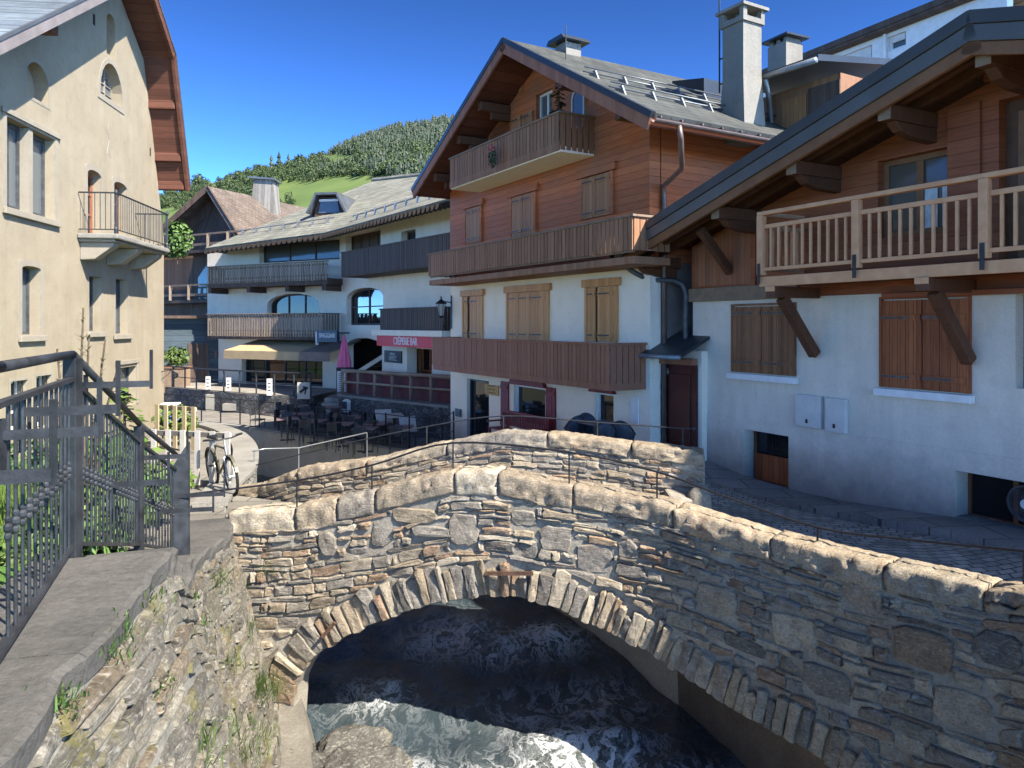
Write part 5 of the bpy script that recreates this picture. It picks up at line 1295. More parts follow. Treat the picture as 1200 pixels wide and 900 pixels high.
# bar interior: reddish timber front with a glazed screen
bw=MB(); bw.box(w3_[0]+.0,w3_[1],.5,.6,TZ,w3_[3]+.3); bw.build('bar_back',M['rshut'],cr)
x0,x1,z0,z1=brect(449,478,405,443,-.4); q=MB(); q.box(x0,x1,-.45,-.0,z0,z1+.1); q.build('white_pier',M['hwhite'],cr)
window(cr,rect(*brect(487,505,408,436)),M['chalet'],M['glass'],y=.3,nv=1,fw=.06)
q=MB(); a=brect(478,486,408,445); q.box(a[0],a[1],.2,.3,TZ,a[3]); q.build('timber_post',M['chalet_v'],cr)
x0,x1,z0,z1=brect(442,520,394,407,-1.1); bar=MB(); bar.box(x0,x1,-1.12,-1.0,z0,z1); fa=bar.build('fascia',M['redsign'],cr)
q=MB(); q.box(x0-.2,x1+.1,-1.25,-.003,z1+.005,z1+.22); q.build('canopy',M['hwhite'],cr,bevel=.01)
q=MB(); q.box(x0,x0+.08,-1.0,-.003,z0,z1); q.build('fascia_return',M['redsign'],cr)
xx=HB.x(474.5,-1.13); text('CRÊPERIE BAR',fa,M['white'],.40,(xx,-1.123,(z0+z1)/2),(R(90),0,0),.006,sx=.74,bold=.004)
mb_=root('menu_board',HB.world(*(brect(451,471,411,425,-.47)[0],-.47)),HB.rz,'black chalkboard lettered menu on the white pier under the red fascia','sign')
a=brect(451,471,411,425,-.47); ww,hh=a[1]-a[0],a[3]-a[2]; mb_.location.z=a[2]; MATW[mb_]=Matrix.Translation(mb_.location)@Matrix.Rotation(HB.rz,4,'Z')
q=MB(); q.box(0,ww,-.03,0.015,0,hh); q.build('board',M['black'],mb_)
text('MENU',mb_,M['white'],.16,(ww/2,-.033,hh*.72),(R(90),0,0),.003)
q=MB()
for k in range(4): q.box(ww*(.25+.04*(k%2)),ww*(.75-.05*(k%3)),-.034,-.031,hh*(.5-.1*k),hh*(.5-.1*k)+.018)
q.build('chalk_lines',M['curtain'],mb_)
# dark balcony of the second house
x0,x1=HB.x(446,-1.0),HB.x(520,-1.0); zf=hb(480,391,-1.0)[1]; zr=hb(480,362,-1.0)[1]
slat_balcony(cr,x0,x1,zf,zr,1.0,M['slat_dark'],M['slat_dark'],M['slat_dark'],pitch=.16,gap=.03)
x0,x1=HB.x(398,-1.3),HB.x(545,-1.3); zf=hb(460,317,-1.3)[1]; zr=hb(460,293,-1.3)[1]; 
slat_balcony(cr,x0,x1,5.95,7.0,1.2,M['slat_dark'],M['slat_dark'],M['slat_dark'],pitch=.14,gap=.025,left=False)
# long balconies of the restaurant house
x0,x1=hat(243,330,-1.2)[0],LA+.2
slat_balcony(re,x0,x1,5.75,6.8,1.2,M['slat_grey'],M['rail'],M['slat_dark'],pitch=.17,gap=.07,right=False,fth=.3,zs=5.95)
x1=hat(378,380,-1.2)[0]
slat_balcony(re,x0,x1,3.15,4.38,1.2,M['slat_grey'],M['rail'],M['slat_dark'],pitch=.17,gap=.07,fth=.3,zs=3.3)
q=MB()
for px in (255,300,345,388):
    x=hat(px,340,-.6)[0]; q.box(x-.12,x+.12,-1.1,-.003,5.48,5.745)
q.build('balcony_beam',M['slat_dark'],re)
# awning: sloping cloth with a valance
x0,x1,xm=hat(262,400,-2.2)[0],hat(350,400,-2.2)[0],hat(386,400,-2.0)[0]
M['canvas']=m_plain('beige_canvas',(.42,.30,.165),.85,0,.1,3); M['canvas2']=m_plain('brown_canvas',(.20,.15,.125),.85,0,.15,3)
zt=3.1; zb=2.62
aw=root('awning',HA.world(x0,-.1,2.6),HA.rz,'long beige canvas awning shading the restaurant terrace','awning')
def awn(a,b,mat,name):
    q=MB(); q.hexa([HA.world(a,-.02,zt),HA.world(b,-.02,zt),HA.world(b,-2.2,zb),HA.world(a,-2.2,zb)]+[HA.world(a,-.02,zt+.02),HA.world(b,-.02,zt+.02),HA.world(b,-2.2,zb+.02),HA.world(a,-2.2,zb+.02)])
    q.build(name,mat,aw,world=True)
    q=MB(); n=int((b-a)/.15); 
    for k in range(n):
        u0,u1=lerp(a,b,k/n),lerp(a,b,(k+1)/n); q.hexa([HA.world(u0,-2.203,zb-.38),HA.world(u1,-2.203,zb-.38),HA.world(u1,-2.19,zb-.38),HA.world(u0,-2.19,zb-.38),HA.world(u0,-2.203,zb+.01),HA.world(u1,-2.203,zb+.01),HA.world(u1,-2.19,zb+.01),HA.world(u0,-2.19,zb+.01)])
    q.build('valance',mat,aw,world=True)
awn(x0,x1,M['canvas'],'cloth'); awn(x1+.02,xm+.2,M['canvas2'],'cloth')
# shop sign projecting from the wall
a=HB.x(371,-.9); sg=root('hanging_sign',W(384,394,33.6),HB.rz+.25,'small dark blue shop sign with pale lettering projecting above the terrace end','sign')
q=MB(); q.box(-.72,.72,-.05,.05,-.26,.26); q.build('panel',m_plain('navy_panel',(.018,.028,.06),.4,0,.1),sg)
text('SPAGGIARI',sg,M['white'],.29,(0.02,-.055,.02),(R(90),0,0),.004,sx=.82)
q=MB(); q.box(-.80,-.73,-.06,.06,-.40,.2); q.build('bracket',M['white'],sg); q=MB(); q.tube([(.72,0,.15),(1.2,0.25,.15)],.03,6); q.build('arm',M['black'],sg)
M['eavedark']=m_plain('black_brown_eave',(.03,.024,.02),.8,0,.3)
# roofs: front plane of the restaurant, front plane of the second house
def roofpoly(parent,name,pts,mat,th=.2,skin=True):
    P=[Vector(p) for p in pts]; n=(P[1]-P[0]).cross(P[2]-P[0]).normalized(); n=n if n.z>0 else -n
    q=MB(); q.prism(P,-n*th); return q.build(name,mat,parent,world=True)
A=HA.world(HA.x(240,-1.6),-1.6,7.75); B_r=HB.world(.05,-1.6,8.1); C_r=HB.world(LBB+3,-1.5,8.15)
B2r=HA.world(HA.x(400,-1.6),-1.6,8.1)
R1=Vector((uu(437)*46,46,zz(212,46))); R2=Vector((uu(560)*40,40,zz(203,40)+.2)); Bm=(B_r+B2r)/2
roofpoly(re,'roof',[A,Bm,R1],M['roofh'],.22); 
back=HA.world(-1.2,9,7.75); roofpoly(re,'roof',[A,R1,back],M['roofh'],.22)
roofpoly(cr,'roof',[Bm,C_r,R2],M['roofh'],.22); roofpoly(cr,'roof',[Bm,R2,R1],M['roofh'],.22)
for par,a,b in ((re,A,Bm),(cr,Bm,C_r)):
    q=MB(); L=(b-a).length; d=(b-a).normalized(); n=int(L/.32)
    for k in range(n): 
        p=a+d*(k+.5)*L/n; q.box(p.x-.1,p.x+.1,p.y-.1,p.y+.1,p.z-.3,p.z-.1); pq=a+d*(k+1)*L/n; q.bar((p.x,p.y+.02,p.z-.16),(pq.x,pq.y+.02,pq.z-.16),.1,.12)
    q.build('eave_scallop',M['eavedark'],par,world=True)
    for f,h in ((.12,.28),):
        q=MB(); apex=R1 if par is re else R2
        m0,m1=a.lerp(apex,.16),b.lerp(apex,.16); q.tube([m0+Vector((0,0,.22)),m1+Vector((0,0,.22))],.035,5)
        nn=int((m1-m0).length/.9)
        for k in range(nn): 
            p=m0.lerp(m1,(k+.5)/nn); q.box(p.x-.05,p.x+.05,p.y-.05,p.y+.05,p.z-.1,p.z+.3)
        q.build('snow_guard',M['zinc'],par,world=True)
q=MB(); q.tube([R1+Vector((0,0,.05)),R2+Vector((0,0,.05))],.14,6); q.build('ridge_tile',M['roofh'],cr,world=True)
# dormer on the restaurant roof
dm=W(386,243,38.6); dz=dm.z; ex=Vector((.985,-.17,0)); ey=Vector((.17,.985,0))
def dp(x,y,z): v=dm+ex*x*.85+ey*y; return Vector((v.x,v.y,dz-.12+z*.82))
q=MB(); q.prism([dp(-.95,0,-1.2),dp(.95,0,-1.2),dp(.95,0,.05),dp(.6,0,.8),dp(-.6,0,.8),dp(-.95,0,.05)],ey*3.5); do=q.build('dormer',M['slat_dark'],re,world=True)
for a,b in ((-1.0,-.55),(1.0,.55)):
    q=MB(); s_=1 if a>0 else -1
    q.prism([dp(s_*1.3,-.45,-.25),dp(s_*.7,-.45,.95),dp(s_*.62,-.45,.86),dp(s_*1.16,-.45,-.25)],ey*3.9); q.build('dormer_cheek',M['sheet2'],do,world=True)
q=MB(); q.prism([dp(-.72,-.46,.86),dp(.72,-.46,.86),dp(.72,-.46,1.0),dp(-.72,-.46,1.0)],ey*3.9); q.build('dormer_roof',M['sheet2'],do,world=True)
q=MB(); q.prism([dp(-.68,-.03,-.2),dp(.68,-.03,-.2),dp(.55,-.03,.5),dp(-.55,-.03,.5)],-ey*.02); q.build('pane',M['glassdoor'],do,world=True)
q=MB(); q.prism([dp(-.6,-.06,.5),dp(.6,-.06,.5),dp(.6,-.06,.64),dp(-.6,-.06,.64)],-ey*.06); q.build('blind_box',M['white'],do,world=True)
# terrace: stone retaining wall, floor, steps, railings
TA=[(uu(150)*38,38,0),(uu(196)*36.5,36.5,0),(uu(238)*34.5,34.5,0),(uu(300)*32.6,32.6,0),(uu(352)*31.6,31.6,0),(uu(368)*31.8,31.8,0)]
te=root('terrace_wall',(-11,33,0),0,'rubble stone terrace wall with inset plaques below the restaurant','wall'); te['kind']='thing'
pa=Path(TA,6); q=MB(); n=40
for k in range(n):
    a,b=pa.L*k/n,pa.L*(k+1)/n; q.hexa([pa.P(a,-.3,0),pa.P(b,-.3,0),pa.P(b,-.3,-.4),pa.P(a,-.3,-.4),pa.P(a,TZ,0),pa.P(b,TZ,0),pa.P(b,TZ,-.4),pa.P(a,TZ,-.4)])
q.build('stonework',M['rubdark'],te,world=True)
for px,d,w_,h_,z in ((249,34.25,.24,.8,.32),(272,33.45,.36,.32,.22)):
    p=W(px,470,d); q=MB(); q.box(p.x-w_,p.x+w_,p.y-.22,p.y+.2,z-h_/2,z+h_/2); q.build('wall_plaque',M['concrete'],te,world=True,bevel=.02)
fl2=MB(); pts=[pa.P(pa.L*k/12,TZ-.01,-.2) for k in range(13)]+[HB.world(.4,.0,TZ-.01),HA.world(0,0.,TZ-.01),HA.world(-9,0,TZ-.01)]
tri=tessellate_polygon([[Vector((p.x,p.y,0)) for p in pts]]); base=[fl2.vert(p) for p in pts]
for t in tri: fl2.f.append([base[k] for k in t])
struct('terrace',fl2,M['sidewalk'])
tr=root('terrace_railing',(-11,33,TZ),0,'black railing with small notice panels along the restaurant terrace edge','railing')
q=MB(); q.tube([pa.P(pa.L*k/30,TZ+.98,-.2) for k in range(31)],.04,6); q.build('top_rail',M['iron'],tr,world=True)
q=MB(); q.tube([pa.P(pa.L*k/30,TZ+.5,-.2) for k in range(31)],.02,6); q.build('middle_rail',M['iron'],tr,world=True)
for k in range(13):
    q=MB(); t=pa.L*k/12.01; q.tube([pa.P(t,TZ,-.2),pa.P(t,TZ+1.0,-.2)],.035,6); q.build('post',M['iron'],tr,world=True)
for px,d,w_,z0,z1 in ((244,34.4,.1,.08,.66),(268,33.6,.1,.08,.66),(316,32.2,.11,.0,.72),(356,31.5,.26,-.08,.62)):
    p=W(px,440,d); q=MB(); q.box(p.x-w_,p.x+w_,p.y-.05,p.y+.02,TZ+z0,TZ+z1); pn=q.build('notice_panel',m_plain('cream_panel',(.42,.39,.33),.6,0,.1) if px==356 else M['greywhite'],tr,world=True)
    q=MB()
    if px==356:
        q.bar((p.x-.14,p.y-.06,TZ+.2),(p.x+.14,p.y-.06,TZ+.42),.02,.1); q.bar((p.x-.03,p.y-.061,TZ+.44),(p.x+.2,p.y-.061,TZ+.36),.02,.07); q.bar((p.x+.06,p.y-.062,TZ+.12),(p.x+.12,p.y-.062,TZ+.38),.02,.06)
        q.build('black_emblem',M['black'],pn,world=True)
    else:
        for k in range(3): q.box(p.x-.06,p.x+.06,p.y-.06,p.y-.052,TZ+.2+k*.15,TZ+.24+k*.15)
        q.build('print',M['irongrey'],pn,world=True)
# steps up to the bar
stp=root('stone_steps',W(385,480,30.5),0,'flight of grey stone steps rising between the two terraces','steps')
for k in range(6):
    q=MB(); y0=29.3+k*.42; xl_=uu(366)*y0-.1+.12*k; q.box(xl_,xl_+2.0,y0,y0+.9 if k<5 else y0+4.2,-.1,.02+k*.16); q.build('step',M['sidewalk'],stp,world=True,bevel=.015)
# bar terrace
TB=[(uu(396)*30.4,30.4,0),(uu(440)*28.4,28.4,0),(uu(490)*26.4,26.4,0),(uu(527)*25.2,25.2,0)]
t2_=root('terrace_wall',(-5,27,0),0,'rubble stone wall carrying the bar terrace beside the steps','wall'); t2_['kind']='thing'
pb_=Path(TB,6); q=MB(); n=20; ZT=lambda t: lerp(.98,1.08,t/pb_.L)
for k in range(n):
    a,b=pb_.L*k/n,pb_.L*(k+1)/n; q.hexa([pb_.P(a,-.3,0),pb_.P(b,-.3,0),pb_.P(b,-.3,-.4),pb_.P(a,-.3,-.4),pb_.P(a,ZT(a),0),pb_.P(b,ZT(b),0),pb_.P(b,ZT(b),-.4),pb_.P(a,ZT(a),-.4)])
q.build('stonework',M['rubdark'],t2_,world=True)
q=MB()
for k in range(n):
    a,b=pb_.L*k/n,pb_.L*(k+1)/n-.01; q.hexa([pb_.P(a,ZT(a)+.003,.05),pb_.P(b,ZT(b)+.003,.05),pb_.P(b,ZT(b)+.003,-.45),pb_.P(a,ZT(a)+.003,-.45),pb_.P(a,ZT(a)+.09,.05),pb_.P(b,ZT(b)+.09,.05),pb_.P(b,ZT(b)+.09,-.45),pb_.P(a,ZT(a)+.09,-.45)])
q.build('coping',M['concrete'],t2_,world=True)
q=MB(); p=W(407,475,29.85); q.lathe((0,0,0),[(0,0),(.3,0),(.3,.05),(0,.05)],20)
for k,v in enumerate(q.v): q.v[k]=Vector((p.x+v.x*.75,p.y-.1-v.z,p.z+v.y*.9))
q.build('wall_disc',M['greywhite'],t2_,world=True)
fl3=MB(); pts=[pb_.P(pb_.L*k/8,.97,-.2) for k in range(9)]+[HB.world(LBB,0.5,.97),HB.world(.2,.5,.97)]
tri=tessellate_polygon([[Vector((p.x,p.y,0)) for p in pts]]); base=[fl3.vert(p) for p in pts]
for t in tri: fl3.f.append([base[k] for k in t])
struct('bar_terrace',fl3,M['sidewalk'])
br=root('terrace_railing',(-5,27,1),0,'pale timber railing round the bar terrace, backed by dark red screens','railing')
rz_=lambda t: ZT(t)+.09
q=MB(); q.tube([pb_.P(pb_.L*k/20,rz_(pb_.L*k/20)+.95,-.2) for k in range(21)],.07,8); q.build('top_rail',M['rail'],br,world=True,smooth=True)
q=MB(); q.tube([pb_.P(pb_.L*k/20,rz_(pb_.L*k/20)+.5,-.2) for k in range(21)],.05,8); q.build('middle_rail',M['rail'],br,world=True,smooth=True)
for k in range(7):
    t=pb_.L*k/6.02; q=MB(); q.tube([pb_.P(t,rz_(t),-.2),pb_.P(t,rz_(t)+.93,-.2)],.06,8); q.build('post',M['rail'],br,world=True,smooth=True)
q=MB(); 
for k in range(20):
    a,b=pb_.L*k/20,pb_.L*(k+1)/20; q.hexa([pb_.P(a,rz_(a)+.02,-.4),pb_.P(b,rz_(b)+.02,-.4),pb_.P(b,rz_(b)+.02,-.44),pb_.P(a,rz_(a)+.02,-.44),pb_.P(a,rz_(a)+.85,-.4),pb_.P(b,rz_(b)+.85,-.4),pb_.P(b,rz_(b)+.85,-.44),pb_.P(a,rz_(a)+.85,-.44)])
q.build('screen',m_plain('dark_red_screen',(.09,.014,.016),.7,0,.4,3),br,world=True)
mn=root('menu_stand',W(404,471,30.9),.5,'white menu poster in a black frame at the top of the stone steps','sign'); mn.location.z=.98; MATW[mn]=Matrix.Translation(mn.location)@Matrix.Rotation(.5,4,'Z')
q=MB(); q.box(-.32,.32,-.02,.02,.15,1.0); q.build('poster',M['white'],mn); q=MB(); q.box(-.35,-.322,-.03,.03,0,1.15); q.box(.322,.35,-.03,.03,0,1.15); q.box(-.32,.32,-.03,.03,1.003,1.15); q.build('frame',M['iron'],mn)
q=MB()
for c_ in range(2):
    for k in range(9): q.box(-.27+c_*.29,-.03+c_*.29-.04*((k*7)%3),-.026,-.021,.24+k*.08,.265+k*.08)
q.build('printed_lines',M['irongrey'],mn)
pr=root('folded_parasol',W(403.5,470,31.2),0,'closed pink parasol standing at the corner of the bar terrace','parasol'); pr.location.z=.98; MATW[pr]=Matrix.Translation(pr.location)
q=MB(); q.tube([(0,0,0),(0,0,2.5)],.025,6); q.build('pole',M['rail'],pr); q=MB(); q.lathe((0,0,0),[(0,0),(.25,0),(.25,.08),(0,.1)],10); q.build('base',M['concrete'],pr)
q=MB(); nn=16
for k,(r,z) in enumerate([(.18,.95),(.25,1.0),(.23,1.35),(.17,1.75),(.1,2.15),(.03,2.45)]):
    for j in range(nn): q.vert((r*(1+.22*(j%2))*math.cos(2*math.pi*j/nn),r*(1+.22*(j%2))*math.sin(2*math.pi*j/nn),z))
for k in range(5):
    for j in range(nn): q.f.append([k*nn+j,k*nn+(j+1)%nn,(k+1)*nn+(j+1)%nn,(k+1)*nn+j])
q.build('canopy',m_plain('pink_canvas',(.62,.13,.24),.8,0,.15),pr)
# ================================================================== dark chalet behind, on the left
FA=Fr(.9,30,200)     # gable end facing front-left
bc_o=W(205,400,44); dc=root('old_chalet',(bc_o.x,bc_o.y,0),R(-38),'dark old chalet with brown shingle roof half hidden behind the beige house','chalet')
Mi=Matrix.Translation(dc.location)@Matrix.Rotation(R(-38),4,'Z'); MATW[dc]=Mi
rg=W(243,218,44); ev=W(288,290,40); rgb=W(365,245,56); evb=W(352,286,50)
def addw(name,pts,mat,th=.2):
    P=[Vector(p) for p in pts]; n=(P[1]-P[0]).cross(P[2]-P[0]).normalized(); n=n if n.z>0 else -n
    q=MB(); q.prism(P,-n*th); return q.build(name,mat,dc,world=True)
addw('roof',[rg,ev+(ev-rg)*.12,evb+(ev-rg)*.12,rgb],M['roofb'])
lef=Vector((2*rg.x-ev.x-1.5,rg.y+1.2,ev.z)); leb=lef+(rgb-rg)
addw('roof',[rg,rgb,leb,lef],M['roofb'])
dn_=Vector((0,0,-.12)); q=MB()
for a,b in ((rg,ev+(ev-rg)*.1),(rg,lef)): q.bar(a+dn_,b+dn_,.1,.34)
q.build('bargeboard',M['slat_dark'],dc,world=True)
gi=(rgb-rg).normalized()*1.1
q=MB(); q.prism([rg+gi+dn_*2,ev+gi+dn_*2,(ev+gi).to_2d().to_3d(),(lef+gi).to_2d().to_3d(),lef+gi+dn_*2],gi.normalized()*.3); q.build('gable_wall',M['slat_dark'],dc,world=True)
ws=(rgb-rg).normalized()
q=MB(); e0=ev+gi; q.prism([e0,e0+ws*9,(e0+ws*9).to_2d().to_3d(),e0.to_2d().to_3d()],Vector((-.3,.0,0))); q.build('side_wall',M['slat_dark'],dc,world=True)
fd=(ev-lef); fd.z=0; fd.normalize(); fn=Vector((fd.y,-fd.x,0)); fn=fn if fn.y<0 else -fn
def fpt(f,z,out): p=lef.lerp(ev,f)+gi+fn*out; return Vector((p.x,p.y,z))
for zf in (7.9,5.1,2.6):
    q=MB(); a,b=fpt(.15,zf,0),fpt(1.06,zf,0); q.prism([fpt(.1,zf,.02),fpt(1.06,zf,.02),fpt(1.06,zf,1.1),fpt(.1,zf,1.1)],(0,0,.16)); bb=q.build('balcony',M['slat_dark'],dc,world=True)
    q=MB(); q.bar(fpt(.1,zf+1.0,1.1),fpt(1.06,zf+1.0,1.1),.09,.1); q.bar(fpt(.1,zf+.45,1.1),fpt(1.06,zf+.45,1.1),.05,.14); q.build('rail',M['rail'],bb,world=True)
    q=MB()
    for k in range(7): 
        p=fpt(.1+.16*k,zf+.16,1.1); q.box(p.x-.07,p.x+.07,p.y-.07,p.y+.07,zf+.16,zf+1.0)
    q.build('rail_post',M['slat_grey'],bb,world=True)
for f in (.52,.78):
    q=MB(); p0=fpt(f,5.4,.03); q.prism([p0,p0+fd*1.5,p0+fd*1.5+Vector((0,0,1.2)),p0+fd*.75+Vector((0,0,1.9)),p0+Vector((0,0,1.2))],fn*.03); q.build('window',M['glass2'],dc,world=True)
q=MB(); p=fpt(1.05,2.7,.6); q.tube([p,p+Vector((0,0,2.5))],.28,10); q.build('log_post',m_plain('orange_log',(.36,.15,.05),.6,0,.2),dc,world=True)
# weathered chimney tower of the old chalet
p=W(312,230,49); q=MB(); ct=ws
for a in (1,):
    x,y,z0,z1=p.x,p.y,zz(236,49),zz(212,49)
    q.hexa([(x-.78,y-.7,z0-1),(x+.76,y-.7,z0-1),(x+.76,y+.7,z0-1),(x-.78,y+.7,z0-1),(x-.62,y-.6,z1),(x+.6,y-.6,z1),(x+.6,y+.6,z1),(x-.62,y+.6,z1)])
o=q.build('chimney_tower',m_planks('silver_boards',(.13,.12,.105),(.27,.25,.22),'X',.16,.06,.85,.4),dc,world=True)
q=MB(); q.prism([(x-.95,y-.8,z1+.05),(x+.8,y-.8,z1-.08),(x+.8,y-.8,z1+.04),(x-.95,y-.8,z1+.17)],(0,1.6,0)); q.build('tower_cap',M['sheet2'],o,world=True)
# planters on the old chalet balconies
bush('flower_box_plant',fpt(.86,3.25,1.5),(.9,.5,.55),420,.22,M['leafbright'],'large leafy plant spilling over a planter on the dark chalet middle balcony',seed=11,stem=.1)
pl=root('wooden_planter',fpt(.86,2.85,1.5),R(-38),'square wooden planter under the large leafy plant on the dark chalet','planter'); q=MB()
q.hexa([(-.5,-.35,-.35),(.5,-.35,-.35),(.5,.35,-.35),(-.5,.35,-.35),(-.62,-.45,.35),(.62,-.45,.35),(.62,.45,.35),(-.62,.45,.35)]); q.build('tub',M['rail'],pl); q=MB(); q.box(-.7,.7,-.5,.5,-.75,-.36); q.build('bracket',M['slat'],pl)
bush('trailing_shrub',Vector((uu(208)*38,38,zz(276,38)-1.4)),(.8,.5,1.0),700,.22,M['leaf'],'olive green shrub growing up against the dark chalet upper balcony',seed=12,stem=.2)
bush('small_shrub',Vector((uu(206)*37,37,1.6)),(.7,.5,.5),300,.2,M['leafbright'],'bright small shrub low against the dark chalet by the beige house corner',seed=13,stem=.2)
pl=root('wooden_planter',Vector((uu(206)*37,37,.9)),0,'tall slatted wooden planter below the bright small shrub','planter'); q=MB(); q.box(-.55,.55,-.4,.4,-.9,.85); q.build('tub',M['rail'],pl); q=MB(); q.box(-.6,.6,-.45,.45,.85,.92); q.build('rim',M['slat'],pl)
q=MB(); sh=root('garden_shed',W(235,430,39.5),.3,'dark shed wall with bluish boards in the shade left of the terrace','shed'); sh.location.z=0; MATW[sh]=Matrix.Translation(sh.location)@Matrix.Rotation(.3,4,'Z')
q.box(-2.6,1.2,0,.3,0,4.2); q.build('wall',m_planks('blue_grey_boards',(.03,.045,.055),(.08,.11,.13),'Z',.3,.05,.8,.3),sh)
q=MB(); q.box(-2.9,1.4,-.5,.9,4.202,4.35); q.build('roof',M['slat_dark'],sh)
q=MB(); q.box(-.6,.4,-.05,-.003,.9,2.9); q.build('door',M['slat_dark'],sh)
# ================================================================== white house behind the timber house
WF=Fr(.506,25.0,893); wh=root('white_house',WF.o,WF.rz,'tall white house with brown eaves rising behind the dark timber roof','house')
ww_=lambda px,py,y=0: WF.at(px,py,y)
Lw=WF.x(1180); wz=ww_(1000,52)[1]
w1_=(WF.x(972),WF.x(1022),ww_(1000,90)[1],ww_(1000,60)[1]); w2_=(WF.x(1040),WF.x(1062),ww_(1050,58)[1],ww_(1050,40)[1]); w0_=(WF.x(925),WF.x(958),ww_(945,96)[1],ww_(945,76)[1])
wall(wh,'front_wall',rect(0,Lw,-.2,wz),[rect(*w1_),rect(*w2_),rect(*w0_)],M['white'],depth=.2)
for b_ in (w1_,w2_,w0_):
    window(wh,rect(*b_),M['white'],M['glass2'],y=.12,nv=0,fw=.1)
    q=MB(); q.box(b_[0]+.1,b_[1]-.1,.08,.118,lerp(b_[2],b_[3],.55),b_[3]-.02); q.build('roller_blind',M['greywhite'],wh)
q=MB(); q.box(0,.3,.302,8,-.2,wz); q.build('side_wall',M['white'],wh)
q=MB(); q.prism([(-.9,-.4,wz+.02),(-.9,-.4,wz+.22),(-.9,4,wz+2.2),(-.9,9,wz+.4),(-.9,9,wz),(-.9,4,wz+1.7)],(Lw+2,0,0)); q.build('roof',M['roofb'],wh)
q=MB(); q.box(-.92,Lw+1,-.45,-.403,wz+.0,wz+.2); q.build('eave_board',M['slat_dark'],wh)
q=MB(); q.box(-.8,Lw,-.4,-.003,wz-.08,wz-.005); q.build('soffit',M['slat_dark'],wh)
q=MB(); x,y=WF.loc(uu(930)*25.5,25.5); q.tube([(WF.x(1037,-.05),-.06,wz-.1),(WF.x(1037,-.05),-.06,3)],.06,6); q.build('downpipe',M['white'],wh)
x,y=WF.loc(uu(920)*24.0,24.0); zt=zz(54,24); q=MB(); q.box(x-.38,x+.38,y-.36,y+.36,zt-3,zt); o=q.build('chimney',M['chim'],wh); q=MB(); q.box(x-.55,x+.55,y-.5,y+.5,zt+.14,zt+.2); q.build('chimney_cap',M['sheet'],o)
q=MB()
for sx in (-.28,0,.28): q.box(x+sx-.07,x+sx+.07,y-.3,y+.3,zt+.002,zt+.138)
q.build('chimney_pier',M['chim'],o)
# timber roof dormer between chimney and white house
DF=Fr(.591,12.7*1.0+4.0*1.161,885); dd=root('attic_house',DF.o,DF.rz,'small brown attic with its own gutter, between the tall chimney and the white house','house')
zt=DF.at(930,98)[1]; zb=zt-2.6
x0,x1=DF.x(890),DF.x(985)
q=MB(); q.box(x0,x1,0,3.0,zb-3,zt-.1); q.build('wall',M['slat'],dd)
q=MB(); a_=DF.x(917); q.box(a_,a_+.7,-.03,-.003,zb,zt-.35); q.build('door',M['chalet_v'],dd)
q=MB(); q.box(a_+.75,x1,-.035,-.003,zb,zt-.25); q.build('recess_shade_panel',M['slat_dark'],dd)  # flat dark boards on the wall stand in for a recess's shade
q=MB(); q.hexa([(x0-.25,-.9,zt),(x1+.1,-.9,zt-.02),(x1+.1,3.2,zt+.55),(x0-.25,3.2,zt+.55),(x0-.25,-.9,zt+.14),(x1+.1,-.9,zt+.12),(x1+.1,3.2,zt+.7),(x0-.25,3.2,zt+.7)]); q.build('roof',M['sheet'],dd)
q=MB(); q.tube([(x0+.6,-.97,zt+.02),(x1+.1,-.97,zt-.02)],.07,8); q.tube([(a_+.3,-.95,zt-.03),(a_+.1,-.6,zt-.4),(a_-.25,-.1,zt-.85),(a_-.25,-.08,zb)],.06,8); q.build('gutter',M['zinc'],dd,smooth=True)
# ================================================================== hill, meadow, forest
HU=[(-500,300),(0,248),(200,228),(222,219),(250,214),(290,203),(330,197),(370,186),(400,172),(430,160),(470,150),(520,142),(600,128),(700,118),(900,112),(1200,130),(1800,240)]
def ridge(px): return interp([q[0] for q in HU],[q[1] for q in HU],px)
DR=640.0
def hz(px,f):     # f 0..1 from valley to ridge
    zr_=EZ+(HY-ridge(px))/F*DR
    return (zr_+3)*(f**1.12)-3+ (3.*noise.noise(Vector((px*.02,f*6,2)))*min(1,f*3))
def hp(px,f):
    d=lerp(95,DR,f); return Vector((uu(px)*d,d,hz(px,f)))
hm=MB(); PX=list(range(-400,1700,30)); NF=26; hid={}
for i,px in enumerate(PX):
    for j in range(NF+4):
        f=j/NF
        if f<=1: v=hp(px,f)
        else:
            d=DR*(1+.5*(f-1)/.12); v=Vector((uu(px)*d,d,hz(px,1)*(1-.5*(f-1)/.12)))
        hid[i,j]=hm.vert(v)
for i in range(len(PX)-1):
    for j in range(NF+3): hm.f.append([hid[i,j],hid[i+1,j],hid[i+1,j+1],hid[i,j+1]])
mh=Mt('meadow'); cco=mh.coord(); f1=mh.ramp(mh.noise(.02,cco,8,.65),[(.35,0.),(.7,1.)])
tag(hm.build('hill',mh.out(Base_Color=mh.mix(f1,(0.071,0.113,0.025),(0.118,0.160,0.042)),Roughness=.95),smooth=True),kind='structure')
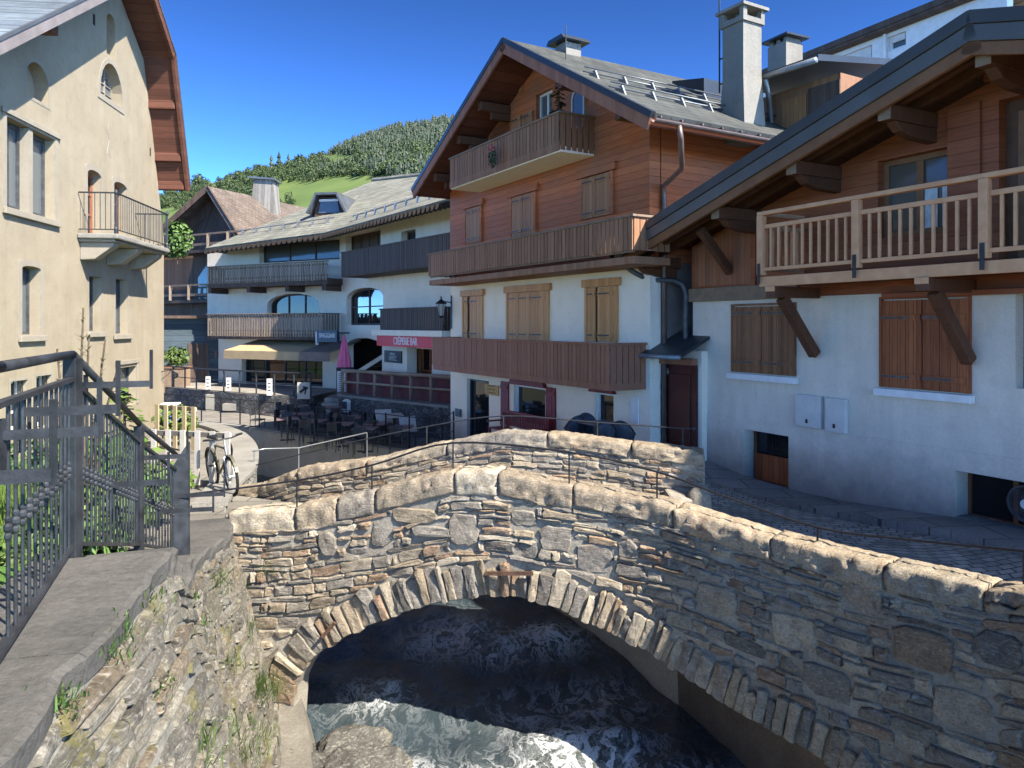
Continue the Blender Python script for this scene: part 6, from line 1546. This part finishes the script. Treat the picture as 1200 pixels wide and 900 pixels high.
# conifer wood on the upper slope: reads as one mass
rr=random.Random(21); fo=MB(); fd_=MB()
def cone_tree(mb,p,h,r,rr,br=0):
    k=rr.uniform(0,.55)+br; mb.col=(k,k,k); L=3; n=6; a0=rr.uniform(0,6)
    for l in range(L):
        z0=h*(.08+.8*l/L); z1=z0+h*.34; rad=r*(1-l/L)**.85+.12*r
        ring=[mb.vert(p+Vector((rad*rr.uniform(.65,1.15)*math.cos(a0+l+2*math.pi*j/n),rad*rr.uniform(.65,1.15)*math.sin(a0+l+2*math.pi*j/n),z0+rr.uniform(-.04,.04)*h))) for j in range(n)]
        tp=mb.vert(p+Vector((0,0,min(z1,h))))
        for j in range(n): mb.f.append([ring[j],ring[(j+1)%n],tp])
def round_tree(mb,p,h,r,rr):
    nl=5
    for l in range(nl):
        c=p+Vector((rr.uniform(-.45,.45)*r,rr.uniform(-.45,.45)*r,h*rr.uniform(.4,.75)))
        leafblob(mb,c,(r*.6,r*.6,h*.27),34,r*.30,rr)
def clear(px,f):     # bare meadow patches of the hillside
    d=lerp(95,DR,f); y=HY-(hz(px,f)-EZ)*F/d
    for (cx,cy,ax,ay) in ((418,224,60,15),(397,188,20,7),(352,224,34,9),(246,216,16,5)):
        if ax and ((px-cx)/ax)**2+((y-cy)/ay)**2<1: return True
    return False
cnt=0
while cnt<5200:
    px=rr.uniform(225,640); f=rr.uniform(.2,1.0)
    d=lerp(95,DR,f); y=HY-(hz(px,f)-EZ)*F/d
    if clear(px,f) or y>240: continue
    dens=interp([225,330,380,420,640],[0,.0,.5,1,1],px)
    if rr.random()>dens: continue
    if y>206 and px<455: continue
    p=hp(px,f); h=rr.uniform(4,8.5); cone_tree(fo,p-Vector((0,0,.5)),h,h*rr.uniform(.16,.27),rr); cnt+=1
M['firs']=m_leaf('fir_green',(.022,.036,.021),(.052,.073,.038))  # greens muted so the colour stands in for distant haze
tag(fo.build('conifer_forest',M['firs'],col=True),'dense dark conifer forest covering the upper hillside','forest',kind='stuff')
cnt=0
while cnt<620:
    px=rr.uniform(232,560); f=rr.uniform(.25,1.0); d=lerp(95,DR,f); y=HY-(hz(px,f)-EZ)*F/d
    top=interp([225,330,400,560],[0,190,182,172],px)
    if clear(px,f) or y>232 or (px>350 and y<top-6): continue
    p=hp(px,f); h=rr.uniform(4.5,9.5); round_tree(fd_,p-Vector((0,0,1)),h,h*rr.uniform(.36,.5),rr); cnt+=1
while cnt<950:
    px=rr.uniform(165,345); f=rr.uniform(.35,1.0); d=lerp(95,DR,f); y=HY-(hz(px,f)-EZ)*F/d
    if y>245 or (((px-246)/16)**2+((y-211)/5)**2<1) or (((px-352)/30)**2+((y-224)/8)**2<1): continue
    p=hp(px,f); h=rr.uniform(4,9)*(.5+.5*f); round_tree(fd_,p-Vector((0,0,1)),h,h*rr.uniform(.36,.5),rr); cnt+=1
M['broad']=m_leaf('broadleaf_green',(.033,.053,.02),(.075,.105,.036))  # muted like the firs, haze put into the colour
tag(fd_.build('broadleaf_woodland',M['broad'],col=True),'mixed leafy woodland below the conifers on the hill','woodland',kind='stuff')
k=0
for px,f,h,cone,lab in ((232,.97,13,0,'round leafy tree on the skyline nearest the beige house roof'),(241,.99,8,1,'small dark conifer just right of the round skyline tree'),(268,.95,7,0,'low bushy tree on the bare part of the skyline'),(318,.97,15,1,'tall dark fir on the skyline above the wooden chimney tower'),(327,.98,17,1,'tallest of the dark firs on the skyline left of the forest'),(338,.97,14,1,'shorter fir standing right of the tallest skyline fir'),(352,.96,11,0,'leafy skyline tree between the firs and the upper forest')):
    p=hp(px,f); q=MB(); t=MB(); rt=root('fir_tree' if cone else 'leafy_tree',p-Vector((0,0,.5)),0,lab,'tree','trees along the hill skyline')
    t.tube([(0,0,0),(0,0,h*.6)],[.3,.15],6); t.build('trunk',M['bark'],rt)
    if cone: cone_tree(q,Vector((0,0,0)),h,h*.2,rr); cone_tree(q,Vector((0,0,h*.02)),h*.97,h*.17,rr)
    else: round_tree(q,Vector((0,0,0)),h,h*.5,rr); round_tree(q,Vector((0,0,0)),h*.95,h*.5,rr)
    q.build('crown',M['firs'] if cone else M['broad'],rt,col=True)
# ================================================================== plaza furniture
tb=root('cafe_table',(0,0,0),0); q=MB(); q.box(-.36,.36,-.36,.36,.72,.75); q.build('tabletop',m_plain('rosy_table',(.20,.13,.125),.4,0,.15),tb,bevel=.01)
q=MB(); q.tube([(0,0,.04),(0,0,.72)],.035,8); q.build('column',M['iron'],tb); q=MB(); q.box(-.24,.24,-.03,.03,0,.04); q.box(-.03,.03,.031,.24,0,.04); q.box(-.03,.03,-.24,-.031,0,.04); q.build('foot',M['iron'],tb)
chp=root('cafe_chair',(0,0,0),0); q=MB(); q.box(-.21,.21,-.2,.2,.43,.465); q.build('seat',M['iron'],chp,bevel=.01)
q=MB(); q.box(-.2,.2,.2,.225,.6,.88); 
q.build('backrest',M['iron'],chp,bevel=.01)
for sx in (-1,1):
    q=MB(); q.tube([(sx*.19,-.18,0),(sx*.18,-.17,.44)],.016,6); q.build('leg',M['irongrey'],chp)
    q=MB(); q.tube([(sx*.19,.22,0),(sx*.18,.19,.44),(sx*.18,.21,.88)],.016,6); q.build('leg',M['irongrey'],chp)
placed=[0,0]
TT=[(322,27.2,'at the far left'),(352,26.6,'second from the left'),(383,26.2,'below the stone steps'),(414,25.6,'under the start of the bar terrace'),(350,29.0,'nearest the foot of the terrace wall'),(388,28.6,'at the bottom step'),(442,24.0,'by the middle of the bar terrace wall'),(470,23.2,'nearest the central chalet'),(456,25.6,'against the bar terrace wall'),(337,25.2,'closest to the quay fence on the left'),(368,24.6,'second along the quay fence'),(400,23.9,'third along the quay fence'),(428,22.9,'last along the quay fence')]
rr=random.Random(9)
def put(proto,i,loc,rz,lab,cat_,grp):
    o=proto if placed[i]==0 else copy_tree(proto); placed[i]+=1
    o.location=loc; o.rotation_euler=(0,0,rz); tag(o,lab,cat_,grp)
    return o
for px,d,lab in TT:
    x,y=uu(px)*d,d; rz=rr.uniform(-.3,.3)
    put(tb,0,(x,y,.0),rz,'square cafe table '+lab,'table','cafe tables on the shaded plaza')
    for k,(dx,dy,a) in enumerate(((-.62,0,math.pi/2),(.62,0,-math.pi/2),(0,.62,0),(0,-.62,math.pi))):
        if rr.random()<.22: continue
        v=Vector((dx,dy,0)); v.rotate(Matrix.Rotation(rz,3,'Z'))
        side=('on the left of','on the right of','behind','in front of')[k]
        put(chp,1,(x+v.x,y+v.y,.0),rz+a+rr.uniform(-.2,.2),f'dark cafe chair {side} table {lab}','chair','cafe chairs on the shaded plaza')
# upturned white-topped tables stacked near the wall
M['paleboard']=m_plain('pale_board',(.36,.345,.31),.5,0,.1)
for px,d,py,tx,lab in ((450,24.6,488,.9,'folded table top leaning upright, left of the pale pair'),(463,24.3,487,.15,'pale table top lying flat on the stack by the bar wall'),(478,24.0,497,1.1,'pale folded table tilted at the right end of the stack')):
    p=W(px,py,d); o=root('folded_table',p,0,lab,'table','folded tables by the bar terrace wall'); o.rotation_euler=(tx,0,.4)
    q=MB(); q.box(-.27,.27,-.27,.27,-.015,.015); q.build('tabletop',M['paleboard'],o,bevel=.01)
    q=MB(); q.tube([(0,0,-.03),(0,0,-.6)],.03,6); q.box(-.2,.2,-.03,.03,-.64,-.6); q.build('pedestal',M['iron'],o)
# black bar fence on the quay wall
qf=root('quay_fence',(-3,22,0),0,'thin black post and rail fence along the top of the pale quay wall','fence')
fp=Path([RB[k][:2] for k in (12,11,10,9,8)],8)
nP=16
fz=lambda t: interp(fp.key,[.1,.1,.1,.12,.6],t)
for k in range(nP+1):
    t=fp.L*k/nP; q=MB(); q.tube([fp.P(t,fz(t)-.05,-.2),fp.P(t,fz(t)+1.05,-.2)],.026,6); q.build('post',M['black'],qf,world=True)
for z in (1.1,.62):
    q=MB(); q.tube([fp.P(fp.L*k/30,fz(fp.L*k/30)-.1+z,-.2) for k in range(31)],.014,5); q.build('rail',M['black'],qf,world=True)
# pale guard rail and bollard on the near bank of the channel
gr=root('channel_guard_rail',(-5,15,0),0,'pale galvanised guard rail beside the channel behind the bridge','railing')
a=W(296,529,15.4); b=W(350,525,16.4); q=MB(); q.tube([a,W(310,526,15.5),b,W(430,507,17.6)],.015,8); q.build('rail',M['zinc'],gr,world=True,smooth=True)
for v,zb in ((W(298,529,15.42),.95),(b,-1.9),(W(430,507,17.6),-1.9)):
    q=MB(); q.tube([v,(v.x,v.y,zb)],.014,6); q.build('post',M['zinc'],gr,world=True)
# ================================================================== seats in front of the central chalet
gz=lambda px,y: road_z(*CHF.world(CHF.x(px,y),y)[:2])
x=(CHF.x(588,-.35)+CHF.x(643,-.35))/2; bn=root('red_bench',CHF.world(x,-.55,road_z(*CHF.world(x,-.55)[:2])),CHF.rz,'dark red slatted bench against the shop window of the central chalet','bench')
bl=(CHF.x(643,-.35)-CHF.x(588,-.35))/2
q=MB(); n=int(bl*2/.085)
for k in range(n): q.box(lerp(-bl,bl,k/n)+.018,lerp(-bl,bl,(k+1)/n)-.026,.2,.225,.5,.87)
q.box(-bl-.03,bl+.03,.19,.235,.861,.92); q.build('backrest',M['red'],bn)
q=MB()
for k in range(4): q.box(-bl,bl,-.25+k*.11,-.16+k*.11,.42,.45)
q.build('seat',M['red'],bn)
for sx in (-bl+.06,bl-.06):
    q=MB(); q.box(sx-.03,sx+.03,-.25,-.19,-.02,.42); q.build('leg',M['red'],bn); q=MB(); q.box(sx-.03,sx+.03,.17,.22,-.02,.5); q.build('leg',M['red'],bn)
    q=MB(); q.box(sx-.035,sx+.035,-.3,.2,.6,.64); q.build('armrest',M['red'],bn)
M['rattan']=m_plain('dark_rattan',(.06,.066,.08),.55,0,.4,40,.4)
rc=root('rattan_chair',(0,0,0),0)
q=MB(); nb=14       # curved tub back
for k in range(nb+1):
    a=math.pi*(-.08+1.16*k/nb); hgt=.62+.28*math.sin(max(0,min(math.pi,a)))
    for z,r in ((.44,.19),(hgt*.75+.1,.225),(hgt,.235)): q.vert((r*math.cos(a),r*math.sin(a)*.95,z))
for k in range(nb):
    for j in range(2): q.f.append([k*3+j,k*3+3+j,k*3+4+j,k*3+1+j])
o=q.build('backrest',M['rattan'],rc,smooth=True); o.modifiers.new('thick','SOLIDIFY').thickness=.025
q=MB(); q.tube([(.235*math.cos(math.pi*(-.08+1.16*k/nb)),.224*math.sin(math.pi*(-.08+1.16*k/nb)),.625+.28*math.sin(max(0,min(math.pi,math.pi*(-.08+1.16*k/nb))))) for k in range(nb+1)],.02,6); q.build('back_rim',M['irongrey'],rc,smooth=True)
q=MB(); q.lathe((0,0,0),[(0,.40),(.2,.40),(.21,.43),(.19,.46),(0,.465)],16); q.build('seat',M['rattan'],rc,smooth=True)
for sx,sy in ((-.16,-.14),(.16,-.14),(-.16,.16),(.16,.16)):
    q=MB(); q.tube([(sx*1.1,sy*1.1,0),(sx,sy,.42)],.017,6); q.build('leg',M['irongrey'],rc)
gch='rattan chairs round the table by the porch'
for i,(px,y,rz,lab) in enumerate(((673,-1.25,4.6,'leftmost dark rattan chair, its round back turned to the street'),(689,-.62,1.2,'dark rattan chair farthest back, close to the small window'),(709,-1.35,4.1,'dark rattan chair in the middle with its back to the bridge'),(731,-1.0,3.7,'rightmost dark rattan chair beside the porch'))):
    o=rc if i==0 else copy_tree(rc)
    x=CHF.x(px,y); p=CHF.world(x,y); p.z=road_z(p.x,p.y); o.location=p; o.rotation_euler=(0,0,CHF.rz+rz); tag(o,lab,'chair',gch)
rt=copy_tree(tb); rt.name='round_table'; x=CHF.x(704,-.95); p=CHF.world(x,-.95); p.z=road_z(p.x,p.y); rt.location=p; rt.rotation_euler=(0,0,CHF.rz); tag(rt,'square table half hidden among the dark rattan chairs','table','terrace tables'); del rt['group']; rt.name='terrace_table'
# ================================================================== left bank: pallet fences, bicycle, plants
def pallet(name,p0,p1,z0,h,mat,n,label,boards=(.08,.9),pick=.1,thick=.03,topb=True):
    a,b=Vector((*p0,0)),Vector((*p1,0)); d=(b-a).normalized(); L=(b-a).length; rz=math.atan2(d.y,d.x)
    o=root(name,(a.x,a.y,z0),rz,label,'fence'); rr=random.Random(n)
    for f in boards:
        q=MB(); q.box(0,L,.0,.035,h*f-.045,h*f+.045); q.build('rail',mat,o)
    for k in range(n):
        x=lerp(.05,L-.05,k/(n-1)); q=MB(); tl=rr.uniform(-.012,.012)
        q.hexa([(x-pick/2+tl,-.03,0),(x+pick/2+tl,-.03,0),(x+pick/2+tl,-.003,0),(x-pick/2+tl,-.003,0),(x-pick/2,-.03,h),(x+pick/2,-.03,h),(x+pick/2,-.003,h),(x-pick/2,-.003,h)]); q.build('board',mat,o)
    return o
M['pine']=m_planks('raw_pine',(.36,.27,.155),(.48,.375,.24),'Y',.5,0,.7,.2); M['whitewash']=m_planks('whitewashed_wood',(.40,.36,.30),(.54,.49,.42),'Y',.5,0,.75,.2)
pallet('pine_fence',W(183,505,17.6)[:2],W(229,505,17.0)[:2],1.05,.98,M['pine'],5,'raw pine pallet fence enclosing plants at the house corner',(.3,.94),.12)
pallet('white_fence',W(178,555,13.8)[:2],W(270,555,13.4)[:2],1.0,.98,M['whitewash'],6,'whitewashed board fence behind the leaning bicycle',(.04,.93),.1)
bush('garden_shrub',W(204,505,17.9)[:2]+(1.0,) if False else Vector((W(206,505,18.0).x,18.0,1.0)),(.55,.3,.45),420,.13,M['leafbright'],'green shrub filling the raw pine pallet fence',seed=31,stem=.1)
blu=root('blue_crate',Vector((uu(200)*22,22,1.0)),.2,'blue plastic crate glimpsed behind the pine fence','crate'); q=MB(); q.box(-.2,.2,-.2,.2,0,.55); q.build('body',m_plain('blue_plastic',(.08,.22,.55),.5,0,.1),blu,bevel=.03); q=MB(); q.box(-.23,.23,-.23,.23,.55,.59); q.build('rim',M['white'],blu)
# bicycle leaning against the white fence
bp=W(262,562,13.15); bi=root('bicycle',(bp.x,bp.y,.985),R(72),'dark bicycle with white fork leaning against the whitewashed fence, front wheel turned to the bridge','bicycle')
bi.rotation_euler=(R(6),0,R(-52)); 
rW=.34
M['rubber']=m_plain('tyre_rubber',(.018,.017,.016),.9,0,.3); M['bikegrey']=m_plain('olive_frame',(.11,.10,.07),.45,.2,.2)
for x in (-.53,.53):
    q=MB(); q.torus((x,0,rW),rW-.022,.026,'y',30,8); wl=q.build('wheel',M['rubber'],bi,smooth=True)
    q=MB(); q.torus((x,0,rW),rW-.055,.013,'y',30,6)
    for k in range(18):
        a=2*math.pi*k/18; q.tube([(x,0,rW),(x+(rW-.06)*math.cos(a),0,rW+(rW-.06)*math.sin(a))],.003,3)
    q.tube([(x,-.05,rW),(x,.05,rW)],.03,8); q.build('rim',M['zinc'],wl)
q=MB(); bb=(-.1,0,.30); sd_=(-.22,0,.78); hd=(.36,0,.80); hd2=(.40,0,.66)
for a,b in ((bb,sd_),(sd_,hd),(bb,hd2),((-.53,0,rW),bb),((-.53,0,rW),(-.2,0,.7)),(hd,hd2)): q.tube([a,b],.02,7)
q.build('frame',M['bikegrey'],bi,smooth=True)
q=MB()
for s in (-.055,.055): q.tube([(.53,s,rW),(.42,s,.66)],.016,6)
q.tube([(.42,-.055,.66),(.42,.055,.66)],.018,6); q.tube([(.40,0,.66),(.345,0,.95)],.018,6); q.build('fork',M['zinc'],bi)
q=MB(); q.tube([(.3,-.32,.99),(.35,-.12,.96),(.35,.12,.96),(.3,.32,.99)],.014,6); q.build('handlebar',M['black'],bi,smooth=True)
for s in (-1,1):
    q=MB(); q.tube([(.305,s*.22,.985),(.295,s*.33,.99)],.02,6); q.build('grip',M['rubber'],bi)
q=MB(); q.prism([(-.38,-.09,.9),(-.38,.09,.9),(-.2,.05,.9),(-.08,.02,.89),(-.08,-.02,.89),(-.2,-.05,.9)],(0,0,.05)); q.build('saddle',M['black'],bi,bevel=.015)
q=MB(); q.tube([sd_,(-.245,0,.9)],.014,6); q.build('seat_post',M['zinc'],bi)
q=MB(); q.torus((-.1,.05,.30),.09,.008,'y',20,5); q.tube([(-.1,.06,.3),(-.02,.07,.16)],.01,5); q.tube([(-.1,-.06,.3),(-.18,-.07,.44)],.01,5); q.box(-.06,.02,.07,.15,.145,.17); q.box(-.22,-.14,-.15,-.07,.43,.455); q.build('crankset',M['iron'],bi)
q=MB()
for x in (-.53,.53):
    pts=[(x+(rW+.03)*math.cos(a),0,rW+(rW+.03)*math.sin(a)) for a in [R(20+14*k) for k in range(11)]]
    q=MB()
    for a,b in zip(pts[:-1],pts[1:]): q.bar(a,b,.05,.006)
    q.build('mudguard',M['bikegrey'],bi)
# bare monkey-puzzle like shrub by the house
mp=root('spiky_shrub',Vector((uu(96)*9.5,9.5,1.35)),0,'nearly bare spiky shrub with upright whip branches in front of the beige wall','plant'); q=MB(); lf=MB(); rr=random.Random(14)
for k,(dx,h_) in enumerate(((-.3,1.5),(-.18,1.95),(-.05,2.4),(.05,2.1),(.18,2.05),(.32,1.8),(.4,1.4),(-.42,1.2))):
    b=[Vector((0,0,-.1)),Vector((dx*.5,rr.uniform(-.2,.2),h_*.55)),Vector((dx*1.35,rr.uniform(-.3,.3),h_*1.15))]
    q.tube(b,[.026,.018,.010],6)
    for j in range(70):
        f=rr.uniform(.25,1); p=b[0].lerp(b[1],f*2) if f<.5 else b[1].lerp(b[2],f*2-1)
        a=rr.uniform(0,6.28); d=Vector((math.cos(a),math.sin(a),.5)).normalized(); c=rr.uniform(0,1); lf.col=(c,c,c); s=Vector((-d.y,d.x,0))*.016
        lf.poly([p-s,p+d*rr.uniform(.07,.12),p+s])
q.build('branches',M['bark'],mp); lf.build('foliage',m_leaf('dull_needles',(.10,.08,.03),(.20,.17,.07)),mp,col=True)
conifer('young_fir',Vector((uu(146)*11,11,1.25)),1.85,.62,'young bright green fir seen above the black railing',M['leafbright'],'tree',seed=3,n=8,ls=.12)
# shrubs and grass behind the railing
rr=random.Random(17)
labs=['dark low bush against the near end of the railing','wide low bush behind the tall railing post','low green bush seen through the middle of the railing','rounded low bush near the foot of the stairs','small bush at the far end of the railing','low shrub under the beige house windows']
for i,(px,d,sz) in enumerate(((20,6.0,.45),(62,6.8,.5),(112,8.2,.5),(150,9.0,.45),(185,10.2,.4),(60,11,.6))):
    bush('garden_bush',Vector((uu(px)*d,d,1.45)),(sz*1.3,sz,sz*.7),500,.11,M['leaf'] if i%2 else M['leafbright'],labs[i],seed=40+i,stem=.05,group='bushes in the walled garden')
gs=MB()
for _ in range(6500):
    px=rr.uniform(-40,215); d=rr.uniform(5.0,14); x,y=uu(px)*d,d
    if x>interp([4,6,7.2,8.6,10,12,14],[-2.6,-3.2,-3.7,-5.3,-6.3,-7.3,-7.5],y): continue
    z=interp([3,4.2,6,7.2,8.6,10,12,14],[2.3,2.0,1.74,1.48,1.32,1.15,1.02,1.0],y); c=rr.uniform(0,1); gs.col=(c,c,c); a=rr.uniform(0,6.28); h=rr.uniform(.06,.2); dx,dy=math.cos(a)*.016,math.sin(a)*.016; lx,ly=rr.uniform(-.05,.05),rr.uniform(-.05,.05)
    gs.poly([(x-dx,y-dy,z-.05),(x+dx,y+dy,z-.05),(x+lx,y+ly,z+h)])
tag(gs.build('garden_grass',M['leafbright'],col=True),'sunlit grass of the garden behind the railing','grass',kind='stuff')
# ================================================================== foreground iron railing with flower-box brackets
ir=root('iron_railing',(-2.34,4.0,2.66),0,'dark grey iron railing with collared bars stepping down beside the river wall','railing')
RP=[(Vector((-.75,.2,2.68)),1.08),(Vector((-1.8,2.64,2.68)),1.07),(Vector((-2.34,4.0,2.66)),1.08),(Vector((-2.93,5.9,2.10)),1.02),(Vector((-3.2,7.15,1.68)),.98)]
for i in range(len(RP)-1):
    (a,ha),(b,hb_)=RP[i],RP[i+1]; ta,tb_=a+Vector((0,0,ha)),b+Vector((0,0,hb_))
    q=MB(); q.tube([ta,tb_],.021,10); q.build('handrail',M['railiron'],ir,world=True,smooth=True)
    dnv=Vector((0,0,.13 if i<2 else .15)); q=MB(); q.bar(ta-dnv,tb_-dnv,.035,.022); q.build('upper_rail',M['railiron'],ir,world=True)
    up_=Vector((0,0,.07)); q=MB(); q.bar(a+up_,b+up_,.035,.022); q.build('lower_rail',M['railiron'],ir,world=True)
    L=(b-a).length; n=int(L/.105)
    for k in range(1,n):
        f=k/n; lo=a.lerp(b,f)+up_; hi=ta.lerp(tb_,f)-dnv
        q=MB(); q.tube([lo,hi],.0075,6)
        m_=lo.lerp(hi,.47)
        q.lathe(m_-Vector((0,0,.05)),[(.0075,0),(.013,.012),(.013,.022),(.009,.03),(.016,.042),(.016,.056),(.009,.066),(.012,.074),(.012,.084),(.0075,.092)],8)
        q.build('baluster',M['railiron'],ir,world=True,smooth=False)
for i,(p,h) in enumerate(RP[2:4]):
    w_=.035 if i<1 else .03; q=MB(); q.box(p.x-w_,p.x+w_,p.y-w_,p.y+w_,p.z-.08,p.z+h-.02); q.build('post',M['railiron'],ir,world=True,bevel=.004)
p,h=RP[4]; q=MB(); q.hexa([p+Vector((-.02,-.05,-.1)),p+Vector((.11,.02,-.1)),p+Vector((.11,.06,-.1)),p+Vector((-.02,-.01,-.1)),p+Vector((-.02,-.05,h-.12)),p+Vector((.11,.02,h+.12)),p+Vector((.11,.06,h+.12)),p+Vector((-.02,-.01,h-.12))]); q.build('end_plate',M['railiron'],ir,world=True,bevel=.004)
# flower-box brackets hung on the river side
def bracket(a,b,z,L,lab,up=.2):
    """A pair of flat arms reaching over the river side, each ending in a thin upright."""
    d=Vector((b.x-a.x,b.y-a.y,0)); D=d.length; d.normalize(); n=Vector((d.y,-d.x,0))
    o=root('planter_bracket',Vector((a.x,a.y,z)),0,lab,'bracket','empty flower-box brackets on the iron railing')
    for s in (0,D):
        p0=d*s; q=MB(); q.bar(p0-n*.03,p0+n*L,.012,.036); q.build('arm',M['railiron'],o)
        q=MB(); q.bar(p0+n*L-Vector((0,0,.03)),p0+n*L+Vector((0,0,up)),.014,.014,(1,0,0)); q.build('upright',M['railiron'],o)
        q=MB(); q.bar(p0-n*.01-Vector((0,0,.16)),p0-n*.01+Vector((0,0,.06)),.03,.012,(1,0,0)); q.build('clamp_plate',M['railiron'],o)
def onrail(i,f): return RP[i][0].lerp(RP[i+1][0],f)
bracket(onrail(1,-.55),onrail(1,.05),3.50,.30,'flower-box bracket at the left edge of the photo')
bracket(onrail(1,.26),onrail(2,.166),3.55,.33,'flower-box bracket straddling the tall railing post')
bracket(onrail(2,.504),onrail(3,.04),2.84,.34,'flower-box bracket low on the sloping railing')
bracket(onrail(3,.51),onrail(3,.98),2.27,.44,'flower-box bracket beside the end plate and the bridge')
# ================================================================== plants on the walls, rocks in the river
wgr=MB(); wgd=MB()
def tuft(p,n,h,spread,mat,seed,dirv=(0,0,1)):
    rr=random.Random(seed); q=wgr if mat=='leafbright' else wgd; p=Vector(p)
    for _ in range(int(n*1.2)):
        b=p+Vector((rr.gauss(0,spread),rr.gauss(0,spread),rr.gauss(0,spread*.6))); d=(Vector(dirv)+Vector((rr.uniform(-.5,.5),rr.uniform(-.5,.5),rr.uniform(-.1,.5)))).normalized(); l=h*rr.uniform(.35,1.1)
        s=Vector((-d.y,d.x,.001)).normalized()*rr.uniform(.0025,.0045); c=rr.uniform(0,1); q.col=(c,c,c)
        m_=b+d*l*.6; t=b+d*l+Vector((d.x,d.y,-.5))*l*.3
        q.poly([b-s,b+s,m_+s*.8,m_-s*.8]); q.poly([m_-s*.8,m_+s*.8,t])
def onwall(px,py):     # nearest wall-face point that projects there
    best=None
    for i in range(120):
        t=lw.L*i/119
        for j in range(50):
            z=lerp(-1.7,2.6,j/49)
            if z>lz(t): continue
            p=PL(t,z,.02)
            if p.y<.8: continue
            ex=CX+p.x/p.y*F-px; ey=HY-(p.z-EZ)/p.y*F-py; e=ex*ex+ey*ey
            if best is None or e<best[0]: best=(e,p)
    return best[1]
for i,(px,py,n,h,sp,lab) in enumerate(((305,815,260,.42,.12,'tallest bright grass tuft in the corner where wall meets arch'),(278,880,200,.3,.14,'bright grass tuft on the footing near the bottom of the photo'),(266,775,90,.22,.1,'thin grass tuft halfway up the wall near the bridge'),(130,735,60,.10,.05,'short mossy tuft high on the near wall'),(128,762,60,.09,.05,'mossy clump just under the short tuft high on the wall'),(235,735,50,.09,.05,'small olive moss clump in the middle of the wall'),(318,668,70,.16,.1,'dry tuft growing on the bridge abutment'),(283,690,70,.16,.08,'yellow-green tuft at the abutment corner'))):
    if px in (318,283):
        t=pxt(px); p,_=near.at(t); p=near.P(t,zz(py,p.y),.05)
    else: p=onwall(px,py)
    tuft(p,n,h*.9,sp,'leafbright' if i<3 or i==7 else 'leaf',i,(.45,-.3,.9))
rr=random.Random(77); spots=[]
for k,lab in enumerate(('tiny tuft rooted high in the near wall face','tiny tuft below the slab edge','mossy tuft midway down the near wall face','little tuft in the wall beneath the end plate','tuft low on the wall above the footing','second tuft low on the wall above the footing','leafy tuft at the footing beside the rocks','pale tuft at the bottom edge of the wall','small tuft under the stepped coping','wiry tuft at the wall corner by the bridge')):
    px,py=((60,845),(172,690),(180,800),(225,700),(262,850),(292,850),(318,812),(240,885),(252,690),(290,740))[k]
    tuft(onwall(px,py),rr.randint(60,130),rr.uniform(.05,.11) if k<6 else rr.uniform(.18,.28),rr.uniform(.03,.06) if k<6 else .09,'leafbright' if k%3 else 'leaf',90+k,(.5,-.3,.8))
tag(wgr.build('wall_grass',M['leafbright'],col=True),'bright grass sprouting from the joints of the river wall','grass',kind='stuff'); tag(wgd.build('wall_weeds',M['leaf'],col=True),'dull green weeds sprouting from the joints of the river wall','weeds',kind='stuff')
M['rock']=m_stone('river_rock',1.0)
rr=random.Random(8)
RK=[(405,838,9.1,.42,'long pale boulder under the left side of the arch'),(365,862,8.9,.4,'dark flat rock beside the wall footing'),(440,862,8.9,.38,'wet rock washed by foam right of the pale boulder'),(395,885,8.5,.5,'wide rock at the bottom edge beneath the arch'),(352,832,9.4,.2,'small rock right at the left foot of the arch'),(345,848,9.2,.14,'little tan stone lodged by the footing'),]
for px,py,d,r,lab in RK:
    bm=bmesh.new(); bmesh.ops.create_icosphere(bm,subdivisions=5,radius=1)
    sd=rr.uniform(0,99); sx,sy,sz=rr.uniform(.9,1.4),rr.uniform(.8,1.2),rr.uniform(.5,.7)
    for v in bm.verts:
        n=1.15+.45*noise.noise(v.co*1.2+Vector((sd,0,0)))-.35*abs(noise.noise(v.co*2.3+Vector((sd,9,0))))-.16*abs(noise.noise(v.co*5.5))-.06*abs(noise.noise(v.co*13))
        v.co=Vector((v.co.x*sx,v.co.y*sy,v.co.z*sz))*n*r
    me=bpy.data.meshes.new('rock'); bm.to_mesh(me); bm.free(); at=me.color_attributes.new('col','FLOAT_COLOR','POINT'); at.data.foreach_set('color',[.085,.08,.068,1]*len(me.vertices)); me.materials.append(M['rock']); me.polygons.foreach_set('use_smooth',[True]*len(me.polygons))
    o=bpy.data.objects.new('river_rock',me); COL.objects.link(o); p=W(px,py,d); o.location=(p.x,p.y,WATER+.02+.05*r); o.rotation_euler=(0,0,rr.uniform(0,6)); tag(o,lab,'rock','rocks in the river')
# iron tie bars on the arch
for (a,b) in (((398,725),(383,742)),((572,668),(628,668))):
    t0,t1=pxt(a[0]),pxt(b[0]); p0,_=near.at(t0); p1,_=near.at(t1); q=MB(); q.bar(near.P(t0,zz(a[1],p0.y),.13),near.P(t1,zz(b[1],p1.y),.13),.025,.045); q.build('tie_bar',m_plain('rusty_iron',(.10,.055,.035),.8,.2,.4,12),bridge,world=True)
for o in list(SC.objects):
    if o.parent is None and 'kind' not in o and 'label' in o: o['kind']='thing'
